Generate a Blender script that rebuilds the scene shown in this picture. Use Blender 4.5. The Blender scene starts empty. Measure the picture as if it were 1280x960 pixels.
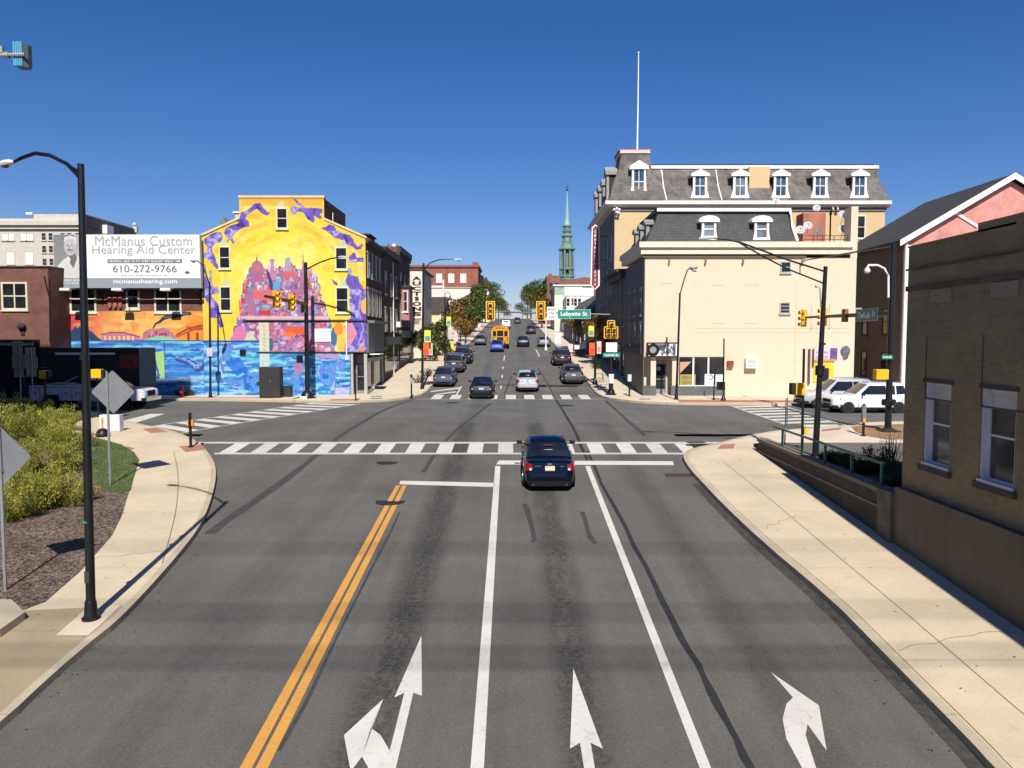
import bpy, bmesh, math, random
import numpy as np
from mathutils import Vector, Matrix
random.seed(7); np.random.seed(7)
R = math.radians
S = bpy.context.scene
COL = S.collection
# ------------------------------------------------------------ camera, sky, sun, exposure
CAMH = 4.5                      # camera height above the level junction
TILT = R(3.46); FPX = 960.0
cam = bpy.data.cameras.new('camera'); cam.lens = 27.0; cam.sensor_width = 36.0
cam.clip_start = 0.1; cam.clip_end = 12000
co = bpy.data.objects.new('camera', cam); COL.objects.link(co)
co.location = (0, 0, CAMH); co.rotation_euler = (math.pi/2 - TILT, 0, 0)
S.camera = co
SUN_EL = 44.0; SDX, SDY = -0.07, 1.0      # ground direction in which shadows fall
w = bpy.data.worlds.new('World'); S.world = w; w.use_nodes = True
nt = w.node_tree; nt.nodes.clear()
sky = nt.nodes.new('ShaderNodeTexSky'); sky.sky_type = 'NISHITA'; sky.sun_disc = False
sky.sun_elevation = R(SUN_EL); sky.sun_rotation = math.atan2(-SDX, -SDY)
sky.altitude = 100; sky.air_density = 1.0; sky.dust_density = 0.2; sky.ozone_density = 5.0
bg = nt.nodes.new('ShaderNodeBackground'); bg.inputs['Strength'].default_value = 0.064
ow = nt.nodes.new('ShaderNodeOutputWorld')
hs = nt.nodes.new('ShaderNodeHueSaturation'); hs.inputs['Saturation'].default_value = 1.27
nt.links.new(sky.outputs[0], hs.inputs['Color']); mxs = nt.nodes.new('ShaderNodeMix'); mxs.data_type = 'RGBA'; mxs.blend_type = 'MULTIPLY'; mxs.inputs[0].default_value = 1; mxs.inputs[7].default_value = (1.12, .97, 1.17, 1)
nt.links.new(hs.outputs[0], mxs.inputs[6]); nt.links.new(mxs.outputs[2], bg.inputs[0]); nt.links.new(bg.outputs[0], ow.inputs[0])
sl = bpy.data.lights.new('sun', 'SUN'); sl.energy = 5.0; sl.angle = R(0.53); sl.color = (1.0, 0.95, 0.87)
so = bpy.data.objects.new('sun', sl); COL.objects.link(so)
so.rotation_euler = Vector((SDX, SDY, -math.tan(R(SUN_EL)))).to_track_quat('-Z', 'Y').to_euler()
S.view_settings.view_transform = 'Standard'; S.view_settings.look = 'None'
S.view_settings.exposure = 0.35; S.view_settings.gamma = 1.0; S.view_settings.use_curve_mapping = False
S.cycles.max_bounces = 6; S.cycles.diffuse_bounces = 3; S.cycles.glossy_bounces = 3
S.cycles.transparent_max_bounces = 6
# ------------------------------------------------------------ street profile (height along the street)
PT = [(-60, -8.6), (-30, -8.3), (-10, -7.6), (0, -7.02), (10.8, -6.27), (26, -5.2), (32, -4.78), (36.5, -4.53), (45, -4.48),
      (54, -4.44), (57.5, -4.38), (62, -4.06), (75, -3.05), (99, -1.8), (115, -1.15), (150, .6), (181, 2.2), (250, 5.5),
      (330, 8.0), (420, 8.2), (800, 0), (1500, -20)]
def _hermite(x):
    for i in range(len(PT)-1):
        if x <= PT[i+1][0] or i == len(PT)-2:
            x0, y0 = PT[i]; x1, y1 = PT[i+1]; h = x1-x0
            def sl_(k):
                a = PT[max(k-1, 0)]; b = PT[min(k+1, len(PT)-1)]
                return (b[1]-a[1])/(b[0]-a[0])
            t = min(max((x-x0)/h, 0), 1); m0 = sl_(i)*h; m1 = sl_(i+1)*h
            return (2*t**3-3*t**2+1)*y0+(t**3-2*t**2+t)*m0+(-2*t**3+3*t**2)*y1+(t**3-t**2)*m1
ROWS = [float(y) for y in range(-60, 130)] + [float(y) for y in range(130, 460, 5)] + [500., 560., 640., 800., 1100., 1500.]
ROWZ = [_hermite(y)+CAMH for y in ROWS]
def P(y): return float(np.interp(y, ROWS, ROWZ))
def _dir(px, py):
    u = (px-640)/FPX; v = (py-480)/FPX
    return u, math.cos(TILT)-v*math.sin(TILT), -math.sin(TILT)-v*math.cos(TILT)
def at(px, py, Y):
    """point of the place seen at that spot of the photograph, Y metres up the street"""
    d = _dir(px, py); t = Y/d[1]
    return Vector((d[0]*t, Y, d[2]*t+CAMH))
def G(px, py, h=0.0):
    """point of the ground (plus h) seen there"""
    d = _dir(px, py); y = 6.0
    while y < 700:
        if d[2]/d[1]*y+CAMH <= P(y)+h: break
        y += 0.05 if y < 130 else .5
    return Vector((d[0]/d[1]*y, y, P(y)+h))
def AX(px, Y): return at(px, 450, Y).x
def AZ(py, Y): return at(640, py, Y).z
# ------------------------------------------------------------ objects
def _root_loc(o):
    while o.parent is not None: o = o.parent
    return Vector(o.location)
class MB:
    def __init__(s): s.v = []; s.f = []; s.sm = []
    def add(s, vs, fs, smooth=False):
        n = len(s.v); s.v += [tuple(v) for v in vs]
        for f in fs: s.f.append(tuple(i+n for i in f)); s.sm.append(smooth)
        return s
    def poly(s, pts): return s.add(pts, [tuple(range(len(pts)))])
    def box(s, x0, x1, y0, y1, z0, z1):
        v = [(x0,y0,z0),(x1,y0,z0),(x1,y1,z0),(x0,y1,z0),(x0,y0,z1),(x1,y0,z1),(x1,y1,z1),(x0,y1,z1)]
        return s.add(v, [(0,3,2,1),(4,5,6,7),(0,1,5,4),(1,2,6,5),(2,3,7,6),(3,0,4,7)])
    def hexa(s, v): return s.add(v, [(0,3,2,1),(4,5,6,7),(0,1,5,4),(1,2,6,5),(2,3,7,6),(3,0,4,7)])
    def prism(s, pts, vec):
        vec = Vector(vec); n = len(pts); a = [Vector(p) for p in pts]
        f = [tuple(range(n-1, -1, -1)), tuple(range(n, 2*n))]
        f += [(i, (i+1) % n, n+(i+1) % n, n+i) for i in range(n)]
        return s.add(a+[p+vec for p in a], f)
    def tube(s, pts, r, n=8, cap=True):
        pts = [Vector(p) for p in pts]; k = len(pts)
        rr = r if isinstance(r, (list, tuple)) else [r]*k
        vs = []; up = Vector((0, 0, 1))
        for i, p in enumerate(pts):
            d = (pts[min(i+1, k-1)]-pts[max(i-1, 0)]).normalized()
            a = up if abs(d.z) < .95 else Vector((0, 1, 0))
            x = d.cross(a).normalized(); y = x.cross(d).normalized()
            for j in range(n):
                t = 2*math.pi*j/n; vs.append(p+x*math.cos(t)*rr[i]+y*math.sin(t)*rr[i])
        fs = [(i*n+j, i*n+(j+1) % n, (i+1)*n+(j+1) % n, (i+1)*n+j) for i in range(k-1) for j in range(n)]
        s.add(vs, fs, True)
        if cap:
            b = len(s.v)-len(vs)
            s.f.append(tuple(b+j for j in range(n))); s.sm.append(False)
            s.f.append(tuple(b+(k-1)*n+j for j in range(n))); s.sm.append(False)
        return s
    def lathe(s, c, prof, n=12, axis='z'):
        vs = []
        for (r, z) in prof:
            for j in range(n):
                t = 2*math.pi*(j+.5)/n
                q = (r*math.cos(t), r*math.sin(t), z)
                if axis == 'x': q = (z, q[0], q[1])
                if axis == 'y': q = (q[0], z, q[1])
                vs.append((c[0]+q[0], c[1]+q[1], c[2]+q[2]))
        k = len(prof)
        fs = [(i*n+j, i*n+(j+1) % n, (i+1)*n+(j+1) % n, (i+1)*n+j) for i in range(k-1) for j in range(n)]
        s.add(vs, fs, n > 8)
        b = len(s.v)-len(vs)
        s.f.append(tuple(b+j for j in range(n))); s.sm.append(False)
        s.f.append(tuple(b+(k-1)*n+j for j in range(n))); s.sm.append(False)
        return s
    def ball(s, c, rx, ry=None, rz=None, n=10, m=6):
        ry = ry or rx; rz = rz or rx; vs = []; fs = []
        for i in range(m+1):
            a = math.pi*i/m
            for j in range(n):
                t = 2*math.pi*j/n
                vs.append((c[0]+rx*math.sin(a)*math.cos(t), c[1]+ry*math.sin(a)*math.sin(t), c[2]+rz*math.cos(a)))
        for i in range(m):
            for j in range(n): fs.append((i*n+j, i*n+(j+1) % n, (i+1)*n+(j+1) % n, (i+1)*n+j))
        return s.add(vs, fs, True)
    def build(s, name, mat, parent=None, ang=35, bevel=0, recalc=True):
        me = bpy.data.meshes.new(name)
        off = _root_loc(parent) if parent is not None else Vector((0, 0, 0))
        me.from_pydata([(v[0]-off.x, v[1]-off.y, v[2]-off.z) for v in s.v], [], s.f)
        me.polygons.foreach_set('use_smooth', [bool(x) for x in s.sm])
        if recalc:
            bm = bmesh.new(); bm.from_mesh(me)
            bmesh.ops.remove_doubles(bm, verts=bm.verts, dist=1e-5)
            bmesh.ops.recalc_face_normals(bm, faces=bm.faces)
            bm.to_mesh(me); bm.free()
        if any(s.sm): me.set_sharp_from_angle(angle=R(ang))
        me.materials.append(mat); me.update()
        o = bpy.data.objects.new(name, me); COL.objects.link(o)
        if parent is not None: o.parent = parent
        if bevel:
            b = o.modifiers.new('bevel', 'BEVEL'); b.width = bevel; b.segments = 2; b.limit_method = 'ANGLE'; b.angle_limit = R(40)
        return o
def tag(o, label=None, cat=None, group=None, kind=None):
    if label: o['label'] = label
    if cat: o['category'] = cat
    if group: o['group'] = group
    if kind: o['kind'] = kind
    return o
def thing(name, label, cat, loc=(0, 0, 0), group=None):
    o = bpy.data.objects.new(name, None); COL.objects.link(o); o.location = loc
    o.empty_display_size = .3
    return tag(o, label, cat, group)
def copy_tree(o, parent=None):
    c = o.copy(); COL.objects.link(c); c.parent = parent
    for ch in [x for x in bpy.data.objects if x.parent == o]: copy_tree(ch, c)
    return c
def recentre(o):
    """move a one-mesh thing's origin to the middle of its base"""
    me = o.data; vs = [v.co for v in me.vertices]
    c = Vector(((min(v.x for v in vs)+max(v.x for v in vs))/2, (min(v.y for v in vs)+max(v.y for v in vs))/2, min(v.z for v in vs)))
    me.transform(Matrix.Translation(-c)); o.location = o.location+c
    return o
# ------------------------------------------------------------ materials
def srgb(r, g, b):
    f = lambda c: (c/255/12.92) if c/255 <= .04045 else ((c/255+.055)/1.055)**2.4
    return (f(r), f(g), f(b))
MATS = {}
def _base(name):
    m = bpy.data.materials.new(name); m.use_nodes = True
    t = m.node_tree; b = t.nodes['Principled BSDF']; MATS[name] = m
    return m, t, b
def N(t, kind, **kw):
    n = t.nodes.new(kind)
    for k, v in kw.items():
        if k in n.inputs.keys(): n.inputs[k].default_value = v
        else: setattr(n, k, v)
    return n
def mixc(t, fac, a, b, mode='MIX'):
    n = t.nodes.new('ShaderNodeMix'); n.data_type = 'RGBA'; n.blend_type = mode
    for s_, v in ((0, fac), (6, a), (7, b)):
        if hasattr(v, 'is_output'): t.links.new(v, n.inputs[s_])
        elif s_ == 0: n.inputs[0].default_value = v
        else: n.inputs[s_].default_value = (*v[:3], 1)
    return n.outputs[2]
def ramp(t, src, p0, p1):
    n = t.nodes.new('ShaderNodeMapRange'); n.inputs[1].default_value = p0; n.inputs[2].default_value = p1
    t.links.new(src, n.inputs[0]); return n.outputs[0]
def objco(t): return N(t, 'ShaderNodeTexCoord').outputs['Object']
def wallco(t):
    s = N(t, 'ShaderNodeSeparateXYZ'); t.links.new(objco(t), s.inputs[0])
    a = N(t, 'ShaderNodeMath'); a.operation = 'ADD'; t.links.new(s.outputs[0], a.inputs[0]); t.links.new(s.outputs[1], a.inputs[1])
    c = N(t, 'ShaderNodeCombineXYZ'); t.links.new(a.outputs[0], c.inputs[0]); t.links.new(s.outputs[2], c.inputs[1])
    return c.outputs[0]
def noise(t, co_, scale, detail=4, rough=.55):
    n = N(t, 'ShaderNodeTexNoise'); n.inputs['Scale'].default_value = scale; n.inputs['Detail'].default_value = detail
    n.inputs['Roughness'].default_value = rough; t.links.new(co_, n.inputs['Vector']); return n.outputs['Fac']
def bump(t, b, h, s, d=.02):
    n = N(t, 'ShaderNodeBump'); n.inputs['Strength'].default_value = s; n.inputs['Distance'].default_value = d
    t.links.new(h, n.inputs['Height']); t.links.new(n.outputs[0], b.inputs['Normal'])
def M(name, c, rough=.7, metal=0, var=.12, scale=2.0, bmp=0, bscale=40, coat=0, spec=.5, stain=0, stc=None):
    if name in MATS: return MATS[name]
    m, t, b = _base(name); c = tuple(c)
    b.inputs['Roughness'].default_value = rough; b.inputs['Metallic'].default_value = metal
    b.inputs['Coat Weight'].default_value = coat; b.inputs['Coat Roughness'].default_value = .03
    b.inputs['Specular IOR Level'].default_value = spec
    cc = objco(t)
    n = noise(t, cc, scale)
    f = ramp(t, n, .3, .7)
    out = mixc(t, f, [x*(1-var) for x in c], [min(x*(1+var), 1) for x in c])
    if stain:
        mp = N(t, 'ShaderNodeMapping'); mp.inputs['Scale'].default_value = (1.2, 1.2, .25); t.links.new(cc, mp.inputs[0])
        n2 = ramp(t, noise(t, mp.outputs[0], 1.1, 6, .65), .48, .75)
        mm = N(t, 'ShaderNodeMath'); mm.operation = 'MULTIPLY'; mm.inputs[1].default_value = stain; t.links.new(n2, mm.inputs[0])
        out = mixc(t, mm.outputs[0], out, stc or [x*.45 for x in c])
    t.links.new(out, b.inputs['Base Color'])
    if bmp: bump(t, b, noise(t, cc, bscale, 3), bmp)
    return m
def brickm(name, c1, c2, mort, scale=1.0, bw=.22, bh=.075, ms=.012, rough=.85, var=.3, stain=.25, offset=.5, bmp=.4):
    if name in MATS: return MATS[name]
    m, t, b = _base(name); b.inputs['Roughness'].default_value = rough
    wc = wallco(t)
    k = N(t, 'ShaderNodeTexBrick'); k.inputs['Scale'].default_value = scale
    k.inputs['Brick Width'].default_value = bw; k.inputs['Row Height'].default_value = bh; k.inputs['Mortar Size'].default_value = ms
    k.inputs['Color1'].default_value = (*c1, 1); k.inputs['Color2'].default_value = (*c2, 1); k.inputs['Mortar'].default_value = (*mort, 1)
    k.offset = offset; t.links.new(wc, k.inputs['Vector'])
    n = ramp(t, noise(t, wc, .9, 5, .65), .3, .72)
    o1 = mixc(t, n, [1-var]*3, [1+var*.6]*3)
    o = mixc(t, 1.0, k.outputs['Color'], o1, 'MULTIPLY')
    mp = N(t, 'ShaderNodeMapping'); mp.inputs['Scale'].default_value = (1.5, .22, 1); t.links.new(wc, mp.inputs[0])
    n2 = ramp(t, noise(t, mp.outputs[0], 1.0, 5, .6), .5, .8)
    mm = N(t, 'ShaderNodeMath'); mm.operation = 'MULTIPLY'; mm.inputs[1].default_value = stain; t.links.new(n2, mm.inputs[0])
    o = mixc(t, mm.outputs[0], o, [x*.35 for x in c1])
    t.links.new(o, b.inputs['Base Color'])
    if bmp: bump(t, b, k.outputs['Fac'], -bmp, .01)
    return m
def glassm(name, c=(.015, .018, .022), rough=.06):
    if name in MATS: return MATS[name]
    m, t, b = _base(name); b.inputs['Roughness'].default_value = rough; b.inputs['Specular IOR Level'].default_value = .6
    n = ramp(t, noise(t, objco(t), .8, 2), .35, .65)
    t.links.new(mixc(t, n, [x*.6 for x in c], [x*1.5 for x in c]), b.inputs['Base Color'])
    return m
def leafm(name, c1, c2, c3=None):
    if name in MATS: return MATS[name]
    m, t, b = _base(name); b.inputs['Roughness'].default_value = .6
    cc = objco(t)
    f = ramp(t, noise(t, cc, 1.3, 3), .3, .7)
    o = mixc(t, f, c1, c2)
    if c3: o = mixc(t, ramp(t, noise(t, cc, .5, 2), .5, .62), o, c3)
    wn = N(t, 'ShaderNodeTexWhiteNoise'); g_ = N(t, 'ShaderNodeNewGeometry')
    t.links.new(g_.outputs['Random Per Island'], wn.inputs['Vector'])
    mr = N(t, 'ShaderNodeMapRange'); mr.inputs[3].default_value = .6; mr.inputs[4].default_value = 1.4
    t.links.new(wn.outputs['Value'], mr.inputs[0])
    v = N(t, 'ShaderNodeCombineXYZ')
    for i in range(3): t.links.new(mr.outputs[0], v.inputs[i])
    o = mixc(t, 1.0, o, v.outputs[0], 'MULTIPLY')
    t.links.new(o, b.inputs['Base Color'])
    tr = N(t, 'ShaderNodeBsdfTranslucent'); t.links.new(o, tr.inputs[0])
    ms = N(t, 'ShaderNodeMixShader'); ms.inputs[0].default_value = .25
    t.links.new(b.outputs[0], ms.inputs[1]); t.links.new(tr.outputs[0], ms.inputs[2])
    t.links.new(ms.outputs[0], t.nodes['Material Output'].inputs['Surface'])
    return m
def paintm(name):
    m, t, b = _base(name); b.inputs['Roughness'].default_value = .75; b.inputs['Specular IOR Level'].default_value = .3
    a = N(t, 'ShaderNodeVertexColor'); a.layer_name = 'paint'
    wc = wallco(t)
    k = N(t, 'ShaderNodeTexBrick'); k.inputs['Scale'].default_value = 1; k.inputs['Brick Width'].default_value = .3
    k.inputs['Row Height'].default_value = .1; k.inputs['Mortar Size'].default_value = .012; t.links.new(wc, k.inputs['Vector'])
    n = ramp(t, noise(t, wc, 2.2, 6, .7), .3, .7)
    o = mixc(t, 1.0, a.outputs[0], mixc(t, n, (.60,)*3, (.74,)*3), 'MULTIPLY')
    t.links.new(o, b.inputs['Base Color']); bump(t, b, k.outputs['Fac'], -.25, .008)
    return m
# ------------------------------------------------------------ lettering
def text(body, height, pos, mat, parent, width=None, right=(1, 0, 0), up=(0, 0, 1), bold=0, depth=.012, align='CENTER', name='lettering', spacing=1.0):
    cu = bpy.data.curves.new('t', 'FONT'); cu.body = body; cu.size = 1; cu.align_x = align; cu.align_y = 'CENTER'
    cu.extrude = .02; cu.offset = bold; cu.space_character = spacing; cu.space_line = .85; cu.resolution_u = 3
    to = bpy.data.objects.new('t', cu); COL.objects.link(to)
    bpy.context.view_layer.update()
    me = bpy.data.meshes.new_from_object(to.evaluated_get(bpy.context.evaluated_depsgraph_get()))
    bpy.data.objects.remove(to); bpy.data.curves.remove(cu)
    xs = [v.co.x for v in me.vertices]; ys = [v.co.y for v in me.vertices]
    sy = height/(max(ys)-min(ys)); sx = width/(max(xs)-min(xs)) if width else sy
    cx = (max(xs)+min(xs))/2 if align == 'CENTER' else 0; cy = (max(ys)+min(ys))/2
    r = Vector(right).normalized(); u = Vector(up).normalized(); n = r.cross(u)
    off = _root_loc(parent); p = Vector(pos)-off
    for v in me.vertices:
        q = p+r*((v.co.x-cx)*sx)+u*((v.co.y-cy)*sy)+n*(v.co.z/.02*depth/2)
        v.co = q
    me.name = name; me.materials.clear(); me.materials.append(mat)
    o = bpy.data.objects.new(name, me); COL.objects.link(o); o.parent = parent
    return o
# ------------------------------------------------------------ sheets that follow the street
def sheet(name, polys, h, mat, skirt=0, parent=None, kind=None, label=None, cat=None, group=None):
    bm = bmesh.new()
    for pl in polys:
        vs = [bm.verts.new((p[0], p[1], 0)) for p in pl]; bm.faces.new(vs)
    ys = [v.co.y for v in bm.verts]
    for y in ROWS:
        if min(ys) < y < max(ys):
            bmesh.ops.bisect_plane(bm, geom=bm.verts[:]+bm.edges[:]+bm.faces[:], dist=1e-5, plane_co=(0, y, 0), plane_no=(0, 1, 0))
    for v in bm.verts: v.co.z = P(v.co.y)+h
    for f in bm.faces:
        if f.normal.z < 0: f.normal_flip()
    bm.normal_update()
    for f in bm.faces:
        if f.normal.z < 0: f.normal_flip()
    if skirt:
        be = [e for e in bm.edges if e.is_boundary]
        ret = bmesh.ops.extrude_edge_only(bm, edges=be)
        for v in [g for g in ret['geom'] if isinstance(g, bmesh.types.BMVert)]: v.co.z -= skirt
        bmesh.ops.recalc_face_normals(bm, faces=bm.faces)
    me = bpy.data.meshes.new(name); bm.to_mesh(me); bm.free(); me.materials.append(mat)
    o = bpy.data.objects.new(name, me); COL.objects.link(o)
    if parent: o.parent = parent
    if kind: o['kind'] = kind
    return tag(o, label, cat, group)
# ============================================================ THE SETTING: ground, road, pavements, markings
def asphalt(name, c, lanes=()):
    m, t, b = _base(name); b.inputs['Roughness'].default_value = .88; b.inputs['Specular IOR Level'].default_value = .3
    cc = objco(t)
    mp = N(t, 'ShaderNodeMapping'); mp.inputs['Scale'].default_value = (1.0, .12, 1); t.links.new(cc, mp.inputs[0])
    o = mixc(t, ramp(t, noise(t, mp.outputs[0], .9, 5, .6), .3, .7), [x*.88 for x in c], [x*1.12 for x in c])
    o = mixc(t, 1.0, o, mixc(t, ramp(t, noise(t, cc, .35, 4, .6), .3, .7), (.85,)*3, (1.15,)*3), 'MULTIPLY')
    sp = noise(t, cc, 28, 3, .8)
    o = mixc(t, 1.0, o, mixc(t, ramp(t, sp, .25, .75), (.62,)*3, (1.38,)*3), 'MULTIPLY')
    s = N(t, 'ShaderNodeSeparateXYZ'); t.links.new(cc, s.inputs[0])
    def math_(op, a, b_=None):
        n = N(t, 'ShaderNodeMath'); n.operation = op
        for i, v in enumerate((a, b_)):
            if v is None: continue
            if hasattr(v, 'is_output'): t.links.new(v, n.inputs[i])
            else: n.inputs[i].default_value = v
        return n.outputs[0]
    for (x0, hw, amt, sc) in lanes:        # oil and rubber stains along the lanes
        d = math_('ABSOLUTE', math_('SUBTRACT', s.outputs[0], x0))
        mr = N(t, 'ShaderNodeMapRange'); mr.interpolation_type = 'SMOOTHSTEP'
        mr.inputs[1].default_value = hw; mr.inputs[2].default_value = hw*.15; t.links.new(d, mr.inputs[0])
        mp2 = N(t, 'ShaderNodeMapping'); mp2.inputs['Scale'].default_value = (1.6, .45, 1); mp2.inputs['Location'].default_value = (x0*3, 0, 0)
        t.links.new(cc, mp2.inputs[0])
        nn = math_('MULTIPLY', ramp(t, noise(t, mp2.outputs[0], sc, 7, .75), .26, .50), math_('ADD', math_('MULTIPLY', ramp(t, noise(t, cc, 11, 6, .85), .40, .60), .75), .25))
        fac = math_('MULTIPLY', math_('MULTIPLY', mr.outputs[0], nn), amt)
        o = mixc(t, fac, o, [x*.26 for x in c])
    mp3 = N(t, 'ShaderNodeMapping'); mp3.inputs['Scale'].default_value = (3.2, .09, 1); t.links.new(cc, mp3.inputs[0])
    o = mixc(t, 1.0, o, mixc(t, ramp(t, noise(t, mp3.outputs[0], 1.4, 4, .6), .3, .7), (.94,)*3, (1.05,)*3), 'MULTIPLY')
    o = mixc(t, ramp(t, noise(t, cc, 9, 8, .9), .60, .70), o, [x*.55 for x in c])
    # scattered spots
    v = N(t, 'ShaderNodeTexVoronoi'); v.inputs['Scale'].default_value = 1.7; t.links.new(cc, v.inputs['Vector'])
    mr = N(t, 'ShaderNodeMapRange'); mr.inputs[1].default_value = .07; mr.inputs[2].default_value = .03; mr.inputs[4].default_value = .45
    t.links.new(v.outputs['Distance'], mr.inputs[0])
    o = mixc(t, mr.outputs[0], o, [x*.4 for x in c])
    t.links.new(o, b.inputs['Base Color']); bump(t, b, sp, .35, .01)
    return m
A1 = (.110, .103, .091); A2 = (.118, .113, .104)
asph_near = asphalt('worn_asphalt', A1, ((-2.25, .75, 1.0, 1.1), (1.15, .65, 1.0, 1.3), (4.6, .7, .5, .8), (-5.9, .7, .25, .6)))
asph_far = asphalt('pale_asphalt', A2, ((-2.3, .7, .35, .8), (1.2, .7, .4, .8)))
def concrete(name, c, joints=(), cross=0, warm=.14):
    m, t, b = _base(name); b.inputs['Roughness'].default_value = .9; b.inputs['Specular IOR Level'].default_value = .25
    cc = objco(t)
    o = mixc(t, ramp(t, noise(t, cc, .6, 5, .6), .3, .7), [x*(1-warm) for x in c], [x*(1+warm*.6) for x in c])
    o = mixc(t, 1.0, o, mixc(t, ramp(t, noise(t, cc, 16, 4, .7), .3, .7), (.92,)*3, (1.06,)*3), 'MULTIPLY')
    o = mixc(t, ramp(t, noise(t, cc, 2.6, 8, .75), .6, .78), o, [x*.72 for x in c])
    v = N(t, 'ShaderNodeTexVoronoi'); v.inputs['Scale'].default_value = .9; t.links.new(cc, v.inputs['Vector'])
    mr = N(t, 'ShaderNodeMapRange'); mr.inputs[1].default_value = .06; mr.inputs[2].default_value = .03; mr.inputs[4].default_value = .5
    t.links.new(v.outputs['Distance'], mr.inputs[0]); o = mixc(t, mr.outputs[0], o, [x*.45 for x in c])
    if cross:
        s = N(t, 'ShaderNodeSeparateXYZ'); t.links.new(cc, s.inputs[0])
        k = N(t, 'ShaderNodeMath'); k.operation = 'PINGPONG'; k.inputs[1].default_value = cross/2; t.links.new(s.outputs[1], k.inputs[0])
        mr = N(t, 'ShaderNodeMapRange'); mr.inputs[1].default_value = .006; mr.inputs[2].default_value = .016; mr.inputs[3].default_value = .75
        mr.inputs[4].default_value = 0; t.links.new(k.outputs[0], mr.inputs[0])
        o = mixc(t, mr.outputs[0], o, [x*.5 for x in c])
    t.links.new(o, b.inputs['Base Color']); bump(t, b, noise(t, cc, 60, 3), .15, .005)
    return m
CPAV = (.56, .46, .325)
conc = concrete('pavement_concrete', CPAV, cross=4.6)
conc_old = concrete('old_pavement_concrete', (.34, .27, .17), cross=3.0)
conc_pale = concrete('pale_pavement_concrete', (.60, .50, .38))
kerbm = concrete('kerb_concrete', (.45, .375, .27), cross=1.5)
dirt = M('gutter_grit', (.045, .040, .033), .95, var=.4, scale=6)
groove = M('joint_groove', (.16, .13, .09), .95)
tar = M('tar_seal', (.022, .022, .023), .7, var=.3, scale=5)
def wornpaint(name, c, under):
    m, t, b = _base(name); b.inputs['Roughness'].default_value = .7; cc = objco(t)
    o = mixc(t, ramp(t, noise(t, cc, 1.2, 3), .3, .7), [x*.88 for x in c], c)
    o = mixc(t, ramp(t, noise(t, cc, 8, 10, .88), .54, .66), o, under)
    t.links.new(o, b.inputs['Base Color']); return m
white_p = wornpaint('white_road_paint', (.62, .59, .53), (.26, .24, .22))
white_worn = wornpaint('worn_white_road_paint', (.54, .52, .47), (.15, .145, .135))
yel_p = wornpaint('yellow_road_paint', (.62, .30, .055), (.2, .12, .05))
pink_p = M('terracotta_paver', (.36, .15, .10), .9, var=.25, scale=8)
gm = M('plain_ground', (.12, .11, .095), .95, var=.25, scale=.2)
sheet('ground', [[(-900, -60), (900, -60), (900, 1500), (-900, 1500)]], -.12, gm, kind='structure')
hl = MB()
prof = [(-1500, 30)]+[(x, 30+20*math.sin(x*.004)+12*math.sin(x*.011+1)) for x in range(-1400, 1401, 50)]+[(1500, 30)]
hl.prism([(x, 3000, -80) for x, _ in (prof[0], prof[-1])][::1]+[(x, 3000, 30+z*.9) for x, z in prof[::-1]], (0, 400, 0))
tag(hl.build('hills', M('hazy_hill', (.16, .22, .25), 1)), kind='structure')
# road surfaces
sheet('road', [[(-14.5, -20), (7.6, -20), (7.6, 36), (-14.5, 36)], [(-95, 36), (95, 36), (95, 60), (-95, 60)]], 0, asph_near, kind='structure')
sheet('street', [[(-6.9, 60), (6.7, 60), (6.7, 470), (-6.9, 470)]], 0, asph_far, kind='structure')
sheet('junction', [[(-95, 39.2), (95, 41.2), (95, 57), (-95, 57)]], .003, asph_far, kind='structure')
def px(pts, h=.14): return [(lambda g: (g.x, g.y))(G(a, b, h)) for a, b in pts]
def kerbstrip(line, wd, side, h, name='kerb'):
    """strip of kerb stone along an outer line, wd wide towards `side`"""
    inn = []
    for i, p in enumerate(line):
        a = Vector(line[max(i-1, 0)]); b = Vector(line[min(i+1, len(line)-1)])
        d = (b-a).normalized(); n = Vector((-d.y, d.x))*side*wd; inn.append((p[0]+n.x, p[1]+n.y))
    polys = [[line[i], line[i+1], inn[i+1], inn[i]] for i in range(len(line)-1)]
    sheet(name, polys, h, kerbm, skirt=.3, kind='structure')
    return inn
def smooth(pts, k=2):
    for _ in range(k):
        o = [pts[0]]
        for a, b in zip(pts[:-1], pts[1:]):
            o += [(a[0]*.75+b[0]*.25, a[1]*.75+b[1]*.25), (a[0]*.25+b[0]*.75, a[1]*.25+b[1]*.75)]
        o.append(pts[-1]); pts = o
    return pts
# --- left corner pavement (its kerb bows out towards the side street)
Lk = px([(-60, 945), (0, 906), (60, 848), (112, 803), (153, 771), (220, 697), (254, 653), (268, 611), (271, 585), (262, 567), (247, 551), (215, 537.5), (176, 530), (146, 523), (122, 514.5)])
Lk = [(Lk[0][0]-.2, -18), (Lk[0][0], 8)]+Lk[1:]
Lk = smooth(Lk, 2)
Lin = kerbstrip(Lk, .17, 1, .14)
gardenline = px([(28, 764), (57, 753), (100, 715), (140, 670), (152, 645), (158, 625), (168, 595), (174, 575), (168, 566), (152, 556), (126, 549), (100, 541)])
g0 = gardenline[0]
inner = [(-19, -18), (-19, g0[1]-.6), (g0[0]-.05, g0[1]-.3)]+gardenline+[(-28, gardenline[-1][1]+.6), (-28, Lin[-1][1])]
split = [p for p in Lin if p[1] > g0[1]]
sheet('pavement', [split+inner[:2:-1]], .135, conc, skirt=.3, kind='structure')
low = [p for p in Lin if p[1] <= g0[1]]+[split[0]]
sheet('old_pavement', [low+[gardenline[0], inner[2], inner[1], inner[0]]], .134, conc_old, skirt=.3, kind='structure')
pad = px([(70, 790), (100, 765), (148, 752), (150, 772), (118, 798), (98, 797)], .14)
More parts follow.
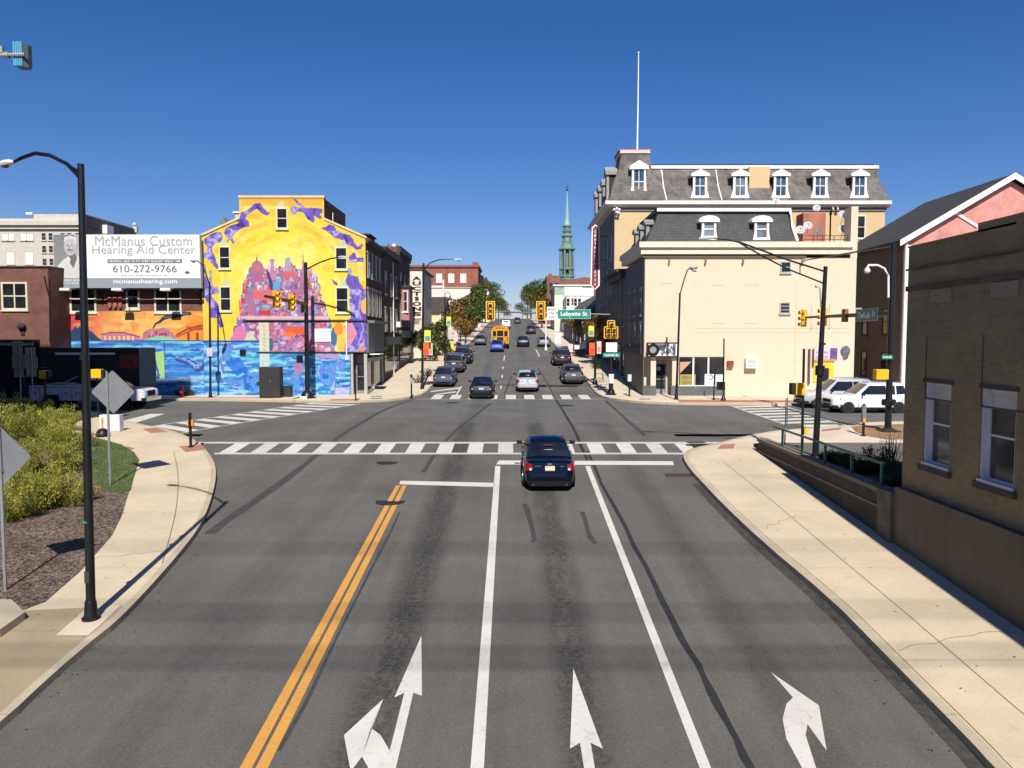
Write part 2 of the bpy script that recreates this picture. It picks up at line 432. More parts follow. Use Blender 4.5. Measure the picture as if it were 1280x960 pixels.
sheet('pavement_patch', [px([(70, 794), (112, 757), (150, 757), (131, 776), (110, 795)], .14)], .139, conc_pale, kind='structure')
jl = smooth(px([(203, 705), (213, 668), (220, 640), (223, 610), (222, 585), (217, 565)], .14), 1)
def ribbon(line, wd):
    inn = []; out = []
    for i, p in enumerate(line):
        a = Vector(line[max(i-1, 0)]); b = Vector(line[min(i+1, len(line)-1)])
        d = (b-a).normalized(); n = Vector((-d.y, d.x))
        ww = wd[i] if isinstance(wd, list) else wd
        inn.append((p[0]+n.x*ww/2, p[1]+n.y*ww/2)); out.append((p[0]-n.x*ww/2, p[1]-n.y*ww/2))
    return [[out[i], out[i+1], inn[i+1], inn[i]] for i in range(len(line)-1)]
sheet('pavement_joint', ribbon(jl, .025), .139, groove, kind='structure')
# garden: bark mulch bed and lawn
mulch, t_, b_ = _base('bark_mulch'); cc_ = objco(t_)
v_ = N(t_, 'ShaderNodeTexVoronoi'); v_.inputs['Scale'].default_value = 20; v_.inputs['Randomness'].default_value = 1
mp_ = N(t_, 'ShaderNodeMapping'); mp_.inputs['Scale'].default_value = (1, .55, 1); mp_.inputs['Rotation'].default_value = (0, 0, .6)
t_.links.new(cc_, mp_.inputs[0]); t_.links.new(mp_.outputs[0], v_.inputs['Vector'])
s_ = N(t_, 'ShaderNodeSeparateColor'); t_.links.new(v_.outputs['Color'], s_.inputs[0])
o_ = mixc(t_, s_.outputs[0], (.045, .028, .02), (.23, .16, .12))
o_ = mixc(t_, 1.0, o_, mixc(t_, ramp(t_, noise(t_, cc_, .8, 4), .3, .7), (.7,)*3, (1.25,)*3), 'MULTIPLY')
t_.links.new(o_, b_.inputs['Base Color']); b_.inputs['Roughness'].default_value = .95
bump(t_, b_, v_.outputs['Distance'], 1.0, .05)
bed = [p for p in gardenline]
sheet('planting_bed', [bed+[(-28, bed[-1][1]), (-28, g0[1]-.5), (g0[0], g0[1]-.25)]], .15, mulch, skirt=.2, kind='structure')
lawn = px([(173, 576), (168, 592), (163, 613), (150, 618), (128, 612), (118, 600), (112, 575), (108, 552), (126, 549.5), (152, 557), (167, 566)], .15)
turf = M('turf', (.075, .10, .03), .95, var=.4, scale=5, bmp=.4, bscale=60)
sheet('lawn', [lawn], .165, turf, skirt=.05, kind='structure')
def inpoly(x, y, pl):
    c = False; j = len(pl)-1
    for i in range(len(pl)):
        if (pl[i][1] > y) != (pl[j][1] > y) and x < (pl[j][0]-pl[i][0])*(y-pl[i][1])/(pl[j][1]-pl[i][1])+pl[i][0]: c = not c
        j = i
    return c
gb = MB(); xs = [p[0] for p in lawn]; ys = [p[1] for p in lawn]
for _ in range(16000):
    x = random.uniform(min(xs), max(xs)); y = random.uniform(min(ys), max(ys))
    if not inpoly(x, y, lawn): continue
    z = P(y)+.16; a = random.uniform(0, 6.28); h = random.uniform(.04, .1); l = random.uniform(0, .05); w_ = .012
    gb.add([(x-w_*math.cos(a), y-w_*math.sin(a), z), (x+w_*math.cos(a), y+w_*math.sin(a), z), (x+l*math.cos(a*3), y+l*math.sin(a*3), z+h)], [(0, 1, 2)])
tag(gb.build('grass', leafm('grass_blade', (.08, .125, .03), (.17, .19, .06)), recalc=False), 'short green lawn grass beside the curved pavement', 'grass', kind='stuff')
ch = MB()
for _ in range(7000):                        # loose chips of bark
    y = random.uniform(bed[0][1]-.4, bed[-1][1]); x = random.uniform(-22, -8)
    if not inpoly(x, y, bed+[(-28, bed[-1][1]), (-28, g0[1]-.5)]) or inpoly(x, y, lawn): continue
    z = P(y)+.155; a = random.uniform(0, 6.28); l = random.uniform(.02, .06); w_ = random.uniform(.008, .02); q = random.uniform(-.02, .03)
    dx, dy = math.cos(a), math.sin(a)
    ch.add([(x-dx*l-dy*w_, y-dy*l+dx*w_, z+.005), (x-dx*l+dy*w_, y-dy*l-dx*w_, z+.012), (x+dx*l+dy*w_, y+dy*l-dx*w_, z+.012+q), (x+dx*l-dy*w_, y+dy*l+dx*w_, z+.005+q)], [(0, 1, 2, 3)])
tag(ch.build('bark_chips', leafm('bark_chip', (.06, .035, .025), (.22, .15, .11)), recalc=False), 'loose brown bark chips on the planting bed', 'mulch', kind='stuff')
# --- right pavement down to the underpass, and the level corner above the retaining wall
Rk = px([(1330, 1047), (1240, 957), (1215, 929), (1095, 806), (1040, 750), (956, 680), (905, 632), (880, 605), (864, 588), (854, 573), (855, 565), (866, 560), (900, 553), (936, 544), (955, 540.5), (972, 538), (1000, 535.5), (1045, 533), (1056, 530), (1068, 528.5), (1126, 526)])
Rk = [(Rk[0][0]+.05, -18)]+Rk+[(90, Rk[-1][1]+.8)]
Rk = smooth(Rk, 1)
kerbstrip(Rk, .2, -1, .14)
WX = 10.15                                    # street face of the retaining wall
Rin = []
for i, p in enumerate(Rk):
    a = Vector(Rk[max(i-1, 0)]); b = Vector(Rk[min(i+1, len(Rk)-1)]); d = (b-a).normalized()
    Rin.append((p[0]+d.y*.2, p[1]-d.x*.2))
r1 = [p for p in Rin if p[1] < 35.0 and p[0] < 9.9]
sheet('pavement', [r1+[(WX+.1, r1[-1][1]), (WX+.1, -18)]], .136, conc, skirt=.3, kind='structure')
rest = [r1[-1]]+[p for p in Rin if p[1] >= r1[-1][1] and p not in r1]
sheet('pavement', [rest+[(90, 33.0), (WX+.1, 33.0), (WX+.1, r1[-1][1]), ]], .137, conc_pale, skirt=.3, kind='structure')
# gutter grit along the kerb, the long joint in the slabs
gl = [(p[0]-.14, p[1]) for p in Rk if p[1] < 27]
sheet('gutter', ribbon(gl, .26), .006, dirt, kind='structure')
jr = px([(905, 578), (960, 622), (1040, 690), (1130, 765), (1270, 885), (1330, 935)], .14)
sheet('pavement_joint', ribbon(jr, .022), .140, groove, kind='structure')
jr = [(p[0]+.24, p[1]) for p in Rk if p[1] < 27 and p[1] > 5]
sheet('pavement_joint', ribbon(jr, .018), .1405, groove, kind='structure')
bmd = M('bare_soil', (.27, .155, .075), .95, var=.3, scale=4, bmp=.5, bscale=20)
sheet('soil_bed', [px([(1064, 533), (1126, 530), (1170, 531), (1170, 549), (1110, 549), (1088, 546), (1070, 540)], .15)], .15, bmd, kind='structure')
# --- far pavements
Lf = [(-95, 54.6), (-25, 54.2), (-19, 53.3), (-14, 52.3), (-11, 52.0), (-8.8, 53.0), (-7.3, 55.4), (-6.6, 58.5), (-6.5, 62), (-6.5, 430)]
Lf = smooth(Lf, 1)
fi = kerbstrip(Lf, .18, 1, .14)
sheet('pavement', [fi+[(-14, 430), (-14, 60), (-95, 60)]], .137, conc_pale, skirt=.3, kind='structure')
Rf = [(95, 50.3), (20, 50.2), (14, 50.2), (10.5, 50.8), (8.5, 52.0), (7.1, 54.3), (6.45, 57), (6.35, 62), (6.35, 430)]
Rf = smooth(Rf, 1)
fi = kerbstrip(Rf, .18, -1, .14)
sheet('pavement', [fi+[(13.5, 430), (13.5, 60), (95, 60)]], .137, conc_pale, skirt=.3, kind='structure')
# ------------------------------------------------------------ road markings
def mark(name, quads, m=None, h=.008): return sheet(name, quads, h, m or white_p, kind='structure')
mark('lane_line', [px([(586, 985), (603.5, 985), (625.5, 583), (619, 583)], 0)])
mark('lane_line', [px([(886, 992), (901, 992), (737.5, 583), (731.5, 583)], 0)])
mark('centre_line', [px([(286, 985), (302, 985), (500.5, 607.5), (495, 607.5)], 0), px([(307, 985), (323, 985), (508.5, 607.5), (503, 607.5)], 0)], yel_p)
mark('stop_line', [px([(499, 606), (618, 609), (618.3, 604), (500.5, 601.5)], 0)])
mark('stop_line', [px([(620, 581), (842, 581.8), (841, 577), (624, 576)], 0)])
def zoomed(pts, s, ox, oy): return px([(ox+a/s, oy+b/s) for a, b in pts], 0)
mark('straight_arrow', [zoomed([(592, 567), (594, 749), (568, 737), (478, 1130), (443, 1130), (541, 737), (511, 750)], 2.4, 280, 560)])
mark('turn_arrow', [zoomed([(478, 757), (360, 868), (380, 975), (414, 930)], 2.4, 280, 560), zoomed([(440, 845), (414, 930), (432, 965), (430, 1030), (462, 1030), (490, 950), (497, 915), (470, 868)], 2.4, 280, 560), zoomed([(478, 757), (414, 930), (440, 845)], 2.4, 280, 560)], h=.010)
mark('straight_arrow', [zoomed([(88, 665), (78, 905), (108, 890), (135, 1060), (168, 1060), (140, 888), (176, 905)], 2.4, 680, 560)])
mark('turn_arrow', [zoomed([(175, 713), (300, 800), (320, 918), (270, 850), (232, 778)], 2.0875, 880, 500), zoomed([(232, 778), (270, 850), (265, 880), (292, 960), (320, 1040), (292, 1040), (255, 960), (215, 890), (205, 835), (215, 795)], 2.0875, 880, 500)])
# near crosswalk: two long lines and the bars between
yb, ya = G(640, 567.5, 0).y, G(640, 554, 0).y
mark('crosswalk_line', [px([(268, 568.3), (880, 568.3), (880, 566.3), (268, 566.3)], 0)], white_worn)
mark('crosswalk_line', [px([(247, 554.6), (905, 554.6), (905, 552.8), (247, 552.8)], 0)], white_worn)
x = -12.2; k = 0
while x < 8.3:
    mark('crosswalk_bar', [[(x, yb), (x+.64, yb), (x+.64, ya), (x, ya)]], white_worn if random.random() < .45 else white_p, h=.006); x += 1.29
y0, y1 = G(640, 499.3, 0).y, G(640, 493.8, 0).y
mark('crosswalk_line', [[(-6.9, y0), (6.6, y0), (6.6, y0+.14), (-6.9, y0+.14)]], white_worn)
x = -5.9
while x < 6.2:
    mark('crosswalk_bar', [[(x, y0+.2), (x+.75, y0+.2), (x+.75, y1), (x, y1)]], h=.006); x += 1.36
def diag(A, B, C, D, n, fill=.5, m=None):
    """bars of a crosswalk between line A-B and line C-D"""
    A, B, C, D = [Vector(q) for q in px([A, B, C, D], 0)]
    mark('crosswalk_line', ribbon([tuple(A), tuple(B)], .14), white_worn); mark('crosswalk_line', ribbon([tuple(C), tuple(D)], .14), white_worn)
    for i in range(n):
        t0 = (i+.25)/n; t1 = (i+.25+fill)/n
        mark('crosswalk_bar', [[tuple(A.lerp(B, t0)), tuple(C.lerp(D, t0)), tuple(C.lerp(D, t1)), tuple(A.lerp(B, t1))]], m, h=.006)
diag((184, 534), (392, 503.5), (226, 542), (450, 505), 10, .5)
diag((914, 507.5), (982, 531), (975, 506), (1046, 529), 7, .5)
mark('stop_line', [px([(120, 535), (150, 535), (206, 517.5), (188, 517.5)], 0)])
mark('stop_line', [px([(1000, 531), (1046, 531), (1052, 533.5), (1008, 534.5)], 0)])
# hatched corner and lane dashes of the climbing street
hp = lambda pts: [px([(500+a/11.64, 430+b/11.64) for a, b in pts], 0)]
mark('hatch_line', hp([(880, 620), (905, 620), (795, 790), (770, 790)])+hp([(440, 690), (860, 632), (870, 650), (450, 702)])+hp([(520, 728), (815, 690), (815, 705), (530, 740)]))
for (a, b) in ((61.5, 63.2), (68, 70), (75, 77), (84, 92)):
    mark('lane_dash', [[(-.95, a), (-.83, a), (-.83, b), (-.95, b)]])
mark('lane_dash', [[(3.15, 90), (3.28, 90), (3.28, 104), (3.15, 104)]])
mark('lane_dash', [[(-.95, 104), (-.83, 104), (-.83, 112), (-.95, 112)]])
# tar seals and old patches
def seam(pts, wd, m=tar):
    ln = smooth(px(pts, 0), 1)
    ln = [(p[0]+random.uniform(-.03, .03), p[1]) for p in ln]
    sheet('tar_seam', ribbon(ln, [wd*random.uniform(.75, 1.25) for _ in ln]), .0045, m, kind='structure')
z6 = lambda pts: [(680+a/2.4, 560+b/2.4) for a, b in pts]
tar2 = M('old_tar_seal', (.045, .043, .041), .85, var=.3, scale=5)
seam(z6([(130, 10), (165, 90), (200, 160), (260, 270), (320, 390), (370, 490), (420, 590), (470, 670), (520, 760), (560, 850), (620, 960), (650, 1010)]), .13, tar)
seam([(395, 570), (340, 612), (287, 648), (262, 668)], .3, tar2)
seam([(515, 500), (480, 512), (440, 536), (395, 570)], .25, tar2)
seam([(614, 504), (580, 530), (545, 566), (530, 590)], .16, tar2)
seam([(694, 498), (706, 518), (724, 552), (735, 580)], .14, tar)
seam([(640, 470), (636, 480), (631, 493)], .12, tar2)
seam([(672, 460), (684, 478), (692, 494)], .12, tar2)
seam([(757, 501), (780, 522), (806, 545)], .2, tar2)
seam([(620, 481), (720, 481.5)], .3, tar2)
seam([(728, 640), (738, 672), (743, 680)], .16, tar2); seam([(657, 630), (664, 660), (668, 678)], .16, tar2); seam([(500, 640), (440, 760), (350, 940)], .07, tar2)
# terracotta ramps
for pts in ([(224, 558), (252, 556), (258, 562), (232, 565)], [(178, 536), (196, 535), (210, 540), (188, 541)], [(902, 556), (919, 555), (917, 560.5), (897, 561)], [(152, 560.5), (160, 558), (168, 561), (160, 563.5)], [(1028, 537), (1052, 534.5), (1050, 537), (1026, 539.5)]):
    sheet('tactile_pad', [px(pts, .14)], .146, pink_p, kind='structure')
sheet('brick_strip', [[(11.2, 51.2), (21, 51.0), (21, 52.6), (11.5, 53.2)]], .145, pink_p, kind='structure')
sheet('brick_strip', [[(-12.6, 52.6), (-10.6, 52.6), (-10.6, 53.6), (-12.6, 53.6)]], .145, pink_p, kind='structure')
sheet('brick_strip', [[(-30, 55), (-17, 54.2), (-17, 54.8), (-30, 55.6)]], .145, pink_p, kind='structure')
sheet('brick_strip', [[(7.2, 88), (9.6, 88), (9.6, 101), (7.2, 101)]], .145, pink_p, kind='structure')
# iron covers
iron = M('cast_iron', (.03, .028, .026), .6, .3, var=.3, scale=9, bmp=.6, bscale=40)
for (a, b, r, lab) in ((488, 627, .48, 'dark iron manhole cover across the double yellow line'), (484, 578, .42, 'worn iron manhole cover between double yellow line and crosswalk'),
                       (708, 507, .5, 'iron manhole cover in the junction ahead of the silver car'), (566, 503.5, .5, 'iron manhole cover in front of the black car on the junction')):
    p = G(a, b, 0); mb = MB(); mb.lathe((0, 0, 0), [(r, -.03), (r, .008), (r*.92, .011), (r*.9, .007), (.02, .010)], 24)
    o = mb.build('manhole_cover', iron); o.location = p; tag(o, lab, 'manhole cover', 'manhole covers in the asphalt')
p = G(850, 594, 0); t = thing('drain_grate', 'rusty iron drain grate in the gutter by the right kerb', 'drain', p)
mb = MB(); mb.box(p.x-.55, p.x+.5, p.y-.35, p.y+.35, p.z-.04, p.z+.007); mb.build('frame', M('rusty_iron', (.10, .05, .03), .8, .2, var=.4, scale=6), t)
mb = MB()
for i in range(9): mb.box(p.x-.5+i*.11, p.x-.46+i*.11, p.y-.3, p.y+.3, p.z+.004, p.z+.02)
mb.build('bars', iron, t)
for i, (x, y) in enumerate(((-9.6, 54.2), (-9.9, 56.0), (9.3, 53.6), (8.0, 33.2))):
    mb = MB(); mb.box(-.4, .4, -.2, .2, 0, .01); o = mb.build('utility_cover', iron); o.location = (x, y, P(y)+.142)
    tag(o, ['flat iron cover in the pavement before the brick row, nearest the kerb', 'flat iron cover in the pavement beside the corner shop door of the painted building', 'flat iron cover in pavement outside the cream corner shop', 'small iron cover in the pavement by the retaining wall end'][i], 'utility cover', 'iron covers in the pavements')

lv = MB()                                    # dead leaves and grit blown against the kerbs and over the pavements
for i in range(520):
    if i < 200: j = random.randrange(len(Rk)-1); p = Rk[j]; x, y, h = p[0]-random.random()**2*.7, p[1]+random.uniform(-.6, .6), .012
    elif i < 250: x, y, h = random.uniform(7.2, 10.0), random.uniform(9, 32), .145
    elif i < 400: j = random.randrange(len(Lk)-1); p = Lk[j]; x, y, h = p[0]+random.random()**2*.5, p[1]+random.uniform(-.6, .6), .012
    elif i > 480: x, y, h = random.uniform(-11, -9), random.uniform(15, 30), .145
    else: continue
    z = P(y)+h; a = random.uniform(0, 6.28); l = random.uniform(.012, .035); w_ = l*.6; c, s_ = math.cos(a), math.sin(a)
    lv.add([(x-c*l, y-s_*l, z), (x+s_*w_, y-c*w_, z+.012), (x+c*l, y+s_*l, z+.004), (x-s_*w_, y+c*w_, z+.01)], [(0, 1, 2, 3)])
tag(lv.build('fallen_leaves', leafm('dead_leaf', (.10, .06, .03), (.22, .14, .06), (.05, .035, .025)), recalc=False), 'small dead leaves and grit scattered along the kerbs', 'leaves', kind='stuff')
# hairline cracks in the pavements
crk = M('crack', (.13, .10, .07), .95)
for (x0, y0, x1, y1) in ((7.3, 14.2, 9.9, 15.0), (7.2, 21.5, 8.5, 22.6), (-10.6, 19.0, -8.9, 19.6), (8.4, 27.5, 9.9, 26.9)):
    ln = [(x0+(x1-x0)*k/9+random.uniform(-.05, .05), y0+(y1-y0)*k/9+random.uniform(-.1, .1)) for k in range(10)]; sheet('pavement_crack', ribbon(ln, .012), .1415, crk, kind='structure')
# ============================================================ BUILDINGS
white = M('white_trim', (.78, .76, .72), .6, var=.06)
cream_trim = M('cream_trim', (.66, .58, .44), .65, var=.08)
glass = glassm('window_glass'); glass_blue = glassm('sky_glass', (.05, .08, .12), .03)
blind = M('window_blind', (.55, .53, .5), .6, var=.1)
darkwood = M('dark_cornice', (.035, .032, .03), .7, var=.2)
roofing = M('dark_roofing', (.035, .034, .034), .9, var=.3, scale=3)
steel = M('grey_steel', (.30, .30, .29), .45, .6, var=.1)
blackm = M('black_metal', (.012, .012, .013), .45, .3, var=.2, spec=.4)
class Wall:
    """local frame on a wall: a along it, b up, d outwards"""
    def __init__(s, kind, pos): s.k = kind; s.p = pos
    def __call__(s, a, b, d=0):
        if s.k == 'S': return (a, s.p-d, b)      # faces the camera
        if s.k == 'E': return (s.p+d, a, b)      # faces right
        return (s.p-d, a, b)                     # 'W' faces left
    def box(s, mb, a0, a1, b0, b1, d0, d1):
        return mb.hexa([s(a0, b0, d1), s(a1, b0, d1), s(a1, b0, d0), s(a0, b0, d0), s(a0, b1, d1), s(a1, b1, d1), s(a1, b1, d0), s(a0, b1, d0)])
    def poly(s, mb, pts, d): return mb.poly([s(a, b, d) for a, b in pts])
def window(root, W, a, b, w, h, fm=white, gm_=None, fw=.07, bars=(0, 1), sill=True, name='window', dep=.06, bl=0, lintel=None, label=None):
    """frame part > pane, sill; a,b = middle of the lower edge"""
    a0, a1, b0, b1 = a-w/2, a+w/2, b, b+h
    mb = MB()
    W.box(mb, a0, a0+fw, b0, b1, -.02, dep); W.box(mb, a1-fw, a1, b0, b1, -.02, dep)
    W.box(mb, a0+fw, a1-fw, b1-fw, b1, -.02, dep-.003); W.box(mb, a0+fw, a1-fw, b0, b0+fw, -.02, dep-.003)
    for i in range(bars[0]):
        x = a0+(i+1)*w/(bars[0]+1); W.box(mb, x-fw*.35, x+fw*.35, b0+fw, b1-fw, -.02, dep*.7)
    for i in range(bars[1]):
        z = b0+(i+1)*h/(bars[1]+1); W.box(mb, a0+fw, a1-fw, z-fw*.35, z+fw*.35, -.02, dep*.6)
    f = mb.build(name, fm, root)
    if label: f['label'] = label
    mb = MB(); W.box(mb, a0+fw*.5, a1-fw*.5, b0+fw*.5, b1-fw*.5, -.02, .012); mb.build('pane', gm_ or glass, f)
    if bl:
        mb = MB(); W.box(mb, a0+fw, a1-fw, b1-fw-h*bl, b1-fw, .0, .022); mb.build('blind', blind, f)
    if sill:
        mb = MB(); W.box(mb, a0-.06, a1+.06, b0-.1, b0-.003, -.02, .12); mb.build('sill', fm, f)
    if lintel:
        mb = MB(); W.box(mb, a0-.1, a1+.1, b1+.003, b1+.16, -.02, .07); mb.build('lintel', lintel, f)
    return f
# ------------------------------------------------------------ painter for the two murals (paint on real walls)
class Canvas:
    def __init__(s, x0, x1, y0, y1, res):
        s.x0, s.y0, s.res = x0, y0, res; s.W = int((x1-x0)*res)+1; s.H = int((y1-y0)*res)+1
        s.X, s.Y = np.meshgrid(x0+np.arange(s.W)/res, y0+np.arange(s.H)/res); s.c = np.zeros((s.H, s.W, 3))
        s.rng = np.random.RandomState(11)
    def noise(s, sc, oct=3):
        out = np.zeros((s.H, s.W)); amp = 1
        for o in range(oct):
            n = max(2, int(s.W/s.res/sc*2**o)); m = max(2, int(s.H/s.res/sc*2**o))
            g = s.rng.rand(m+2, n+2); yy = np.linspace(0, m, s.H); xx = np.linspace(0, n, s.W)
            iy = yy.astype(int); ix = xx.astype(int); fy = (yy-iy)[:, None]; fx = (xx-ix)[None, :]
            fy = fy*fy*(3-2*fy); fx = fx*fx*(3-2*fx)
            a = g[iy][:, ix]; b = g[iy][:, ix+1]; c = g[iy+1][:, ix]; d = g[iy+1][:, ix+1]
            out += amp*((a*(1-fx)+b*fx)*(1-fy)+(c*(1-fx)+d*fx)*fy); amp *= .5
        return (out/(2-2**(1-oct))-.5)*2
    def put(s, mask, col, a=1):
        m = (mask*a)[..., None] if mask.dtype != bool else (mask.astype(float)*a)[..., None]
        s.c = s.c*(1-m)+np.array(col)*m
    def poly(s, pts, col, a=1):
        m = np.zeros((s.H, s.W), bool); j = len(pts)-1
        for i in range(len(pts)):
            xi, yi = pts[i]; xj, yj = pts[j]
            if yi != yj:
                m ^= ((yi > s.Y) != (yj > s.Y)) & (s.X < (xj-xi)*(s.Y-yi)/(yj-yi)+xi)
            j = i
        s.put(m, col, a)
    def rect(s, x0, x1, y0, y1, col, a=1): s.put((s.X >= x0) & (s.X < x1) & (s.Y >= y0) & (s.Y < y1), col, a)
    def line(s, pts, r, col, a=1):
        if not hasattr(s, 'XW'): s.XW = s.X+s.noise(14, 3)*2.6; s.YW = s.Y+s.noise(14, 3)*2.6
        k = len(pts); rr = r if isinstance(r, (list, tuple)) else [r]*k; m = np.zeros((s.H, s.W), bool); SX, SY = (s.XW, s.YW) if max(rr) > 1.5 else (s.X, s.Y)
        for i in range(k-1):
            ax, ay = pts[i]; bx, by = pts[i+1]; dx, dy = bx-ax, by-ay; L = dx*dx+dy*dy+1e-9
            t = np.clip(((SX-ax)*dx+(SY-ay)*dy)/L, 0, 1)
            d = np.hypot(SX-ax-t*dx, SY-ay-t*dy); m |= d < rr[i]*(1-t)+rr[i+1]*t
        s.put(m, col, a)
    def disc(s, x, y, rx, ry, col, a=1): s.put(((s.X-x)/rx)**2+((s.Y-y)/ry)**2 < 1, col, a)
def painted_wall(name, cv, inside, Y, mat, parent, d=0.0):
    idx = -np.ones((cv.H, cv.W), int); vs = []; fs = []; cols = []
    xe, ye = cv.x0+(cv.W-1)/cv.res, cv.y0+(cv.H-1)/cv.res; A = Vector((AX(cv.x0, Y), Y, AZ(cv.y0, Y))); B = Vector((AX(xe, Y), Y, AZ(ye, Y)))
    ins = inside(cv.X, cv.Y); off = _root_loc(parent)
    xs = np.linspace(A.x, B.x, cv.W); zs = np.linspace(A.z, B.z, cv.H)
    c255 = np.clip(cv.c, 0, 255)/255; lin = np.where(c255 <= .04045, c255/12.92, ((c255+.055)/1.055)**2.4)
    jj, ii = np.nonzero(ins); idx[jj, ii] = np.arange(len(jj))
    vs = np.stack([xs[ii]-off.x, np.full(len(ii), Y-d-off.y), zs[jj]-off.z], 1)
    q = ins[:-1, :-1] & ins[1:, :-1] & ins[:-1, 1:] & ins[1:, 1:]
    qj, qi = np.nonzero(q)
    fs = np.stack([idx[qj+1, qi], idx[qj+1, qi+1], idx[qj, qi+1], idx[qj, qi]], 1)
    me = bpy.data.meshes.new(name); me.from_pydata(vs.tolist(), [], fs.tolist())
    ca = me.color_attributes.new('paint', 'FLOAT_COLOR', 'POINT')
    rgba = np.concatenate([lin[jj, ii], np.ones((len(jj), 1))], 1).astype(np.float32)
    ca.data.foreach_set('color', rgba.ravel()); me.materials.append(mat)
    o = bpy.data.objects.new(name, me); COL.objects.link(o); o.parent = parent; return o
PURP = [(96, 72, 176), (122, 98, 196), (84, 60, 160), (140, 122, 214)]
def figure(cv, pts, r, cols=PURP):
    cv.line([(x+.8, y+.8) for x, y in pts], [q+1.0 for q in r], (70, 48, 130), .8)
    cv.line(pts, r, cols[0])
    cv.line([(x-.9, y-.9) for x, y in pts], [q*.62 for q in r], cols[1], .9)
    cv.line([(x-1.5, y-1.3) for x, y in pts], [q*.28 for q in r], cols[3], .9)
    for i in range(len(pts)-1):        # loose strokes of lighter and darker paint over the limb
        (ax, ay), (bx_, by_) = pts[i], pts[i+1]
        for k in range(7):
            u = cv.rng.rand(); w = (cv.rng.rand()-.5)*1.5*r[i]; x = ax+(bx_-ax)*u+w; y = ay+(by_-ay)*u+(cv.rng.rand()-.5)*1.5*r[i]; dx, dy = (bx_-ax)*.14+cv.rng.randn()*.8, (by_-ay)*.14+cv.rng.randn()*.8
            cv.line([(x, y), (x+dx, y+dy)], cv.rng.uniform(.4, .9), [cols[3], (176, 170, 236), (66, 46, 140), cols[1]][k % 4], .7)
MY = 57.0
cv = Canvas(255, 459, 245, 499, 1.7); X, Y_ = cv.X, cv.Y
d = np.hypot((X-352)/100, (Y_-355)/105); n1 = cv.noise(28, 4); n2 = cv.noise(9, 3)
t = np.clip(d+.16*n1, 0, 1.3)
stops = np.array([[0, 255, 252, 200], [.35, 254, 246, 130], [.65, 253, 232, 76], [.9, 251, 220, 78], [1.1, 249, 208, 88], [1.3, 246, 188, 92]])
for k in range(3): cv.c[..., k] = np.interp(t, stops[:, 0], stops[:, k+1])
cv.c += (n2*9)[..., None]
for i in range(46):            # swirls round the sun
    a0 = cv.rng.uniform(-3.3, .3); r0 = cv.rng.uniform(42, 100); n_ = 7; pts_ = [(352+r0*1.02*math.cos(a0+.07*k), 352+r0*math.sin(a0+.07*k)) for k in range(n_)]
    cv.line(pts_, cv.rng.uniform(1.2, 3.6), [(255, 244, 140), (250, 206, 70), (255, 250, 190), (247, 186, 84), (253, 232, 96)][i % 5], .4)
for i in range(40):            # loose broad brush patches
    x, y = cv.rng.uniform(258, 455), cv.rng.uniform(248, 400); a = cv.rng.uniform(4, 15)
    cv.line([(x, y), (x+a, y+cv.rng.uniform(-6, 6))], cv.rng.uniform(1.5, 4), [(250, 190, 60), (255, 232, 90), (246, 170, 66), (255, 246, 150)][i % 4], .3)
cv.rect(303, 408, 247, 250, (236, 150, 70), .7); cv.rect(306, 405, 250, 257, (246, 178, 70), .6)
# --- city hill
hill = [(292, 442), (297, 408), (304, 388), (306, 360), (312, 338), (322, 332), (378, 330), (394, 342), (402, 372), (410, 400), (422, 442)]
cv.poly([(x+(2 if x > 355 else -2), y-2) for x, y in hill], (255, 246, 190), .7)
cv.poly([(292, 442), (297, 410), (305, 392), (308, 362), (316, 343), (324, 338), (374, 337), (388, 346), (398, 374), (408, 402), (420, 442)], (186, 118, 156))
CITY = [(164, 136, 196), (184, 160, 214), (150, 122, 182), (206, 150, 190), (226, 128, 142), (234, 156, 172), (212, 164, 206), (178, 162, 214), (150, 176, 226), (228, 110, 108), (242, 186, 186), (200, 146, 186), (136, 150, 206), (244, 204, 196), (214, 96, 116), (150, 194, 220)]
def house(x, y, w_, h_):
    c = CITY[cv.rng.randint(len(CITY))]; d = [q*.62 for q in c]; l = [min(255, q*1.12+14) for q in c]; q = cv.rng.rand(); k = cv.rng.uniform(-1, 1)
    if q < .4: cv.poly([(x, y), (x+w_, y+k), (x+w_, y+h_), (x, y+h_)], c)
    elif q < .75: cv.poly([(x, y), (x+w_*.5, y-h_*.45), (x+w_, y), (x+w_, y+h_), (x, y+h_)], c); cv.poly([(x-.5, y), (x+w_*.5, y-h_*.5), (x+w_+.5, y)], d if cv.rng.rand() < .5 else (214, 92, 88))
    else: cv.rect(x, x+w_, y, y+h_, c); cv.disc(x+w_*.5, y, w_*.42, h_*.4, l)
    cv.rect(x+w_*.72, x+w_, y+.6, y+h_, d, .55); cv.rect(x-.3, x+.35, y, y+h_, (92, 56, 104), .55); cv.rect(x, x+w_, y+h_-.5, y+h_+.2, (92, 56, 104), .5)
    for px_ in np.arange(x+.9, x+w_-1, 2.3):
        for py_ in np.arange(y+1.2, y+h_-1, 2.8):
            if cv.rng.rand() < .7: cv.rect(px_, px_+.9, py_, py_+1.5, [(84, 66, 120), (246, 236, 226), (84, 110, 170), (120, 60, 90)][cv.rng.randint(4)], .75)
for yy in np.arange(336, 440, 2.2):
    s0, s1 = np.interp(yy, [330, 360, 388, 408, 442], [318, 306, 303, 297, 292]), np.interp(yy, [330, 342, 372, 400, 442], [384, 395, 403, 411, 421])
    for _ in range(6):
        w_ = cv.rng.uniform(3.5, 9); house(cv.rng.uniform(s0-3.5, s1-w_+3.5), yy+cv.rng.uniform(-3, 1.5), w_, cv.rng.uniform(4, 8.5))
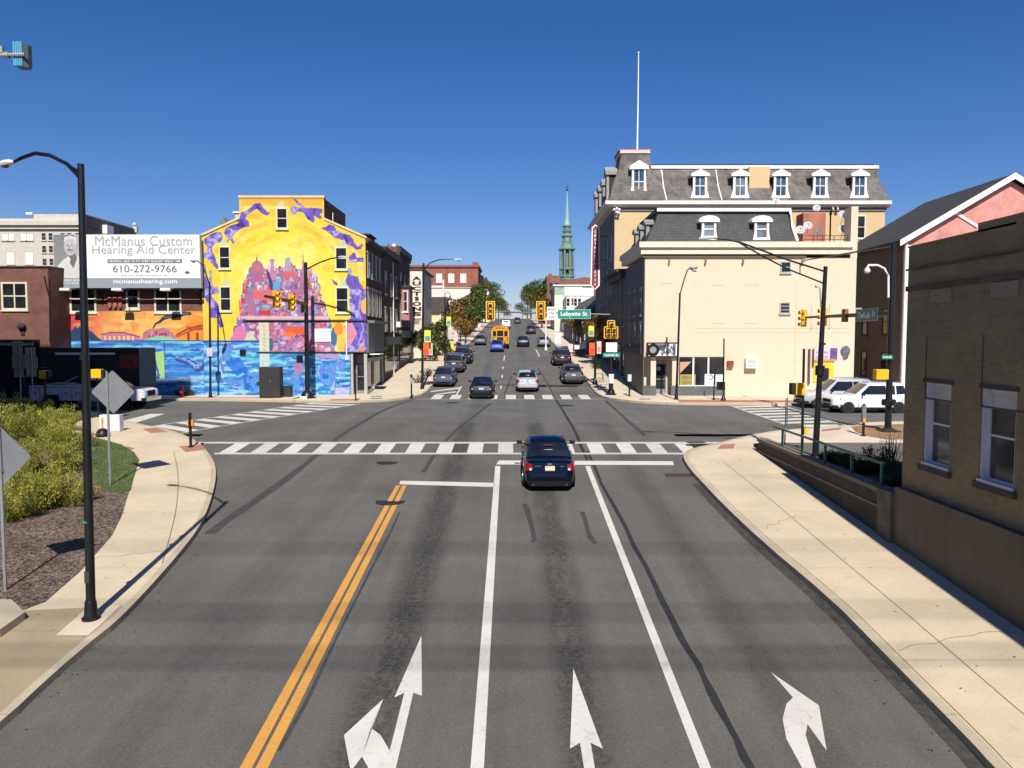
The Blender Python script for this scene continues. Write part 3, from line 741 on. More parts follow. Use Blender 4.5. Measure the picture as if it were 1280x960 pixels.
for x in np.arange(314, 392, 4.6): house(x+cv.rng.uniform(-1, 1), 337-cv.rng.uniform(0, 8)*(1-abs(x-352)/50), cv.rng.uniform(3, 5.5), cv.rng.uniform(8, 13))
for y in np.arange(346, 436, 7):
    s0, s1 = np.interp(y, [330, 360, 388, 408, 442], [318, 306, 303, 297, 292]), np.interp(y, [330, 342, 372, 400, 442], [384, 395, 403, 411, 421]); house(s0-cv.rng.uniform(1, 4), y, cv.rng.uniform(3, 6), cv.rng.uniform(6, 10)); house(s1-cv.rng.uniform(1, 4), y+2, cv.rng.uniform(3, 6), cv.rng.uniform(6, 10))
cv.disc(324, 334, 7.5, 9, (176, 120, 160)); cv.disc(324, 336, 6, 7, (206, 120, 130)); cv.rect(317, 331, 338, 352, (170, 120, 170)); cv.line([(324, 326), (324, 321)], .8, (150, 100, 150))
for q in range(4): cv.rect(318+q*3.3, 319.6+q*3.3, 341, 350, (214, 90, 110))
cv.poly([(338, 348), (341, 330), (339, 323), (346, 323), (344, 330), (348, 348)], (200, 140, 180)); cv.poly([(357, 345), (359, 322), (365, 320), (367, 345)], (180, 170, 190)); cv.poly([(352, 345), (356, 338), (370, 338), (374, 346)], (220, 110, 110))
cv.poly([(377, 352), (380, 330), (381, 312), (382.5, 330), (386, 352)], (176, 130, 170)); cv.poly([(335, 336), (338, 338), (346, 362), (340, 362)], (70, 70, 110)); cv.rect(343, 352, 352, 362, (110, 170, 225))
cv.rect(318, 352, 362, 374, (226, 120, 120)); cv.rect(325, 340, 387, 393, (214, 60, 80)); cv.rect(303, 308, 372, 378, (214, 70, 80))
# ledge, lower city band and hillside
cv.rect(303, 412, 394, 399, (232, 190, 200)); cv.rect(303, 415, 399, 401.2, (50, 40, 60))
for i in range(55):
    x, y = cv.rng.uniform(306, 414), cv.rng.uniform(402, 436); c = CITY[cv.rng.randint(len(CITY))]; w_ = cv.rng.uniform(3, 9)
    cv.rect(x, x+w_, y, y+cv.rng.uniform(3, 7), c, .9); cv.rect(x+1, x+2, y+1, y+3, (80, 60, 120), .7)
cv.disc(371, 412, 13, 5, (240, 100, 50)); cv.disc(362, 417, 8, 3, (245, 130, 60))
cv.poly([(288, 425), (300, 402), (318, 425)], (226, 130, 180)); cv.poly([(306, 425), (312, 410), (322, 425)], (210, 215, 190)); cv.line([(300, 404), (306, 400), (311, 412)], 2.5, (150, 110, 180))
cv.disc(339, 430, 3, 8, (60, 110, 140)); cv.disc(418, 420, 4, 12, (70, 120, 160)); cv.disc(452, 368, 6, 14, (250, 176, 90))
cv.disc(424, 410, 6, 8, (246, 160, 60)); cv.poly([(430, 440), (436, 404), (446, 408), (440, 440)], (226, 140, 170))
# --- flying and climbing figures, loose purple brushwork along both edges
def shape(cv, pts, cols, sc, ox, oy, seed=0):
    """painted figure: outline from a sketch, filled with loose brushwork"""
    if not hasattr(cv, 'SW'): cv.SW = (cv.X+cv.noise(7, 2)*.9, cv.Y+cv.noise(7, 2)*.9); cv.N1 = cv.noise(9, 4); cv.N2 = cv.noise(4.5, 3)
    pl = [(ox+p/sc, oy+q/sc) for p, q in pts]; X0, Y0 = cv.X, cv.Y; cv.X, cv.Y = cv.SW; m = np.zeros((cv.H, cv.W), bool); j = len(pl)-1
    for i in range(len(pl)):
        xi, yi = pl[i]; xj, yj = pl[j]
        if yi != yj: m ^= ((yi > cv.Y) != (yj > cv.Y)) & (cv.X < (xj-xi)*(cv.Y-yi)/(yj-yi)+xi)
        j = i
    cv.X, cv.Y = X0, Y0
    t = np.clip(.5+.75*np.roll(cv.N1, seed*13, 1)+.35*cv.N2, 0, .999)*(len(cols)-1); k = t.astype(int); f = (t-k)[..., None]; C = np.array(cols, float)
    col = C[k]*(1-f)+C[np.minimum(k+1, len(cols)-1)]*f; cv.c[m] = col[m]
    e = m & ~(np.roll(m, 1, 0) & np.roll(m, -1, 0) & np.roll(m, 1, 1) & np.roll(m, -1, 1)); cv.c[e] = cv.c[e]*.55+np.array(cols[0])*.35
VI = [(70, 48, 140), (96, 72, 178), (126, 102, 202), (108, 84, 190), (160, 146, 224), (206, 202, 240), (150, 134, 218)]
A_ = (6.857, 250, 230); B_ = (6.857, 360, 230); C_ = (6.4, 360, 360); D_ = (6.857, 250, 360)
shape(cv, [(60, 470), (110, 430), (170, 405), (205, 410), (220, 450), (205, 490), (160, 500), (130, 540), (125, 580), (150, 620), (160, 660), (180, 700), (165, 725), (130, 690), (100, 650), (70, 630), (40, 620), (35, 600), (70, 580), (90, 540), (70, 510)], VI, *A_)
shape(cv, [(240, 380), (300, 350), (360, 330), (340, 320), (370, 290), (375, 240), (400, 235), (440, 220), (500, 165), (540, 160), (570, 200), (600, 235), (625, 240), (600, 270), (560, 255), (520, 215), (480, 230), (430, 260), (410, 290), (445, 320), (450, 360), (400, 370), (350, 395), (320, 420), (300, 450), (320, 500), (310, 510), (280, 470), (260, 500), (255, 490), (270, 460), (240, 440), (230, 410)], VI, *A_, 2)
shape(cv, [(65, 125), (90, 130), (130, 165), (170, 205), (310, 205), (315, 240), (290, 260), (315, 285), (300, 295), (240, 270), (250, 310), (230, 330), (190, 300), (150, 240), (110, 235), (80, 260), (50, 240), (45, 200), (70, 185), (120, 205), (130, 195)], VI, *B_, 3)
shape(cv, [(290, 370), (340, 365), (370, 340), (410, 355), (430, 390), (480, 420), (540, 435), (570, 465), (590, 510), (610, 540), (635, 520), (640, 500), (655, 520), (640, 555), (600, 560), (560, 530), (510, 510), (460, 470), (400, 455), (370, 420), (340, 395)], VI, *B_, 4)
shape(cv, [(530, 620), (560, 600), (590, 595), (600, 625), (660, 625), (660, 660), (590, 665), (540, 665)], VI, *B_, 5); cv.disc(444, 318, 2.6, 3.4, (110, 86, 186)); shape(cv, [(365, 790), (385, 815), (420, 830), (445, 855), (430, 865), (395, 845), (385, 820)], VI, *B_, 6)
shape(cv, [(500, 820), (530, 760), (560, 780), (610, 790), (620, 840), (640, 870), (650, 960), (540, 960), (540, 900), (500, 860)], VI, *B_, 7); cv.disc(438.5, 338, 3, 4.2, (150, 180, 190))
shape(cv, [(540, 40), (570, 0), (630, 0), (630, 60), (590, 110), (600, 160), (632, 220), (632, 510), (500, 510), (450, 480), (470, 420), (460, 300), (510, 230), (505, 150), (500, 90)], VI, *C_, 8)
cv.poly([(433, 437), (434, 405), (441, 402), (447, 416), (440, 428)], (228, 150, 178)); cv.disc(456, 382, 4, 9, (248, 190, 100)); cv.disc(452, 436, 3.6, 3.6, (242, 150, 90)); cv.line([(452, 368), (449, 388), (455, 410), (448, 430)], 1.1, (176, 170, 232), .8)
shape(cv, [(45, 690), (65, 685), (75, 780), (95, 830), (100, 740), (118, 735), (112, 820), (135, 880), (172, 880), (180, 930), (125, 940), (80, 965), (40, 965), (60, 840)], VI, *A_, 9)
shape(cv, [(30, 10), (110, 0), (180, 0), (150, 30), (110, 60), (165, 130), (190, 240), (215, 325), (180, 335), (150, 250), (85, 245), (85, 130), (60, 90)], VI, *D_, 10)
for (x, y) in ((277, 290), (355, 256), (424, 291)): pass
for (cx, cy) in ((283, 303), (430, 303), (285, 352), (430, 352), (355, 256)): cv.poly([(cx-6, cy+6), (cx-3, cy-3), (cx+3, cy-4), (cx+6, cy+6)], (214, 226, 190), .85)
# --- the river below
def water(cv, x0, x1, yt, yb):
    m = (cv.X >= x0) & (cv.X < x1) & (cv.Y >= yt) & (cv.Y < yb)
    n = cv.noise(14, 4); wv = np.sin(cv.Y*.55+cv.X*.05+3*n)*.5+.5
    base = np.stack([np.interp(wv, [0, .5, 1], [48, 84, 150]), np.interp(wv, [0, .5, 1], [128, 172, 216]), np.interp(wv, [0, .5, 1], [208, 232, 244])], -1)
    cv.c[m] = base[m]
    for i in range(int((x1-x0)*1.1)):
        x, y = cv.rng.uniform(x0, x1), cv.rng.uniform(yt+1, yb-2); l = cv.rng.uniform(5, 22); mm = cv.c.copy()
        c = [(34, 92, 186), (84, 176, 226), (156, 220, 240), (60, 130, 216), (108, 108, 214), (40, 160, 200), (196, 200, 236)][cv.rng.randint(7)]
        cv.line([(x, y), (x+l*.5, y+cv.rng.uniform(-1.5, 1.5)), (x+l, y)], cv.rng.uniform(.5, 1.4), c, .85)
        cv.c[~m] = mm[~m]
water(cv, 254, 325, 425, 500); water(cv, 325, 460, 440, 500)
cv.rect(254, 325, 425, 427, (20, 70, 150), .8); cv.rect(325, 459, 439.5, 441, (40, 50, 110), .9)
BL = [(44, 110, 214), (80, 160, 232), (34, 84, 190), (150, 210, 240)]
BV = [(44, 100, 196), (64, 136, 226), (104, 170, 236), (96, 124, 218), (150, 204, 242), (200, 230, 246)]
shape(cv, [(170, 620), (200, 540), (250, 470), (290, 500), (260, 560), (290, 600), (340, 600), (300, 650), (230, 620), (200, 700), (180, 740)], BV, *D_, 1); shape(cv, [(170, 770), (260, 770), (340, 790), (380, 740), (460, 690), (510, 680), (510, 880), (450, 890), (360, 840), (250, 830)], BV, *D_, 2)
shape(cv, [(0, 830), (0, 720), (60, 640), (120, 560), (130, 640), (90, 700), (130, 720), (130, 830)], BV, *C_, 3); shape(cv, [(225, 620), (300, 580), (370, 600), (400, 560), (430, 580), (470, 600), (450, 650), (400, 680), (380, 760), (380, 860), (340, 870), (330, 790), (260, 760), (230, 700)], BV, *C_, 4)
cv.line([(300, 446), (318, 450), (340, 448), (352, 442)], 2, (90, 200, 214), .9); cv.line([(278, 436), (272, 452), (278, 470)], 1.2, (170, 226, 240), .9); cv.poly([(282, 452), (300, 446), (310, 462), (296, 470)], (30, 110, 226), .7)
cv.poly([(392, 442), (424, 442), (424, 448), (400, 446)], (206, 150, 200), .9); cv.poly([(366, 456), (374, 450), (380, 462), (370, 472)], (196, 130, 170), .8)
for i in range(9): cv.rect(418+cv.rng.uniform(0, 14), 430+cv.rng.uniform(0, 8), 464+i*3.6, 466+i*3.6, [(170, 230, 240), (40, 90, 190)][i % 2], .8)
cv.rect(325, 337, 402, 439, (226, 222, 196)); cv.rect(325, 337, 441, 458, (206, 224, 226))
for q in range(7): cv.rect(330, 332, 406+q*5, 408+q*5, (150, 170, 150), .8)
cv.rect(418, 436, 484, 499, (200, 190, 226), .8)
topline = lambda x: np.interp(x, [255, 303, 303.2, 408, 408.2, 459], [296, 274, 247, 247, 275, 298])
ML, MR = AX(255, MY), AX(458.5, MY)
mb_root = thing('mural_building', 'tall brick building with a yellow mural of a city hill, purple figures and blue river', 'building', ((ML+MR)/2, MY, P(MY)))
painted_wall('painted_wall', cv, lambda x, y: (y >= topline(x)) & ~((x > 438.5) & (y > 441)), MY, paintm('mural_paint'), mb_root, .03)
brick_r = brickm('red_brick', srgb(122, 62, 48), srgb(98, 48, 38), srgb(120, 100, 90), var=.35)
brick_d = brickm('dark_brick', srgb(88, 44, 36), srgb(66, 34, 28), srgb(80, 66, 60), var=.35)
S_ = Wall('S', MY); E_ = Wall('E', MR); gz = P(MY)-.3
def z_(py): return AZ(py, MY)
Yb = 64.2
mb = MB()
out = [(ML, gz), (ML, z_(296)), (AX(303, MY), z_(274)), (AX(303, MY), z_(248)), (AX(408, MY), z_(248)), (AX(408, MY), z_(275)), (MR, z_(298)), (MR, z_(441)), (AX(438.5, MY), z_(441)), (AX(438.5, MY), gz)]
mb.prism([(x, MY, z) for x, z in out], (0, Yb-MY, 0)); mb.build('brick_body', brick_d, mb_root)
mb = MB(); mb.box(AX(438.5, MY)+.01, MR-.9, MY+1.2, Yb, gz, z_(441)-.01); mb.build('shop_wall', M('shop_grey', (.20, .195, .17), .7, var=.2), mb_root)
mb = MB()      # copings on the sloping gable
for (xa, ya, xb, yb_) in ((254, 296, 304, 273.4), (302.5, 247.2, 408.8, 247.2), (407.5, 274.6, 460, 298.2)):
    A = Vector((AX(xa, MY), MY-.08, AZ(ya, MY))); B = Vector((AX(xb, MY), MY-.08, AZ(yb_, MY))); up = Vector((0, 0, .16))
    mb.prism([A, B, B+up, A+up], (0, .5, 0))
mb.build('coping', M('pale_coping', (.62, .50, .26), .7), mb_root)
for (xa, ya, xb, yb_) in ((349, 260, 363, 286), (277, 308, 291, 336), (421, 309, 436, 337), (277, 358, 291, 389), (421, 359, 437, 391)):
    window(mb_root, Wall('S', MY-.03), AX((xa+xb)/2, MY), z_(yb_), AX(xb, MY)-AX(xa, MY), z_(ya)-z_(yb_), fm=M('pale_yellow_frame', (.62, .58, .42), .6), fw=.08)
mb = MB()
mb.box(AX(289, MY), AX(303, MY), MY+1.4, MY+3, z_(285), z_(262.5)); mb.build('chimney', M('pale_chimney', (.52, .46, .38), .8, var=.15), mb_root)
mb = MB(); mb.box(AX(287, MY), AX(303.5, MY), MY+1.3, MY+3.1, z_(262.5), z_(260.8)); mb.build('chimney_cap', white, mb_root)
mb = MB(); mb.box(AX(440, MY), AX(457, MY), MY+2, MY+4.4, z_(296), z_(289.5)); mb.box(AX(438, MY), AX(459, MY), MY+1.7, MY+4.6, z_(289.4), z_(287.8)); mb.build('dormer', roofing, mb_root)
mb = MB(); mb.tube([at(416, 283, MY+1), at(416, 266, MY+1)], .03, 6); mb.build('vent_pipe', white, mb_root)
# ledges of the mural and the corner shop
mb = MB(); S_.box(mb, AX(305, MY), MR+.1, z_(401), z_(399.6), .03, .17); S_.box(mb, AX(321, MY), MR+.06, z_(440.6), z_(439.6), .03, .12); mb.build('ledge', M('dark_ledge', (.05, .045, .06), .7), mb_root)
fasc = M('shop_fascia', (.13, .13, .125), .6, var=.1)
mb = MB(); mb.box(MR-.02, MR+.14, MY+.05, Yb-.2, z_(441), z_(402)); mb.build('fascia', fasc, mb_root)
mb = MB(); mb.box(MR-.1, MR+.55, MY+.3, Yb-.4, z_(403.5), z_(400.2)); mb.build('shop_cornice', M('weathered_lead', (.16, .15, .14), .7), mb_root)
gpost = M('shop_post', (.36, .36, .31), .5, var=.1)
mb = MB(); mb.box(AX(438.5, MY), AX(441.3, MY), MY-.02, MY+.3, gz, z_(441)); mb.box(AX(455, MY), MR+.02, MY-.02, MY+.22, gz, z_(441)-.02)
mb.box(MR-.2, MR+.03, MY+2.8, MY+3.0, gz, z_(441)); mb.box(MR-.2, MR+.02, MY+.22, Yb, gz, gz+.75); mb.box(MR-.2, MR+.02, MY+.22, Yb, z_(452), z_(448)); mb.box(MR-.2, MR+.03, Yb-.3, Yb-.1, gz, z_(441)); mb.build('shop_frame', gpost, mb_root)
mb = MB(); mb.box(MR-.15, MR-.10, MY+.2, Yb-.2, gz+.7, z_(448)); mb.build('shop_window', glass, mb_root)
mb = MB(); mb.box(AX(442, MY), AX(455, MY), MY+.9, MY+1.0, gz, z_(443)); dr = mb.build('shop_door', M('grey_door_frame', (.22, .22, .2), .5), mb_root)
mb = MB(); mb.box(AX(443.5, MY), AX(453.5, MY), MY+.87, MY+.9, gz+.75, z_(455)); mb.build('pane', glass, dr)
mb = MB(); mb.box(AX(443, MY), AX(454, MY), MY+.84, MY+.88, z_(472), z_(471)); mb.build('door_bar', steel, dr)
mb = MB(); mb.box(MR+.05, MR+.9, MY+.4, MY+2.2, z_(443.5), z_(442.5)); mb.build('light_canopy', white, mb_root)
# small things fixed to the mural wall
p = at(403.5, 427, MY-.03); t = thing('wall_plaque', 'white notice board with lines of faint lettering on the city mural', 'sign', p)
mb = MB(); mb.box(p.x-.6, p.x+.6, p.y-.05, p.y, p.z, p.z+.95); mb.build('board', white, t)
gtx = M('grey_text', (.45, .46, .46), .7)
for i in range(4): mb = MB(); mb.box(p.x-.45+.05*(i % 2), p.x+.45-.07*(i % 3), p.y-.056, p.y-.05, p.z+.72-i*.17, p.z+.78-i*.17); mb.build('text_line', gtx, t)
for (a, b, w_) in ((304, 444, .42), (375, 452, .45)):
    p = at(a, b, MY-.03); mb = MB(); mb.box(-w_/2, w_/2, -.12, 0, 0, w_); mb.box(-w_/2+.05, w_/2-.05, -.14, -.121, .05, w_-.05)
    o = mb.build('vent_box', blackm); o.location = p; tag(o, 'small black vent box on the blue waves, '+('near the black cabinet top left' if a < 350 else 'beside the thick black traffic pole'), 'vent', 'black vent boxes on the mural')
p = at(433.5, 448, MY-.03); mb = MB(); mb.tube([(0, -.06, 0), (0, -.06, 3.0)], .05, 8); mb.box(-.08, .08, -.12, 0, -.12, .12); o = mb.build('downpipe', white); o.location = p; tag(o, 'white downpipe running down the right side of the mural', 'pipe')
def dish(x, y, Y, r, m, label, face=(0, -1, .5), grp='satellite dishes'):
    p = at(x, y, Y); t = thing('satellite_dish', label, 'satellite dish', p, grp)
    f = Vector(face).normalized(); mb = MB(); q = f.to_track_quat('Z', 'Y')
    vs = []; fs = []; n = 14
    for i in range(4):
        rr = r*(i+1)/4
        for j in range(n):
            a = 2*math.pi*j/n; vs.append(Vector(p)+q @ Vector((rr*math.cos(a)*.92, rr*math.sin(a), .35*rr*rr/r)))
    fs = [tuple(range(n))]+[(i*n+j, i*n+(j+1) % n, (i+1)*n+(j+1) % n, (i+1)*n+j) for i in range(3) for j in range(n)]
    mb.add(vs, fs, True); o = mb.build('reflector', m, t)
    md = o.modifiers.new('thick', 'SOLIDIFY'); md.thickness = .02
    mb = MB(); lo = Vector(p)-f*.12; mb.tube([lo, lo-Vector((0, 0, r*1.1)), lo+Vector((0, .3, -r*1.4))], .025, 6); mb.build('mast', steel, t)
    mb = MB(); a = Vector(p)+q @ Vector((0, -r*.95, .3*r)); b = Vector(p)+f*r*.9+Vector((0, 0, -.1*r)); mb.tube([a, b], .015, 6); mb.ball(b, .045); mb.build('feed_arm', steel, t)
dish(281, 278, MY+.4, .33, M('dark_grey_dish', (.09, .09, .10), .5), 'dark grey satellite dish on the left shoulder of the yellow mural gable')
# street side of the mural building: windows and cornice facing right
sillm = M('stone_sill', (.30, .27, .24), .8)
for i in range(4):
    for (b0, h) in ((z_(345), 1.75), (z_(393), 1.9)):
        window(mb_root, E_, MY+1.0+i*1.65, b0, .85, h, fm=M('dim_frame', (.26, .24, .22), .6), lintel=sillm)
mb = MB(); mb.box(MR-.1, MR+.32, MY+.02, Yb, z_(301), z_(297.6)); mb.box(MR-.1, MR+.2, MY+.02, Yb, z_(303.5), z_(301)); mb.build('cornice', darkwood, mb_root)
# ------------------------------------------------------------ brick rows going up the left of the street
def row_house(label, y0, y1, x, ztop, mat, cor=.3, floors=((2.9, 1.9), (6.0, 1.8)), n=3, shop=True, gable=None, name='row_house'):
    g = P(y0)-.3; rt = thing(name, label, 'row house', (x-4, (y0+y1)/2, P(y0)), 'brick row houses up the left of the street')
    mb = MB(); mb.box(x-9, x, y0+.005, y1, g, ztop); mb.build('wall', mat, rt)
    W = Wall('E', x); zb = P((y0+y1)/2)
    mb = MB(); mb.box(x-.2, x+cor, y0+.02, y1-.02, ztop-.45, ztop+.08); mb.box(x-.2, x+cor*.6, y0+.02, y1-.02, ztop-.8, ztop-.45)
    for k in range(int((y1-y0)/.8)): mb.box(x, x+cor*.8, y0+.3+k*.8, y0+.42+k*.8, ztop-.75, ztop-.45)
    mb.build('cornice', darkwood, rt)
    for (b, h) in floors:
        for i in range(n):
            window(rt, W, y0+(i+.5)*(y1-y0)/n, zb+b+1.2, .95, h, fm=M('dim_frame', (.26, .24, .22), .6), lintel=sillm, bl=.3 if (i+int(b)) % 3 == 0 else 0)
    if shop:
        mb = MB(); W.box(mb, y0+.1, y1-.1, zb+2.9, zb+3.6, 0, .25); mb.build('fascia', fasc, rt)
        mb = MB(); W.box(mb, y0+.25, y1-1.6, zb+.5, zb+2.85, 0, .06); f = mb.build('shop_window', blackm, rt)
        mb = MB(); W.box(mb, y0+.4, y1-1.75, zb+.65, zb+2.7, .061, .075); mb.build('pane', glass, f)
        mb = MB(); W.box(mb, y1-1.4, y1-.3, zb-.2, zb+2.7, 0, .05); f = mb.build('door', M('dark_door', (.03, .035, .04), .5), rt)
        mb = MB(); W.box(mb, y1-1.2, y1-.5, zb+1.0, zb+2.4, .051, .06); mb.build('pane', glass, f)
    return rt
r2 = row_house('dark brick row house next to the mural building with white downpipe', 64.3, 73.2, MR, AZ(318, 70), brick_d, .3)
mb = MB(); mb.tube([(MR+.1, 69.4, P(69)), (MR+.1, 69.4, AZ(322, 70))], .05, 6); mb.build('downpipe', white, r2)
mb = MB(); mb.box(MR+.02, MR+.4, 71.5, 72.3, P(71)+4.3, P(71)+4.8); mb.build('window_air_conditioner', white, r2)
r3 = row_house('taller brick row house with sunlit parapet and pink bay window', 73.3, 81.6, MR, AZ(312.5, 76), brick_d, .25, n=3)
mb = MB(); mb.box(MR-6, MR-.1, 73.25, 73.7, AZ(316, 74), AZ(309, 74)); mb.box(AX(493, 73.5)-.5, AX(502, 73.5)-1.2, 73.2, 73.9, AZ(312, 74), AZ(306, 74)); mb.build('parapet', brick_r, r3)
mb = MB(); mb.box(MR-.7, MR-.4, 74.4, 75, AZ(315, 74), AZ(304, 74)); mb.build('chimney', white, r3)
pinkb = M('pink_clapboard', (.36, .17, .15), .7, var=.15)
bx0 = MR; by0 = 74.9; mb = MB(); mb.prism([(bx0, by0-.3, AZ(401, 78)), (bx0+.8, by0, AZ(401, 78)), (bx0+.8, by0+2.6, AZ(401, 78)), (bx0, by0+3, AZ(401, 78))], (0, 0, AZ(362, 78)-AZ(401, 78))); bay = mb.build('bay', pinkb, r3)
mb = MB(); mb.prism([(bx0, by0-.5, 0), (bx0+.95, by0-.15, 0), (bx0+.95, by0+2.8, 0), (bx0, by0+3.2, 0)], (0, 0, .18)); o = mb
o.v = [(a, b, c+AZ(362, 78)) for a, b, c in o.v]; o.build('bay_roof', darkwood, bay)
window(r3, Wall('S', by0-.16), bx0+.40, AZ(391, 78), .55, AZ(366, 78)-AZ(391, 78), fm=white)
# auctions building
ax0, ax1 = AX(514.5, 87), AX(528.5, 87)
r4 = thing('auction_house', 'pale end wall painted with the tall black letters of AUCTIONS', 'building', (ax0, 88, P(88)))
pale = M('pale_plaster', (.62, .54, .42), .8, var=.12, stain=.25)
mb = MB(); mb.box(ax0-6, ax1, 87, 97, P(87)-.3, AZ(338.5, 87)); mb.build('wall', pale, r4)
mb = MB(); mb.box(ax0-6, ax1+.3, 86.95, 97.1, AZ(338.5, 87), AZ(336.5, 87)); mb.build('coping', darkwood, r4)
mb = MB(); mb.box(ax0+.1, ax1-.05, 86.92, 86.995, AZ(398, 87), AZ(341, 87)); mb.build('sign_panel', M('cream_panel', (.74, .66, .52), .7, var=.08), r4)
txtb = M('black_lettering', (.014, .012, .012), .6)
for i, chv in enumerate('AUCTIONS'):
    text(chv, .46, ((ax0+ax1)/2+.02, 86.9, AZ(348+i*6.35, 87)), txtb, r4, width=.98 if chv != 'I' else .42, bold=.045, name='letter')
redt = M('faded_red_text', (.5, .25, .2), .7)
for i in range(3): mb = MB(); mb.box(ax0+.2, ax1-.2-.1*i, 86.9, 86.92, AZ(399.5+i*2.2, 87), AZ(398.7+i*2.2, 87)); mb.build('text_line', redt, r4)
# small gabled house with brown roof
hx0, hx1 = AX(528, 112), AX(553.5, 112)
r5 = thing('shop_house', 'low cream house with a brown shingle roof facing the side', 'house', (hx0, 112, P(112)))
mb = MB(); mb.box(hx0-4, hx1, 112, 121, P(112)-.3, AZ(390, 112)); mb.build('wall', M('butter_plaster', (.66, .56, .33), .8, var=.08), r5)
mb = MB(); a, b = AZ(390, 112), AZ(371, 116); mb.prism([(hx0-4, 111.5, a), (hx0-4, 116.5, b), (hx0-4, 121.5, a)], (hx1-hx0+4.4, 0, 0)); mb.build('roof', brickm('brown_shingle', (.085, .055, .045), (.06, .042, .036), (.03, .022, .02), bw=.35, bh=.16, ms=.01), r5)
mb = MB(); mb.tube([(hx1-.3, 111.9, P(112)), (hx1-.3, 111.9, a)], .06, 6); mb.build('downpipe', white, r5)
# white walled building and the long brick building behind it
wx0, wx1 = AX(526, 178), AX(588, 178)
r6 = thing('white_building', 'broad white rendered building with a stepped blank side wall', 'building', (wx0, 178, P(178)))
mb = MB(); mb.box(wx0-6, wx1-6.2, 178, 192, P(178)-1, AZ(357, 178)); mb.box(wx1-6.2, wx1, 178.003, 192, P(178)-1, AZ(360, 178)); mb.build('wall', M('white_render', (.60, .58, .52), .8, var=.08, stain=.2), r6)
mb = MB(); mb.box(wx0-6, wx1+.2, 177.8, 192.1, AZ(360, 178), AZ(359, 178)); mb.build('coping', M('grey_coping', (.4, .39, .37), .8), r6)
mb = MB(); mb.box(AX(554, 177.5), AX(556, 177.5), 176.9, 177.8, AZ(372, 178), AZ(350, 178)); mb.build('chimney', pale, r6)
kx0, kx1 = AX(506, 210), AX(598, 210); W = Wall('S', 210)
r7 = thing('brick_block', 'long red brick block with four pale windows above the white wall', 'building', (kx0, 210, P(210)))
mb = MB(); mb.box(kx0-6, kx1, 210, 228, P(210)-1, AZ(334, 210)); mb.build('wall', brickm('warm_brick', srgb(150, 84, 66), srgb(134, 72, 56), srgb(140, 100, 84)), r7)
mb = MB(); mb.box(kx0-6, kx1+.4, 209.6, 228, AZ(334, 210), AZ(331.5, 210)); mb.box(kx1-1.6, kx1, 210.4, 212, AZ(331, 210), AZ(327.5, 210)); mb.build('parapet', brickm('warm_brick', (1, 1, 1), (1, 1, 1), (1, 1, 1)), r7)
for a in (534.5, 549.5, 564.5, 579.5):
    window(r7, W, AX(a, 210), AZ(353, 210), 1.6, AZ(342, 210)-AZ(353, 210), gm_=blind, fw=.14, bars=(1, 2))
mb = MB(); mb.box(kx1, kx1+1.2, 213, 222, AZ(385, 210), AZ(343, 210)); mb.build('fire_escape', blackm, r7)
tw = thing('white_bay_house', 'narrow white bay front beside the long brick block', 'house', (kx1+1.7, 232, P(232)))
mb = MB(); mb.box(kx1+.4, kx1+2.2, 231, 236, P(232)-1, AZ(356, 232)); mb.build('bay', white, tw)
mb = MB(); mb.lathe((kx1+1.4, 231, AZ(356, 232)), [(1.3, 0), (1.0, .8), (.2, 2.2)], 8); mb.build('roof', roofing, tw)
window(tw, Wall('S', 231), kx1+1.3, AZ(372, 232), .9, 2)
# ------------------------------------------------------------ left: brick building with the river mural, billboard, office behind
BL0 = AX(90, MY)
lb = thing('brick_building', 'low red brick building with an orange and blue river mural along its ground floor', 'building', ((BL0+ML)/2, MY, P(MY)))
mb = MB(); mb.box(BL0-14, ML-.02, MY, MY+14, P(MY)-.3, AZ(334, MY)); mb.build('wall', brick_r, lb)
cv = Canvas(90, 255, 389, 496, 1.7); X, Y_ = cv.X, cv.Y
n1 = cv.noise(40, 4); n2 = cv.noise(12, 3)
t = np.clip((X-90)/165+.25*n1, 0, 1); v = np.clip((Y_-389)/36, 0, 1)
for k in range(3):
    cv.c[..., k] = np.interp(t, [0, .08, .3, .6, 1], [[224, 82, 84][k], [240, 120, 90][k], [250, 190, 110][k], [252, 206, 120][k], [248, 160, 60][k]])
cv.c += (n2*14)[..., None]*np.array([.6, 1, 1.1])
for i in range(26):
    x, y = cv.rng.uniform(95, 250), cv.rng.uniform(391, 420); l = cv.rng.uniform(8, 26)
    cv.line([(x, y), (x+l*.5, y-cv.rng.uniform(-2, 4)), (x+l, y)], cv.rng.uniform(1.5, 4), [(246, 140, 60), (255, 222, 150), (250, 170, 80), (255, 200, 110)][i % 4], .5)
cv.poly([(218, 424), (224, 410), (244, 402), (256, 402), (256, 425), (218, 425)], (246, 150, 50), .8)
cv.line([(221, 419), (238, 410), (256, 406)], 1, (150, 60, 50)); cv.line([(222, 421), (240, 413), (256, 410)], .7, (150, 60, 50))
cv.rect(234, 256, 408, 413, (190, 70, 70), .8)
for x in (235, 246, 255): cv.rect(x, x+3, 417, 425, (140, 70, 60)); cv.disc(x+1.5, 417, 1.5, 2, (140, 70, 60))
cv.poly([(90, 425), (90, 414), (94, 410), (96, 406), (98, 411), (101, 407), (103, 411), (112, 412), (118, 416), (124, 422), (128, 425)], (44, 70, 110))
cv.poly([(128, 425), (128, 418), (140, 415.5), (155, 415.5), (172, 420), (180, 425)], (214, 130, 160)); cv.line([(128, 418), (141, 415.3), (156, 415.5), (176, 421)], .8, (150, 80, 120))
for i in range(7): cv.rect(131+i*5.8, 134+i*5.8, 420, 425, (250, 206, 140))
cv.poly([(178, 425), (180, 416), (188, 411), (196, 411), (206, 409), (216, 415), (223, 425)], (206, 124, 150))
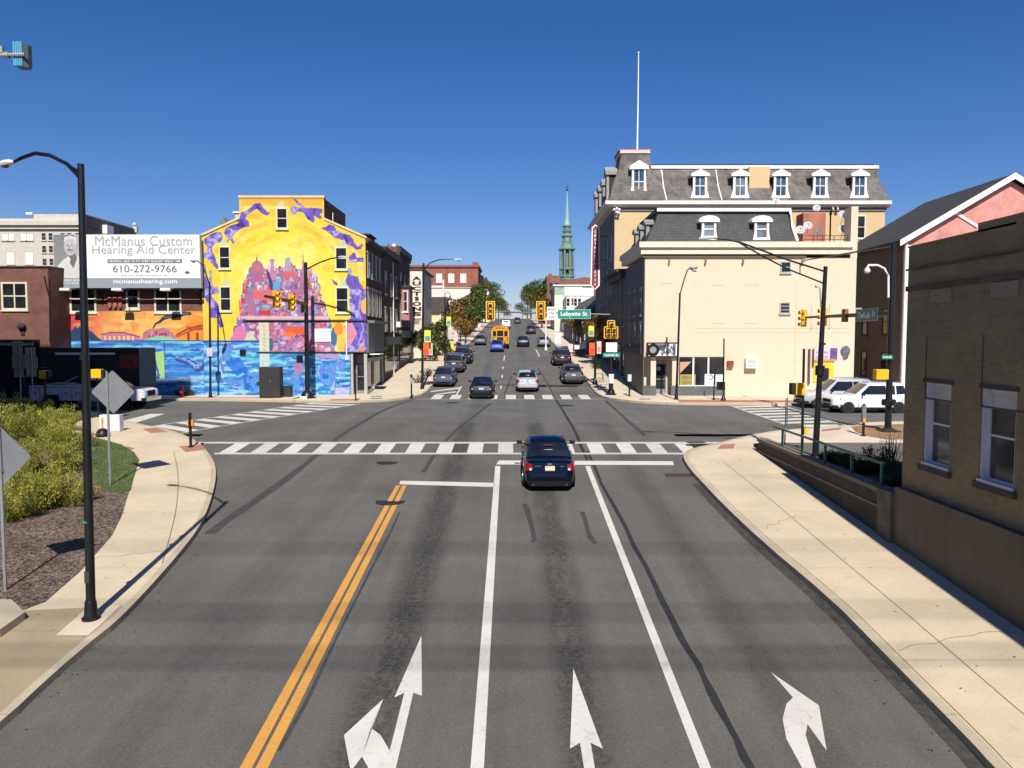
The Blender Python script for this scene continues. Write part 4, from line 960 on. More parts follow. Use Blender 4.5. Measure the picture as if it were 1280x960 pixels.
for i in range(22): x, y = cv.rng.uniform(180, 218), cv.rng.uniform(412, 423); cv.rect(x, x+3, y, y+2, [(190, 60, 80), (230, 160, 180), (120, 60, 90)][i % 3], .9)
cv.poly([(180, 425), (196, 420), (212, 421), (224, 425)], (140, 220, 170))
cv.line([(193, 409), (196, 403), (206, 399), (216, 396), (228, 392), (238, 391)], [.8, 1.2, 2.2, 3.2, 4, 2], (52, 56, 76)); cv.line([(208, 397), (222, 393), (236, 391.5)], 1.4, (90, 96, 126), .9)
water(cv, 90, 256, 425.5, 497); cv.rect(90, 256, 425.2, 426.6, (28, 60, 130), .9)
for i in range(9): cv.rect(90, 256, 430+i*7.2, 430.8+i*7.2, (40, 70, 180), .45)
cv.rect(181.5, 206, 440, 474, (176, 226, 130)); cv.rect(181.5, 206, 440, 474, (150, 220, 190), .3); cv.rect(205.5, 207, 426, 476, (30, 80, 170), .9)
figure(cv, [(187, 437), (188, 448), (190, 456)], [3, 4, 4], [(38, 110, 170), (70, 150, 200), 0, (120, 190, 220)]); figure(cv, [(189, 456), (186, 464), (185, 470)], [3, 2.4, 1.6], [(38, 110, 170), (60, 140, 190), 0, (120, 190, 220)]); figure(cv, [(191, 456), (196, 464), (197, 470)], [3, 2.4, 1.6], [(38, 110, 170), (60, 140, 190), 0, (120, 190, 220)])
cv.poly([(208, 450), (232, 446), (248, 458), (252, 468), (208, 468)], (44, 120, 226), .6)
figure(cv, [(222, 447), (236, 450), (246, 459), (252, 456)], [2, 3, 4, 3], [(46, 90, 170), (90, 150, 220), 0, (150, 200, 240)]); cv.rect(181, 256, 473, 476, (170, 176, 226), .7)
painted_wall('painted_wall', cv, lambda x, y: x > 0, MY, MATS['mural_paint'], lb, .02)
frm = M('cream_frame', (.60, .54, .42), .6)
for (a, b, c, d, n) in ((90, 123, 356, 391, 1), (160, 177, 356, 386.5, 0), (195, 229, 356, 391, 1)):
    window(lb, Wall('S', MY), AX((a+c*0+b)/2, MY), AZ(d, MY), AX(b, MY)-AX(a, MY), AZ(c, MY)-AZ(d, MY), fm=frm, fw=.14, bars=(n, 1))
for i in range(3):
    mb = MB(); p = at(138+i*6.5, 383, MY); mb.box(p.x-.13, p.x+.13, MY-.12, MY+.01, p.z, p.z+.75); mb.lathe((p.x, MY-.1, p.z-.12), [(.1, 0), (.12, .12)], 8)
    recentre(tag(mb.build('wall_lamp', M('faded_red_metal', (.35, .09, .07), .6)), 'small red wall lamp in a row of three under the billboard', 'wall lamp', 'red wall lamps under the billboard'))
# wing in front
WYF = 54.4; wgx = BL0
wing = thing('brick_wing', 'plain red brick front wing with one cream double window and a dark shop below', 'building', (wgx-8, WYF, P(WYF)))
mb = MB(); mb.box(wgx-20, wgx, WYF, MY-.01, P(WYF)-.3, AZ(334, WYF)); mb.build('wall', brick_r, wing)
mb = MB(); mb.box(wgx-20.1, wgx+.1, WYF-.1, MY-.02, AZ(334, WYF), AZ(332.3, WYF)); mb.build('coping', M('dark_coping', (.09, .06, .05), .8), wing)
window(wing, Wall('S', WYF), AX(21.5, WYF), AZ(387.5, WYF), 1.85, AZ(352.5, WYF)-AZ(387.5, WYF), fm=frm, fw=.13, bars=(1, 1))
mb = MB(); mb.box(wgx-20, AX(51, WYF), WYF-.9, WYF-.01, AZ(428, WYF), AZ(424.5, WYF)); mb.build('canopy', darkwood, wing)
mb = MB(); mb.box(wgx-20, AX(50, WYF), WYF-.8, WYF-.7, AZ(431.5, WYF), AZ(428, WYF)-.01); mb.build('canopy_light', M('dull_white', (.5, .48, .43), .5), wing)
mb = MB(); mb.box(wgx-19, AX(50, WYF), WYF-.06, WYF, P(WYF), AZ(433, WYF)); mb.build('shop_window', glass, wing)
mb = MB(); mb.box(AX(50, WYF)+.02, wgx+.02, WYF-.05, WYF+.4, P(WYF)-.2, AZ(434, WYF)); mb.build('dark_base', M('dark_lower_wall', (.05, .045, .04), .9, var=.3), wing)  # darker lower wall right of the shop window
mb = MB(); p = at(28.5, 408, WYF); mb.ball((p.x, WYF-.15, p.z), .3, .25, .25); mb.box(p.x-.12, p.x+.12, WYF-.1, WYF, p.z-.6, p.z); recentre(tag(mb.build('wall_fixture', M('rust_black', (.04, .02, .015), .8)), 'black round fixture on the brick wing below its cream window', 'wall fixture'))
mb = MB(); mb.tube([at(62.5, 347, WYF-.06), at(62.5, 428, WYF-.06)], .05, 6); mb.tube([at(55, 345, WYF-.06), at(61, 370, WYF-.06)], .04, 6); mb.build('downpipe', blackm, wing)
# billboard
BY = 56.25
def bx(a): return AX(a, BY)
def bz(b): return AZ(b, BY)
bb = thing('billboard', 'white roadside billboard advertising hearing aids with a grey portrait', 'billboard', (bx(163), BY, P(57)))
mb = MB(); mb.box(bx(72), bx(253.5), BY, BY+.35, bz(360), bz(293)); mb.build('frame', M('billboard_grey', (.42, .44, .45), .6), bb)
wb = M('billboard_white', (.74, .74, .74), .5, var=.03)
mb = MB(); mb.box(bx(109), bx(252.8), BY-.02, BY-.002, bz(347.5), bz(293.6)); mb.build('panel', wb, bb)
gband = M('billboard_band', srgb(136, 146, 152), .5, var=.03)
mb = MB(); mb.box(bx(72.5), bx(252.8), BY-.022, BY-.002, bz(360), bz(347.6)); mb.build('web_band', gband, bb)
cp = Canvas(72.5, 109, 293.5, 347.5, 3); cp.c[:] = (150, 152, 154); cp.c += (cp.noise(20, 2)*14)[..., None]
cp.rect(98, 110, 293, 348, (190, 192, 194)); cp.poly([(74, 348), (76, 333), (84, 324), (92, 320), (102, 320), (112, 326), (112, 348)], (226, 226, 226))
cp.poly([(88, 322), (92, 316), (98, 316), (101, 322), (96, 336)], (120, 122, 124)); cp.poly([(90, 320), (93, 324), (89, 334), (86, 324)], (236, 236, 236)); cp.line([(80, 334), (84, 347)], .5, (190, 190, 190))
cp.disc(92.5, 308, 7.4, 11.5, (206, 206, 206)); cp.poly([(85, 303), (86, 296.5), (93, 294.3), (100, 297), (101, 306), (97, 299), (90, 299)], (228, 228, 228)); cp.disc(90, 306.5, 1.3, .7, (110, 110, 112)); cp.disc(95, 306.5, 1.3, .7, (110, 110, 112))
cp.line([(92, 307), (91.5, 311), (93, 311.4)], .5, (160, 160, 160)); cp.line([(89, 312.8), (92.5, 312.2), (96, 312.8)], .9, (130, 130, 130)); cp.line([(90, 315), (95, 315)], .5, (150, 120, 120)); cp.disc(100, 308, 1, 2.3, (190, 190, 190)); cp.disc(98, 312, 2.4, 5, (184, 184, 184), .6)
pw = painted_wall('portrait', cp, lambda x, y: x > 0, BY, MATS['mural_paint'], bb, .02)
tg = M('billboard_grey_text', srgb(150, 150, 152), .6); tdk = M('billboard_dark_text', srgb(90, 90, 92), .6)
text('McManus Custom', .72, (bx(184), BY-.03, bz(301)), tg, bb, width=bx(244)-bx(124))
text('Hearing Aid Center', .78, (bx(184), BY-.03, bz(313.5)), tg, bb, width=bx(248)-bx(120))
mb = MB(); mb.box(bx(138.5), bx(231), BY-.03, BY-.021, bz(329), bz(324)); mb.build('slogan_bar', tdk, bb)
text('HEARING AIDS TO FIT EVERY BUDGET SINCE 1946', .19, (bx(184.5), BY-.035, bz(326.5)), wb, bb, width=bx(229)-bx(140), bold=.01)
text('610-272-9766', .52, (bx(184.5), BY-.03, bz(336)), tdk, bb, width=bx(224)-bx(145))
text('East Main Street Norristown, PA', .13, (bx(184), BY-.03, bz(344.3)), tg, bb, width=bx(213)-bx(156))
text('mcmanushearing.com', .42, (bx(184.5), BY-.03, bz(352.5)), wb, bb, width=bx(224)-bx(145), bold=.015)
text('HEARING AIDS', .15, (bx(90), BY-.03, bz(350.5)), wb, bb, width=bx(103)-bx(77)); text('610-272-9766', .13, (bx(90), BY-.03, bz(354)), wb, bb, width=bx(102)-bx(78))
mb = MB(); mb.ball((bx(237), BY-.02, bz(340.5)), .2, .02, .1); mb.box(bx(235.5), bx(239), BY-.03, BY-.022, bz(342.4), bz(341.7)); mb.build('hearing_emblem', tdk, bb)
mb = MB(); mb.box(bx(74), bx(253), BY-.3, BY-.02, bz(362.4), bz(361.3)); mb.box(bx(74), bx(253), BY+.35, MY-.01, bz(362), bz(361.2))
for a in (80, 125, 165, 205, 248): mb.box(bx(a)-.05, bx(a)+.05, BY-.3, MY, bz(364), bz(362.4)); mb.tube([(bx(a), BY+.2, bz(362)), (bx(a), MY-.05, bz(374))], .05, 6)
mb.build('catwalk', blackm, bb)
for a in (97, 160, 219):
    mb = MB(); mb.tube([(bx(a), BY-.05, bz(361)), (bx(a), BY-1.2, bz(363))], .03, 6); l = mb.build('lamp_arm', steel, bb)
    mb = MB(); mb.hexa([(bx(a)-.35, BY-1.4, bz(364.5)), (bx(a)+.35, BY-1.4, bz(364.5)), (bx(a)+.28, BY-1.0, bz(365.5)), (bx(a)-.28, BY-1.0, bz(365.5)), (bx(a)-.35, BY-1.35, bz(361.5)), (bx(a)+.35, BY-1.35, bz(361.5)), (bx(a)+.28, BY-.95, bz(362)), (bx(a)-.28, BY-.95, bz(362))]); mb.build('lamp_head', M('pale_lamp', (.62, .62, .52), .5), l)
# office building far left
OY = 92; ox = AX(111, OY); off_ = thing('office_building', 'pale stone office block with bright windows behind the brick building', 'building', (ox-12, OY, P(OY)))
stone = M('pale_stone', (.50, .46, .40), .85, var=.08, stain=.15)
mb = MB(); mb.box(ox-40, ox-.01, OY, 104.5, P(OY)-1, AZ(282, OY)); mb.build('wall', stone, off_)
mb = MB(); mb.box(ox, ox+.02, OY+.02, 104.6, P(OY)-1, AZ(282, OY)); mb.box(ox, ox+.03, OY+.02, 104.6, AZ(282, OY)+.01, AZ(268.5, OY)); mb.build('side_wall', M('shaded_stone', (.10, .095, .09), .85), off_)  # shade of the side face put into a colour darker than the stone
mb = MB(); mb.box(ox-40, ox, OY-.5, OY+.3, AZ(282, OY)+.005, AZ(277, OY)); mb.box(ox-40, ox, OY-.3, OY+.3, AZ(286.5, OY), AZ(285, OY)); mb.box(ox-40, ox-.02, OY+.1, 104.4, AZ(277, OY)+.005, AZ(273, OY)); mb.build('cornice', stone, off_)
mb = MB(); mb.box(ox-6.2, ox-.02, OY+.4, 104, AZ(273, OY), AZ(267, OY)); mb.build('penthouse', stone, off_)
bw_ = M('bright_blind', (.80, .80, .78), .5, var=.03)
for a in (6-42, 16.5, 39.5, -6):
    for (b0, b1, w_) in ((300.5, 291, .75), ):
        for dx in (-4, 4): window(off_, Wall('S', OY), AX(a+dx, OY), AZ(b0, OY), w_, AZ(b1, OY)-AZ(b0, OY), gm_=bw_, fm=stone, bars=(0, 0), fw=.05)
    window(off_, Wall('S', OY), AX(a+2, OY), AZ(330.5, OY), .95, AZ(314, OY)-AZ(330.5, OY), gm_=bw_, fm=stone, bars=(0, 0), fw=.05)
for a in (60.5, 69, 84, 92, 102):
    for (b0, b1) in ((300.5, 291), (316, 307), (332, 323)):
        window(off_, Wall('S', OY), AX(a, OY), AZ(b0, OY), .55, AZ(b1, OY)-AZ(b0, OY), fm=stone, fw=.05)
mb = MB(); mb.box(ox-.5, ox+.6, 96, 97.6, AZ(292, 96), AZ(281, 96)); mb.build('roof_vent', white, off_)
mb = MB(); mb.box(ox-.2, ox+.3, 104.2, 104.6, AZ(290, 104), AZ(285, 104)+.3); mb.ball((ox, 104.3, AZ(285, 104)+.5), .3); mb.build('finial', stone, off_)
mb = MB(); mb.box(AX(40, OY)-.4, AX(44, OY), OY+.5, OY+1.2, AZ(267, OY), AZ(264.5, OY)); mb.build('roof_plant', white, off_)
# ============================================================ right side
creamw = M('cream_render', (.65, .52, .385), .85, var=.035, scale=.8, stain=.10, stc=(.52, .41, .30))
tanw = M('tan_render', (.58, .42, .23), .85, var=.05, scale=.8, stain=.12)
slate = brickm('grey_slate', (.14, .125, .115), (.19, .17, .155), (.07, .06, .055), bw=.28, bh=.19, ms=.012, stain=.55, var=.55)
gslate = brickm('green_shingle', (.055, .062, .058), (.072, .079, .074), (.018, .02, .02), bw=.35, bh=.2, ms=.012, stain=.15, var=.2)
CY = 56.5; cx0 = AX(805, CY); cx1 = AX(1067.5, CY); cg = P(CY)-.3
def cz(py): return AZ(py, CY)
def cxx(a): return AX(a, CY)
cb = thing('corner_building', 'cream rendered corner building with a dark green mansard roof and a shop', 'building', ((cx0+cx1)/2, CY, P(CY)))
mb = MB(); ov = cxx(840)
# body leaves a recess for the shop doorway
mb.box(cx0+.02, cx1, CY, 66, cz(446), cz(322)); mb.box(cxx(851), cx1, CY+.003, 66, cg, cz(446)-.003)
mb.box(cx0+.02, cxx(850), CY+1.3, 66, cg, cz(446)-.003); mb.build('wall', creamw, cb)
shade = M('shaded_street_front', (.085, .085, .085), .7, var=.15)  # dark sheet colour holds the shade of the street side
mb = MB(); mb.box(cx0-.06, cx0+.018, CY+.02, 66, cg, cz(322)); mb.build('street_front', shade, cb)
# cornice
mb = MB(); mb.box(cx0-.5, cxx(1060), CY-.5, 66.3, cz(310), cz(303)); mb.box(cx0-.35, cxx(1060), CY-.3, 66.2, cz(318), cz(310)-.003); mb.build('cornice', cream_trim, cb)
mb = MB(); mb.box(cx0-.2, cxx(1004), CY-.14, CY-.003, cz(322), cz(318)-.003); mb.build('cornice_band', M('brown_band', (.16, .11, .085), .8), cb)
# mansard
zb_, zt_ = cz(302.5), cz(262)
def mansard(root, x0, x1, y0, y1, zb, zt, ins, mat, mt, name='mansard_roof', ends=(1, 1), conc=.35):
    prof = [(0, 0), (.5*(1-conc), .33), (.8, .66), (1, 1)]
    mb = MB(); vs = []; fs = []
    for (i, z) in prof:
        o = ins*i; zz = zb+(zt-zb)*z
        vs += [(x0+o*ends[0], y0+o, zz), (x1-o*ends[1], y0+o, zz), (x1-o*ends[1], y1-o, zz), (x0+o*ends[0], y1-o, zz)]
    for k in range(3):
        for j in range(4): fs.append((k*4+j, k*4+(j+1) % 4, (k+1)*4+(j+1) % 4, (k+1)*4+j))
    fs += [(0, 3, 2, 1), (12, 13, 14, 15)]
    mb.add(vs, fs); r = mb.build(name, mat, root)
    mb = MB(); o = ins
    mb.box(x0+o*ends[0]-.12, x1-o*ends[1]+.12, y0+o-.12, y1-o+.12, zt-.02, zt+.28); mb.build('curb_moulding', mt, r); return r
mansard(cb, cx0+.1, cxx(994), CY+.1, 66, zb_, zt_, 1.0, gslate, darkwood, ends=(1, .25))
mb = MB(); mb.box(cx0+1.0, cxx(990), CY+.85, CY+1.0, zt_+.02, zt_+.26); mb.build('roof_edge', white, cb)
mb = MB(); mb.tube([(cxx(994), CY+.1, zb_+.1), (cxx(990), CY+.5, zb_+1.2), (cxx(989), CY+.9, zt_+.1)], .12, 6); mb.build('roof_verge', white, cb)
def dormer(root, W, a, b, w, h, style='pediment', fm=white, tap=.0, back=1.6, pane=None, bars=(1, 1)):
    """dormer > front, pane, cheeks, hood"""
    mb = MB(); W.box(mb, a-w*.36, a+w*.36, b+.05, b+h*.9, -back, -.02); d = mb.build('dormer', roofing, root)
    mb = MB(); f = w/2; g = w*.29
    pts = [(a-f*(1+tap), b), (a-f*.86, b+h*.3), (a-f*.82, b+h*.82), (a-g, b+h*.82), (a-g, b+h*.1), (a+g, b+h*.1), (a+g, b+h*.82), (a+f*.82, b+h*.82), (a+f*.86, b+h*.3), (a+f*(1+tap), b)]
    for q in ((0, 1, 2, 3, 4), (5, 6, 7, 8, 9), (0, 4, 5, 9)):
        A = [Vector(W(pts[i][0], pts[i][1], .1)) for i in q]; B = Vector(W(0, 0, 0))-Vector(W(0, 0, .25)); mb.prism(A, B)
    mb.build('front', fm, d)
    mb = MB(); W.box(mb, a-g, a+g, b+h*.1, b+h*.82, -.1, .0); mb.build('pane', pane or glass_blue, d)
    mb = MB()
    for i in range(bars[0]): W.box(mb, a-.03, a+.03, b+h*.1, b+h*.82, -.05, .05)
    W.box(mb, a-g, a+g, b+h*.46-.04, b+h*.46+.04, -.05, .06); mb.build('sash', fm, d)
    mb = MB()
    if style == 'pediment':
        W.box(mb, a-f*1.12, a+f*1.12, b+h*.82, b+h*.9, -back, .22)
        A = [Vector(W(a-f*1.15, b+h*.9, .24)), Vector(W(a+f*1.15, b+h*.9, .24)), Vector(W(a, b+h*1.08, .24))]; mb.prism(A, Vector(W(0, 0, 0))-Vector(W(0, 0, back)))
    else:
        n = 8; A = [Vector(W(a+f*1.2*math.cos(math.pi*i/n), b+h*.82+h*.2*math.sin(math.pi*i/n)+.02, .22)) for i in range(n+1)]
        A = A+[Vector(W(a-f*1.2, b+h*.76, .22)), Vector(W(a+f*1.2, b+h*.76, .22))]; mb.prism(A, Vector(W(0, 0, 0))-Vector(W(0, 0, back)))
    mb.build('hood', fm, d); return d
for a in (884.5, 950): dormer(cb, Wall('S', CY+.25), cxx(a), cz(299.5), 1.25, cz(270)-cz(299.5), 'arch', pane=glassm('pale_glass', (.12, .15, .17), .04), bars=(0, 1))
for yy in (58.6, 61.2, 63.6): dormer(cb, Wall('W', cx0+.45), yy, zb_+.1, 1.0, 1.7, 'pediment', fm=M('shaded_trim', (.26, .25, .23), .7))  # trim darkened to hold the shade on the street side dormers
for i, yy in enumerate((57.8, 60.4, 63)):
    for b in (2.9, 5.4): window(cb, Wall('W', cx0-.06), yy, P(60)+b+.5, 1.0, 1.9, fm=M('dim_frame', (.26, .24, .22), .6), lintel=sillm)
mb = MB(); mb.box(cx0-.2, cx0-.07, CY+.5, 65.8, P(60)+3.0, P(60)+3.5); mb.build('shop_fascia', darkwood, cb)
# right, flat roof part: brick chimney breast, parapet pier, railing
bkr = brickm('orange_brick', srgb(176, 92, 64), srgb(150, 76, 54), srgb(170, 130, 110))
mb = MB(); mb.box(AX(1000, 61), AX(1028, 61), 61, 62.5, cz(303), AZ(266, 61)); mb.build('chimney', bkr, cb)
mb = MB(); mb.box(cxx(1059.5), cxx(1068), CY+.01, CY+1.2, cz(322), cz(258)); mb.build('pier', creamw, cb)
mb = MB()
for a in (1015, 1027, 1041, 1058): mb.tube([(cxx(a), CY+.3, cz(303)), (cxx(a), CY+.3, cz(294))], .025, 6)
for b in (294, 298.5): mb.tube([(cxx(1004), CY+.3, cz(b)), (cxx(1058), CY+.3, cz(b))], .025, 6)
mb.build('roof_railing', blackm, cb)
dg = M('dish_grey', (.42, .42, .42), .5); dd = M('dish_dark', (.16, .13, .11), .6)
for k, (a, b, Y, r, m, lab) in enumerate(((970, 250, 70, .34, dg, 'pale grey satellite dish standing alone above the green mansard ridge'), (1020.5, 261, 62, .33, dg, 'grey satellite dish on the dark band above the brick chimney'),
        (1053, 269.5, 58, .36, dg, 'grey satellite dish by the cream pier, upper of the two there'), (1053, 287.5, 58, .36, dg, 'grey satellite dish by the cream pier, lower of the two there'),
        (1000, 288.5, 58, .38, dg, 'grey satellite dish at the foot of the white roof verge'), (1009.5, 283, 58.5, .36, dg, 'grey satellite dish in front of the brick chimney with dark bracket'),
        (1022.5, 289, 58, .36, dd, 'dark brown satellite dish low in front of the brick chimney'))):
    dish(a, b, Y, r, m, lab, (-.25, -1, .55))
# front details: small windows, air conditioner, wall ties, corner shop
for (a, b0, b1, w_) in ((979.5, 341, 327, .75), (979.5, 392, 378, .75)): window(cb, Wall('S', CY), cxx(a), cz(b0), w_, cz(b1)-cz(b0), fm=M('grey_frame', (.35, .36, .37), .5), bars=(0, 2 if b0 > 350 else 1))
p = at(937.5, 460, CY); ac = thing('air_conditioner', 'white air conditioner sticking out of the blank cream wall', 'air conditioner', p)
mb = MB(); mb.box(p.x-.42, p.x+.42, p.y-.45, p.y, p.z, p.z+.72); mb.build('case', white, ac)
mb = MB()
for i in range(6): mb.box(p.x-.34, p.x+.34, p.y-.46, p.y-.452, p.z+.12+i*.09, p.z+.15+i*.09)
mb.build('grille', M('grey_grille', (.2, .2, .2), .6), ac)
ht = M('hairline', (.45, .37, .27), .8)
mb = MB()
for (a, b, c) in ((855, 356, 850), (888, 356.5, 905), (928, 356, 945), (825, 354, 838), (888, 404, 905), (928, 404, 945), (868, 410.3, 1060), (868, 416, 1060)): mb.box(min(cxx(a), cxx(c)), max(cxx(a), cxx(c)), CY-.012, CY+.01, cz(b)-.012, cz(b)+.012)
for (a, b0, b1) in ((993.5, 470, 354),): mb.box(cxx(a)-.012, cxx(a)+.012, CY-.014, CY+.01, cz(b0), cz(b1))
mb.build('render_joints', ht, cb)
mb = MB()
for a in (835, 880, 926.5, 1000): mb.box(cxx(a)-.06, cxx(a)+.06, CY-.1, CY, cz(329.5), cz(322.5)); mb.box(cxx(a)-.1, cxx(a)+.02, CY-.13, CY-.02, cz(331), cz(328))
mb.build('wall_ties', M('rust_tie', (.18, .12, .08), .8), cb)
mb = MB(); mb.box(cxx(862), cxx(870), CY-.03, CY, cz(336), cz(335)); mb.tube([(cxx(864), CY-.1, cz(337)), (cxx(869), CY-.3, cz(334))], .04, 6); mb.build('wall_bracket', M('rust_tie', (.18, .12, .08), .8), cb)
# corner shop
blk = brickm('grey_block', (.11, .115, .12), (.085, .09, .095), (.16, .16, .155), bw=.4, bh=.2, ms=.014)
mb = MB(); mb.box(cxx(847), cxx(907), CY-.06, CY+.3, cg, cz(483)); mb.box(cx0-.08, cxx(820), CY-.05, CY+.4, cg, cz(482)); mb.box(cxx(839), cxx(846.9), CY-.05, CY+.35, cg, cz(482)); mb.build('block_base', blk, cb)
for (a, b) in ((813.5, 820), (840.5, 851)): mb = MB(); mb.box(cxx(a), cxx(b), CY, CY+.4, cz(482), cz(446)-.004); mb.build('shop_pier', creamw, cb)
mb = MB(); mb.box(cxx(849), cxx(904), CY-.04, CY+.02, cz(483)+.01, cz(446)); sw = mb.build('shop_window', M('dark_frame', (.06, .06, .06), .5), cb)
mb = MB(); mb.box(cxx(849.5), cxx(903.5), CY-.05, CY-.041, cz(482), cz(447)); mb.build('pane', glass, sw)
mb = MB()
for a in (866.5, 885.3): mb.box(cxx(a)-.06, cxx(a)+.06, CY-.08, CY-.051, cz(482), cz(447))
mb.box(cxx(849), cxx(904), CY-.09, CY-.051, cz(482.6), cz(481.6)); mb.build('mullion', white, sw)
def flat(a0, a1, b0, b1, d, m, nm): mb = MB(); mb.box(cxx(a0), cxx(a1), CY-d, CY-.052, cz(b1), cz(b0)); return mb.build(nm, m, sw)
flat(850, 869.5, 468, 481.4, .062, M('mustard_poster', (.32, .25, .07), .6, var=.15), 'poster'); flat(881, 893, 467.5, 481.4, .062, white, 'poster'); flat(894.5, 903.4, 468, 481, .062, M('ice_blue_poster', (.55, .68, .70), .6), 'poster')
mb = MB(); mb.prism([(cxx(850), CY-.06, cz(452.5)), (cxx(864), CY-.06, cz(452)), (cxx(850), CY-.06, cz(466.5))], (0, -.01, 0)); mb.build('awning_poster', M('peach_poster', (.55, .28, .18), .6), sw)
pt = M('poster_text', (.16, .12, .03), .6); text('PRO', .22, (cxx(860), CY-.07, cz(472)), pt, sw, width=.8); text('GEAR', .22, (cxx(860), CY-.07, cz(477.5)), pt, sw, width=.8)
mb = MB(); mb.lathe((cxx(888), CY-.068, cz(471.5)), [(.22, 0), (.22, .008)], 16, 'y'); mb.build('ring_emblem', M('poster_grey', (.2, .22, .25), .6), sw)
mb = MB(); mb.lathe((cxx(888), CY-.075, cz(471.5)), [(.12, 0), (.12, .005)], 16, 'y'); mb.build('ring_centre', white, sw)
mb = MB(); mb.box(cxx(821), cxx(837.5), CY+1.2, CY+1.28, cg, cz(451)); dr = mb.build('shop_door', M('aluminium_door', (.26, .28, .31), .4, .3), cb)
mb = MB(); mb.box(cxx(824), cxx(835.5), CY+1.17, CY+1.199, cz(487), cz(456)); mb.build('pane', glass, dr)
mb = MB(); mb.box(cxx(824), cxx(835.5), CY+1.15, CY+1.169, cz(475.5), cz(474.5)); mb.build('push_bar', steel, dr)
mb = MB(); mb.lathe((cxx(827), CY+1.16, cz(461.5)), [(.17, 0), (.17, .008)], 12, 'y'); mb.build('round_sticker', M('cyan_sticker', (.12, .42, .60), .5), dr)
sx0, sx1 = cxx(809.5), cxx(846); sg = thing('shop_sign', 'white and slate shop sign with a tyre emblem over the corner door', 'sign', ((sx0+sx1)/2, CY-.3, cz(445)))
mb = MB(); mb.box(sx0-.1, sx1+.08, CY-.32, CY, cz(446), cz(428)); mb.build('box', blackm, sg)
mb = MB(); mb.box(sx0, sx1, CY-.35, CY-.321, cz(444.8), cz(429.7)); mb.build('panel', M('sign_white', (.66, .66, .70), .5), sg)
sl_ = M('sign_slate', srgb(92, 98, 112), .5)
mb = MB(); mb.prism([(sx0+.35, CY-.351, cz(430)), (cxx(836), CY-.351, cz(430)), (cxx(824), CY-.351, cz(438)), (cxx(818), CY-.351, cz(442)), (sx0+.45, CY-.351, cz(440))], (0, -.008, 0)); mb.box(cxx(839.5), cxx(843), CY-.358, CY-.351, cz(444.5), cz(430)); mb.build('slate_field', sl_, sg)
mb = MB(); mb.lathe((cxx(815), CY-.38, cz(437.3)), [(.46, 0), (.46, .015)], 20, 'y'); mb.build('tyre_emblem', blackm, sg)
mb = MB(); mb.lathe((cxx(815), CY-.39, cz(437.3)), [(.24, 0), (.24, .009)], 16, 'y'); mb.build('hub_emblem', M('emblem_grey', (.25, .24, .26), .5), sg)
lt = M('sign_letter', srgb(44, 46, 58), .5)
text('MEDICAL', .30, (cxx(831), CY-.372, cz(434.5)), lt, sg, width=1.35, bold=.02); text('CAMPUS', .30, (cxx(833.5), CY-.372, cz(440)), lt, sg, width=1.05, bold=.02)
# right end of the cream wall: banner, yellow window, balloon shaped emblem, pipes
def onwall(name, lab, cat, a0, a1, b0, b1, m, d=.05):
    p = at((a0+a1)/2, b1, CY); mb = MB(); mb.box(cxx(a0), cxx(a1), CY-d, CY-.002, cz(b1), cz(b0)); t = thing(name, lab, cat, p); mb.build('panel', m, t); return t
bn = onwall('wall_banner', 'lilac and pink banner on the cream wall above the yellow window', 'banner', 1017, 1047, 434.5, 449.5, M('lilac_banner', (.60, .46, .56), .6, var=.05))
mb = MB(); mb.box(cxx(1037), cxx(1046), CY-.06, CY-.051, cz(449), cz(435)); mb.build('purple_picture', M('banner_purple', (.12, .07, .20), .6, var=.5, scale=3), bn)
text('wellness', .2, (cxx(1027), CY-.06, cz(440)), M('banner_violet', (.2, .16, .35), .6), bn, width=.9); text('CENTER', .18, (cxx(1027), CY-.06, cz(446.5)), M('banner_red', (.5, .08, .12), .6), bn, width=.9)
yw = onwall('yellow_window', 'dark window in a bright yellow surround on the cream wall', 'window', 1017, 1042, 452, 478, M('yellow_surround', (.75, .48, .03), .6, var=.05))
mb = MB(); mb.box(cxx(1021.5), cxx(1036), CY-.08, CY-.051, cz(477), cz(460)); mb.build('pane', glass, yw)
mb = MB(); mb.box(cxx(1016), cxx(1043), CY-.12, CY-.002, cz(452), cz(450.8)); mb.build('head', M('dark_mustard', (.35, .24, .03), .6), yw)
p = at(1056.5, 439, CY); em = thing('wall_emblem', 'dark round balloon shaped plaque on the cream wall right of the banner', 'plaque', p)
mb = MB(); mb.ball((p.x, CY-.04, p.z), .36, .06, .42, 14, 8); mb.prism([(p.x-.1, CY-.08, p.z-.62), (p.x+.2, CY-.08, p.z-.5), (p.x+.25, CY-.08, p.z), (p.x-.2, CY-.08, p.z-.3)], (0, .07, 0)); mb.build('plaque', M('slate_plaque', (.10, .11, .14), .5, var=.5, scale=4), em)
for (a, b0, b1, r) in ((1011, 480, 436, .08), (1016, 458, 436, .06)):
    mb = MB(); mb.tube([(cxx(a), CY-.1, cz(b0)), (cxx(a), CY-.1, cz(b1))], r, 8); o = mb.build('conduit', M('brown_pipe', (.10, .06, .05), .6)); recentre(tag(o, 'brown conduit on the cream wall left of the lilac banner, the '+('longer' if b0 > 470 else 'shorter')+' of two', 'pipe', 'brown conduits on the cream wall'))
rb = onwall('red_meter_box', 'small rusty red box on the cream wall beside the shop window', 'box', 908.5, 916, 451, 459, M('rust_red', (.22, .05, .02), .7, var=.3), .25)
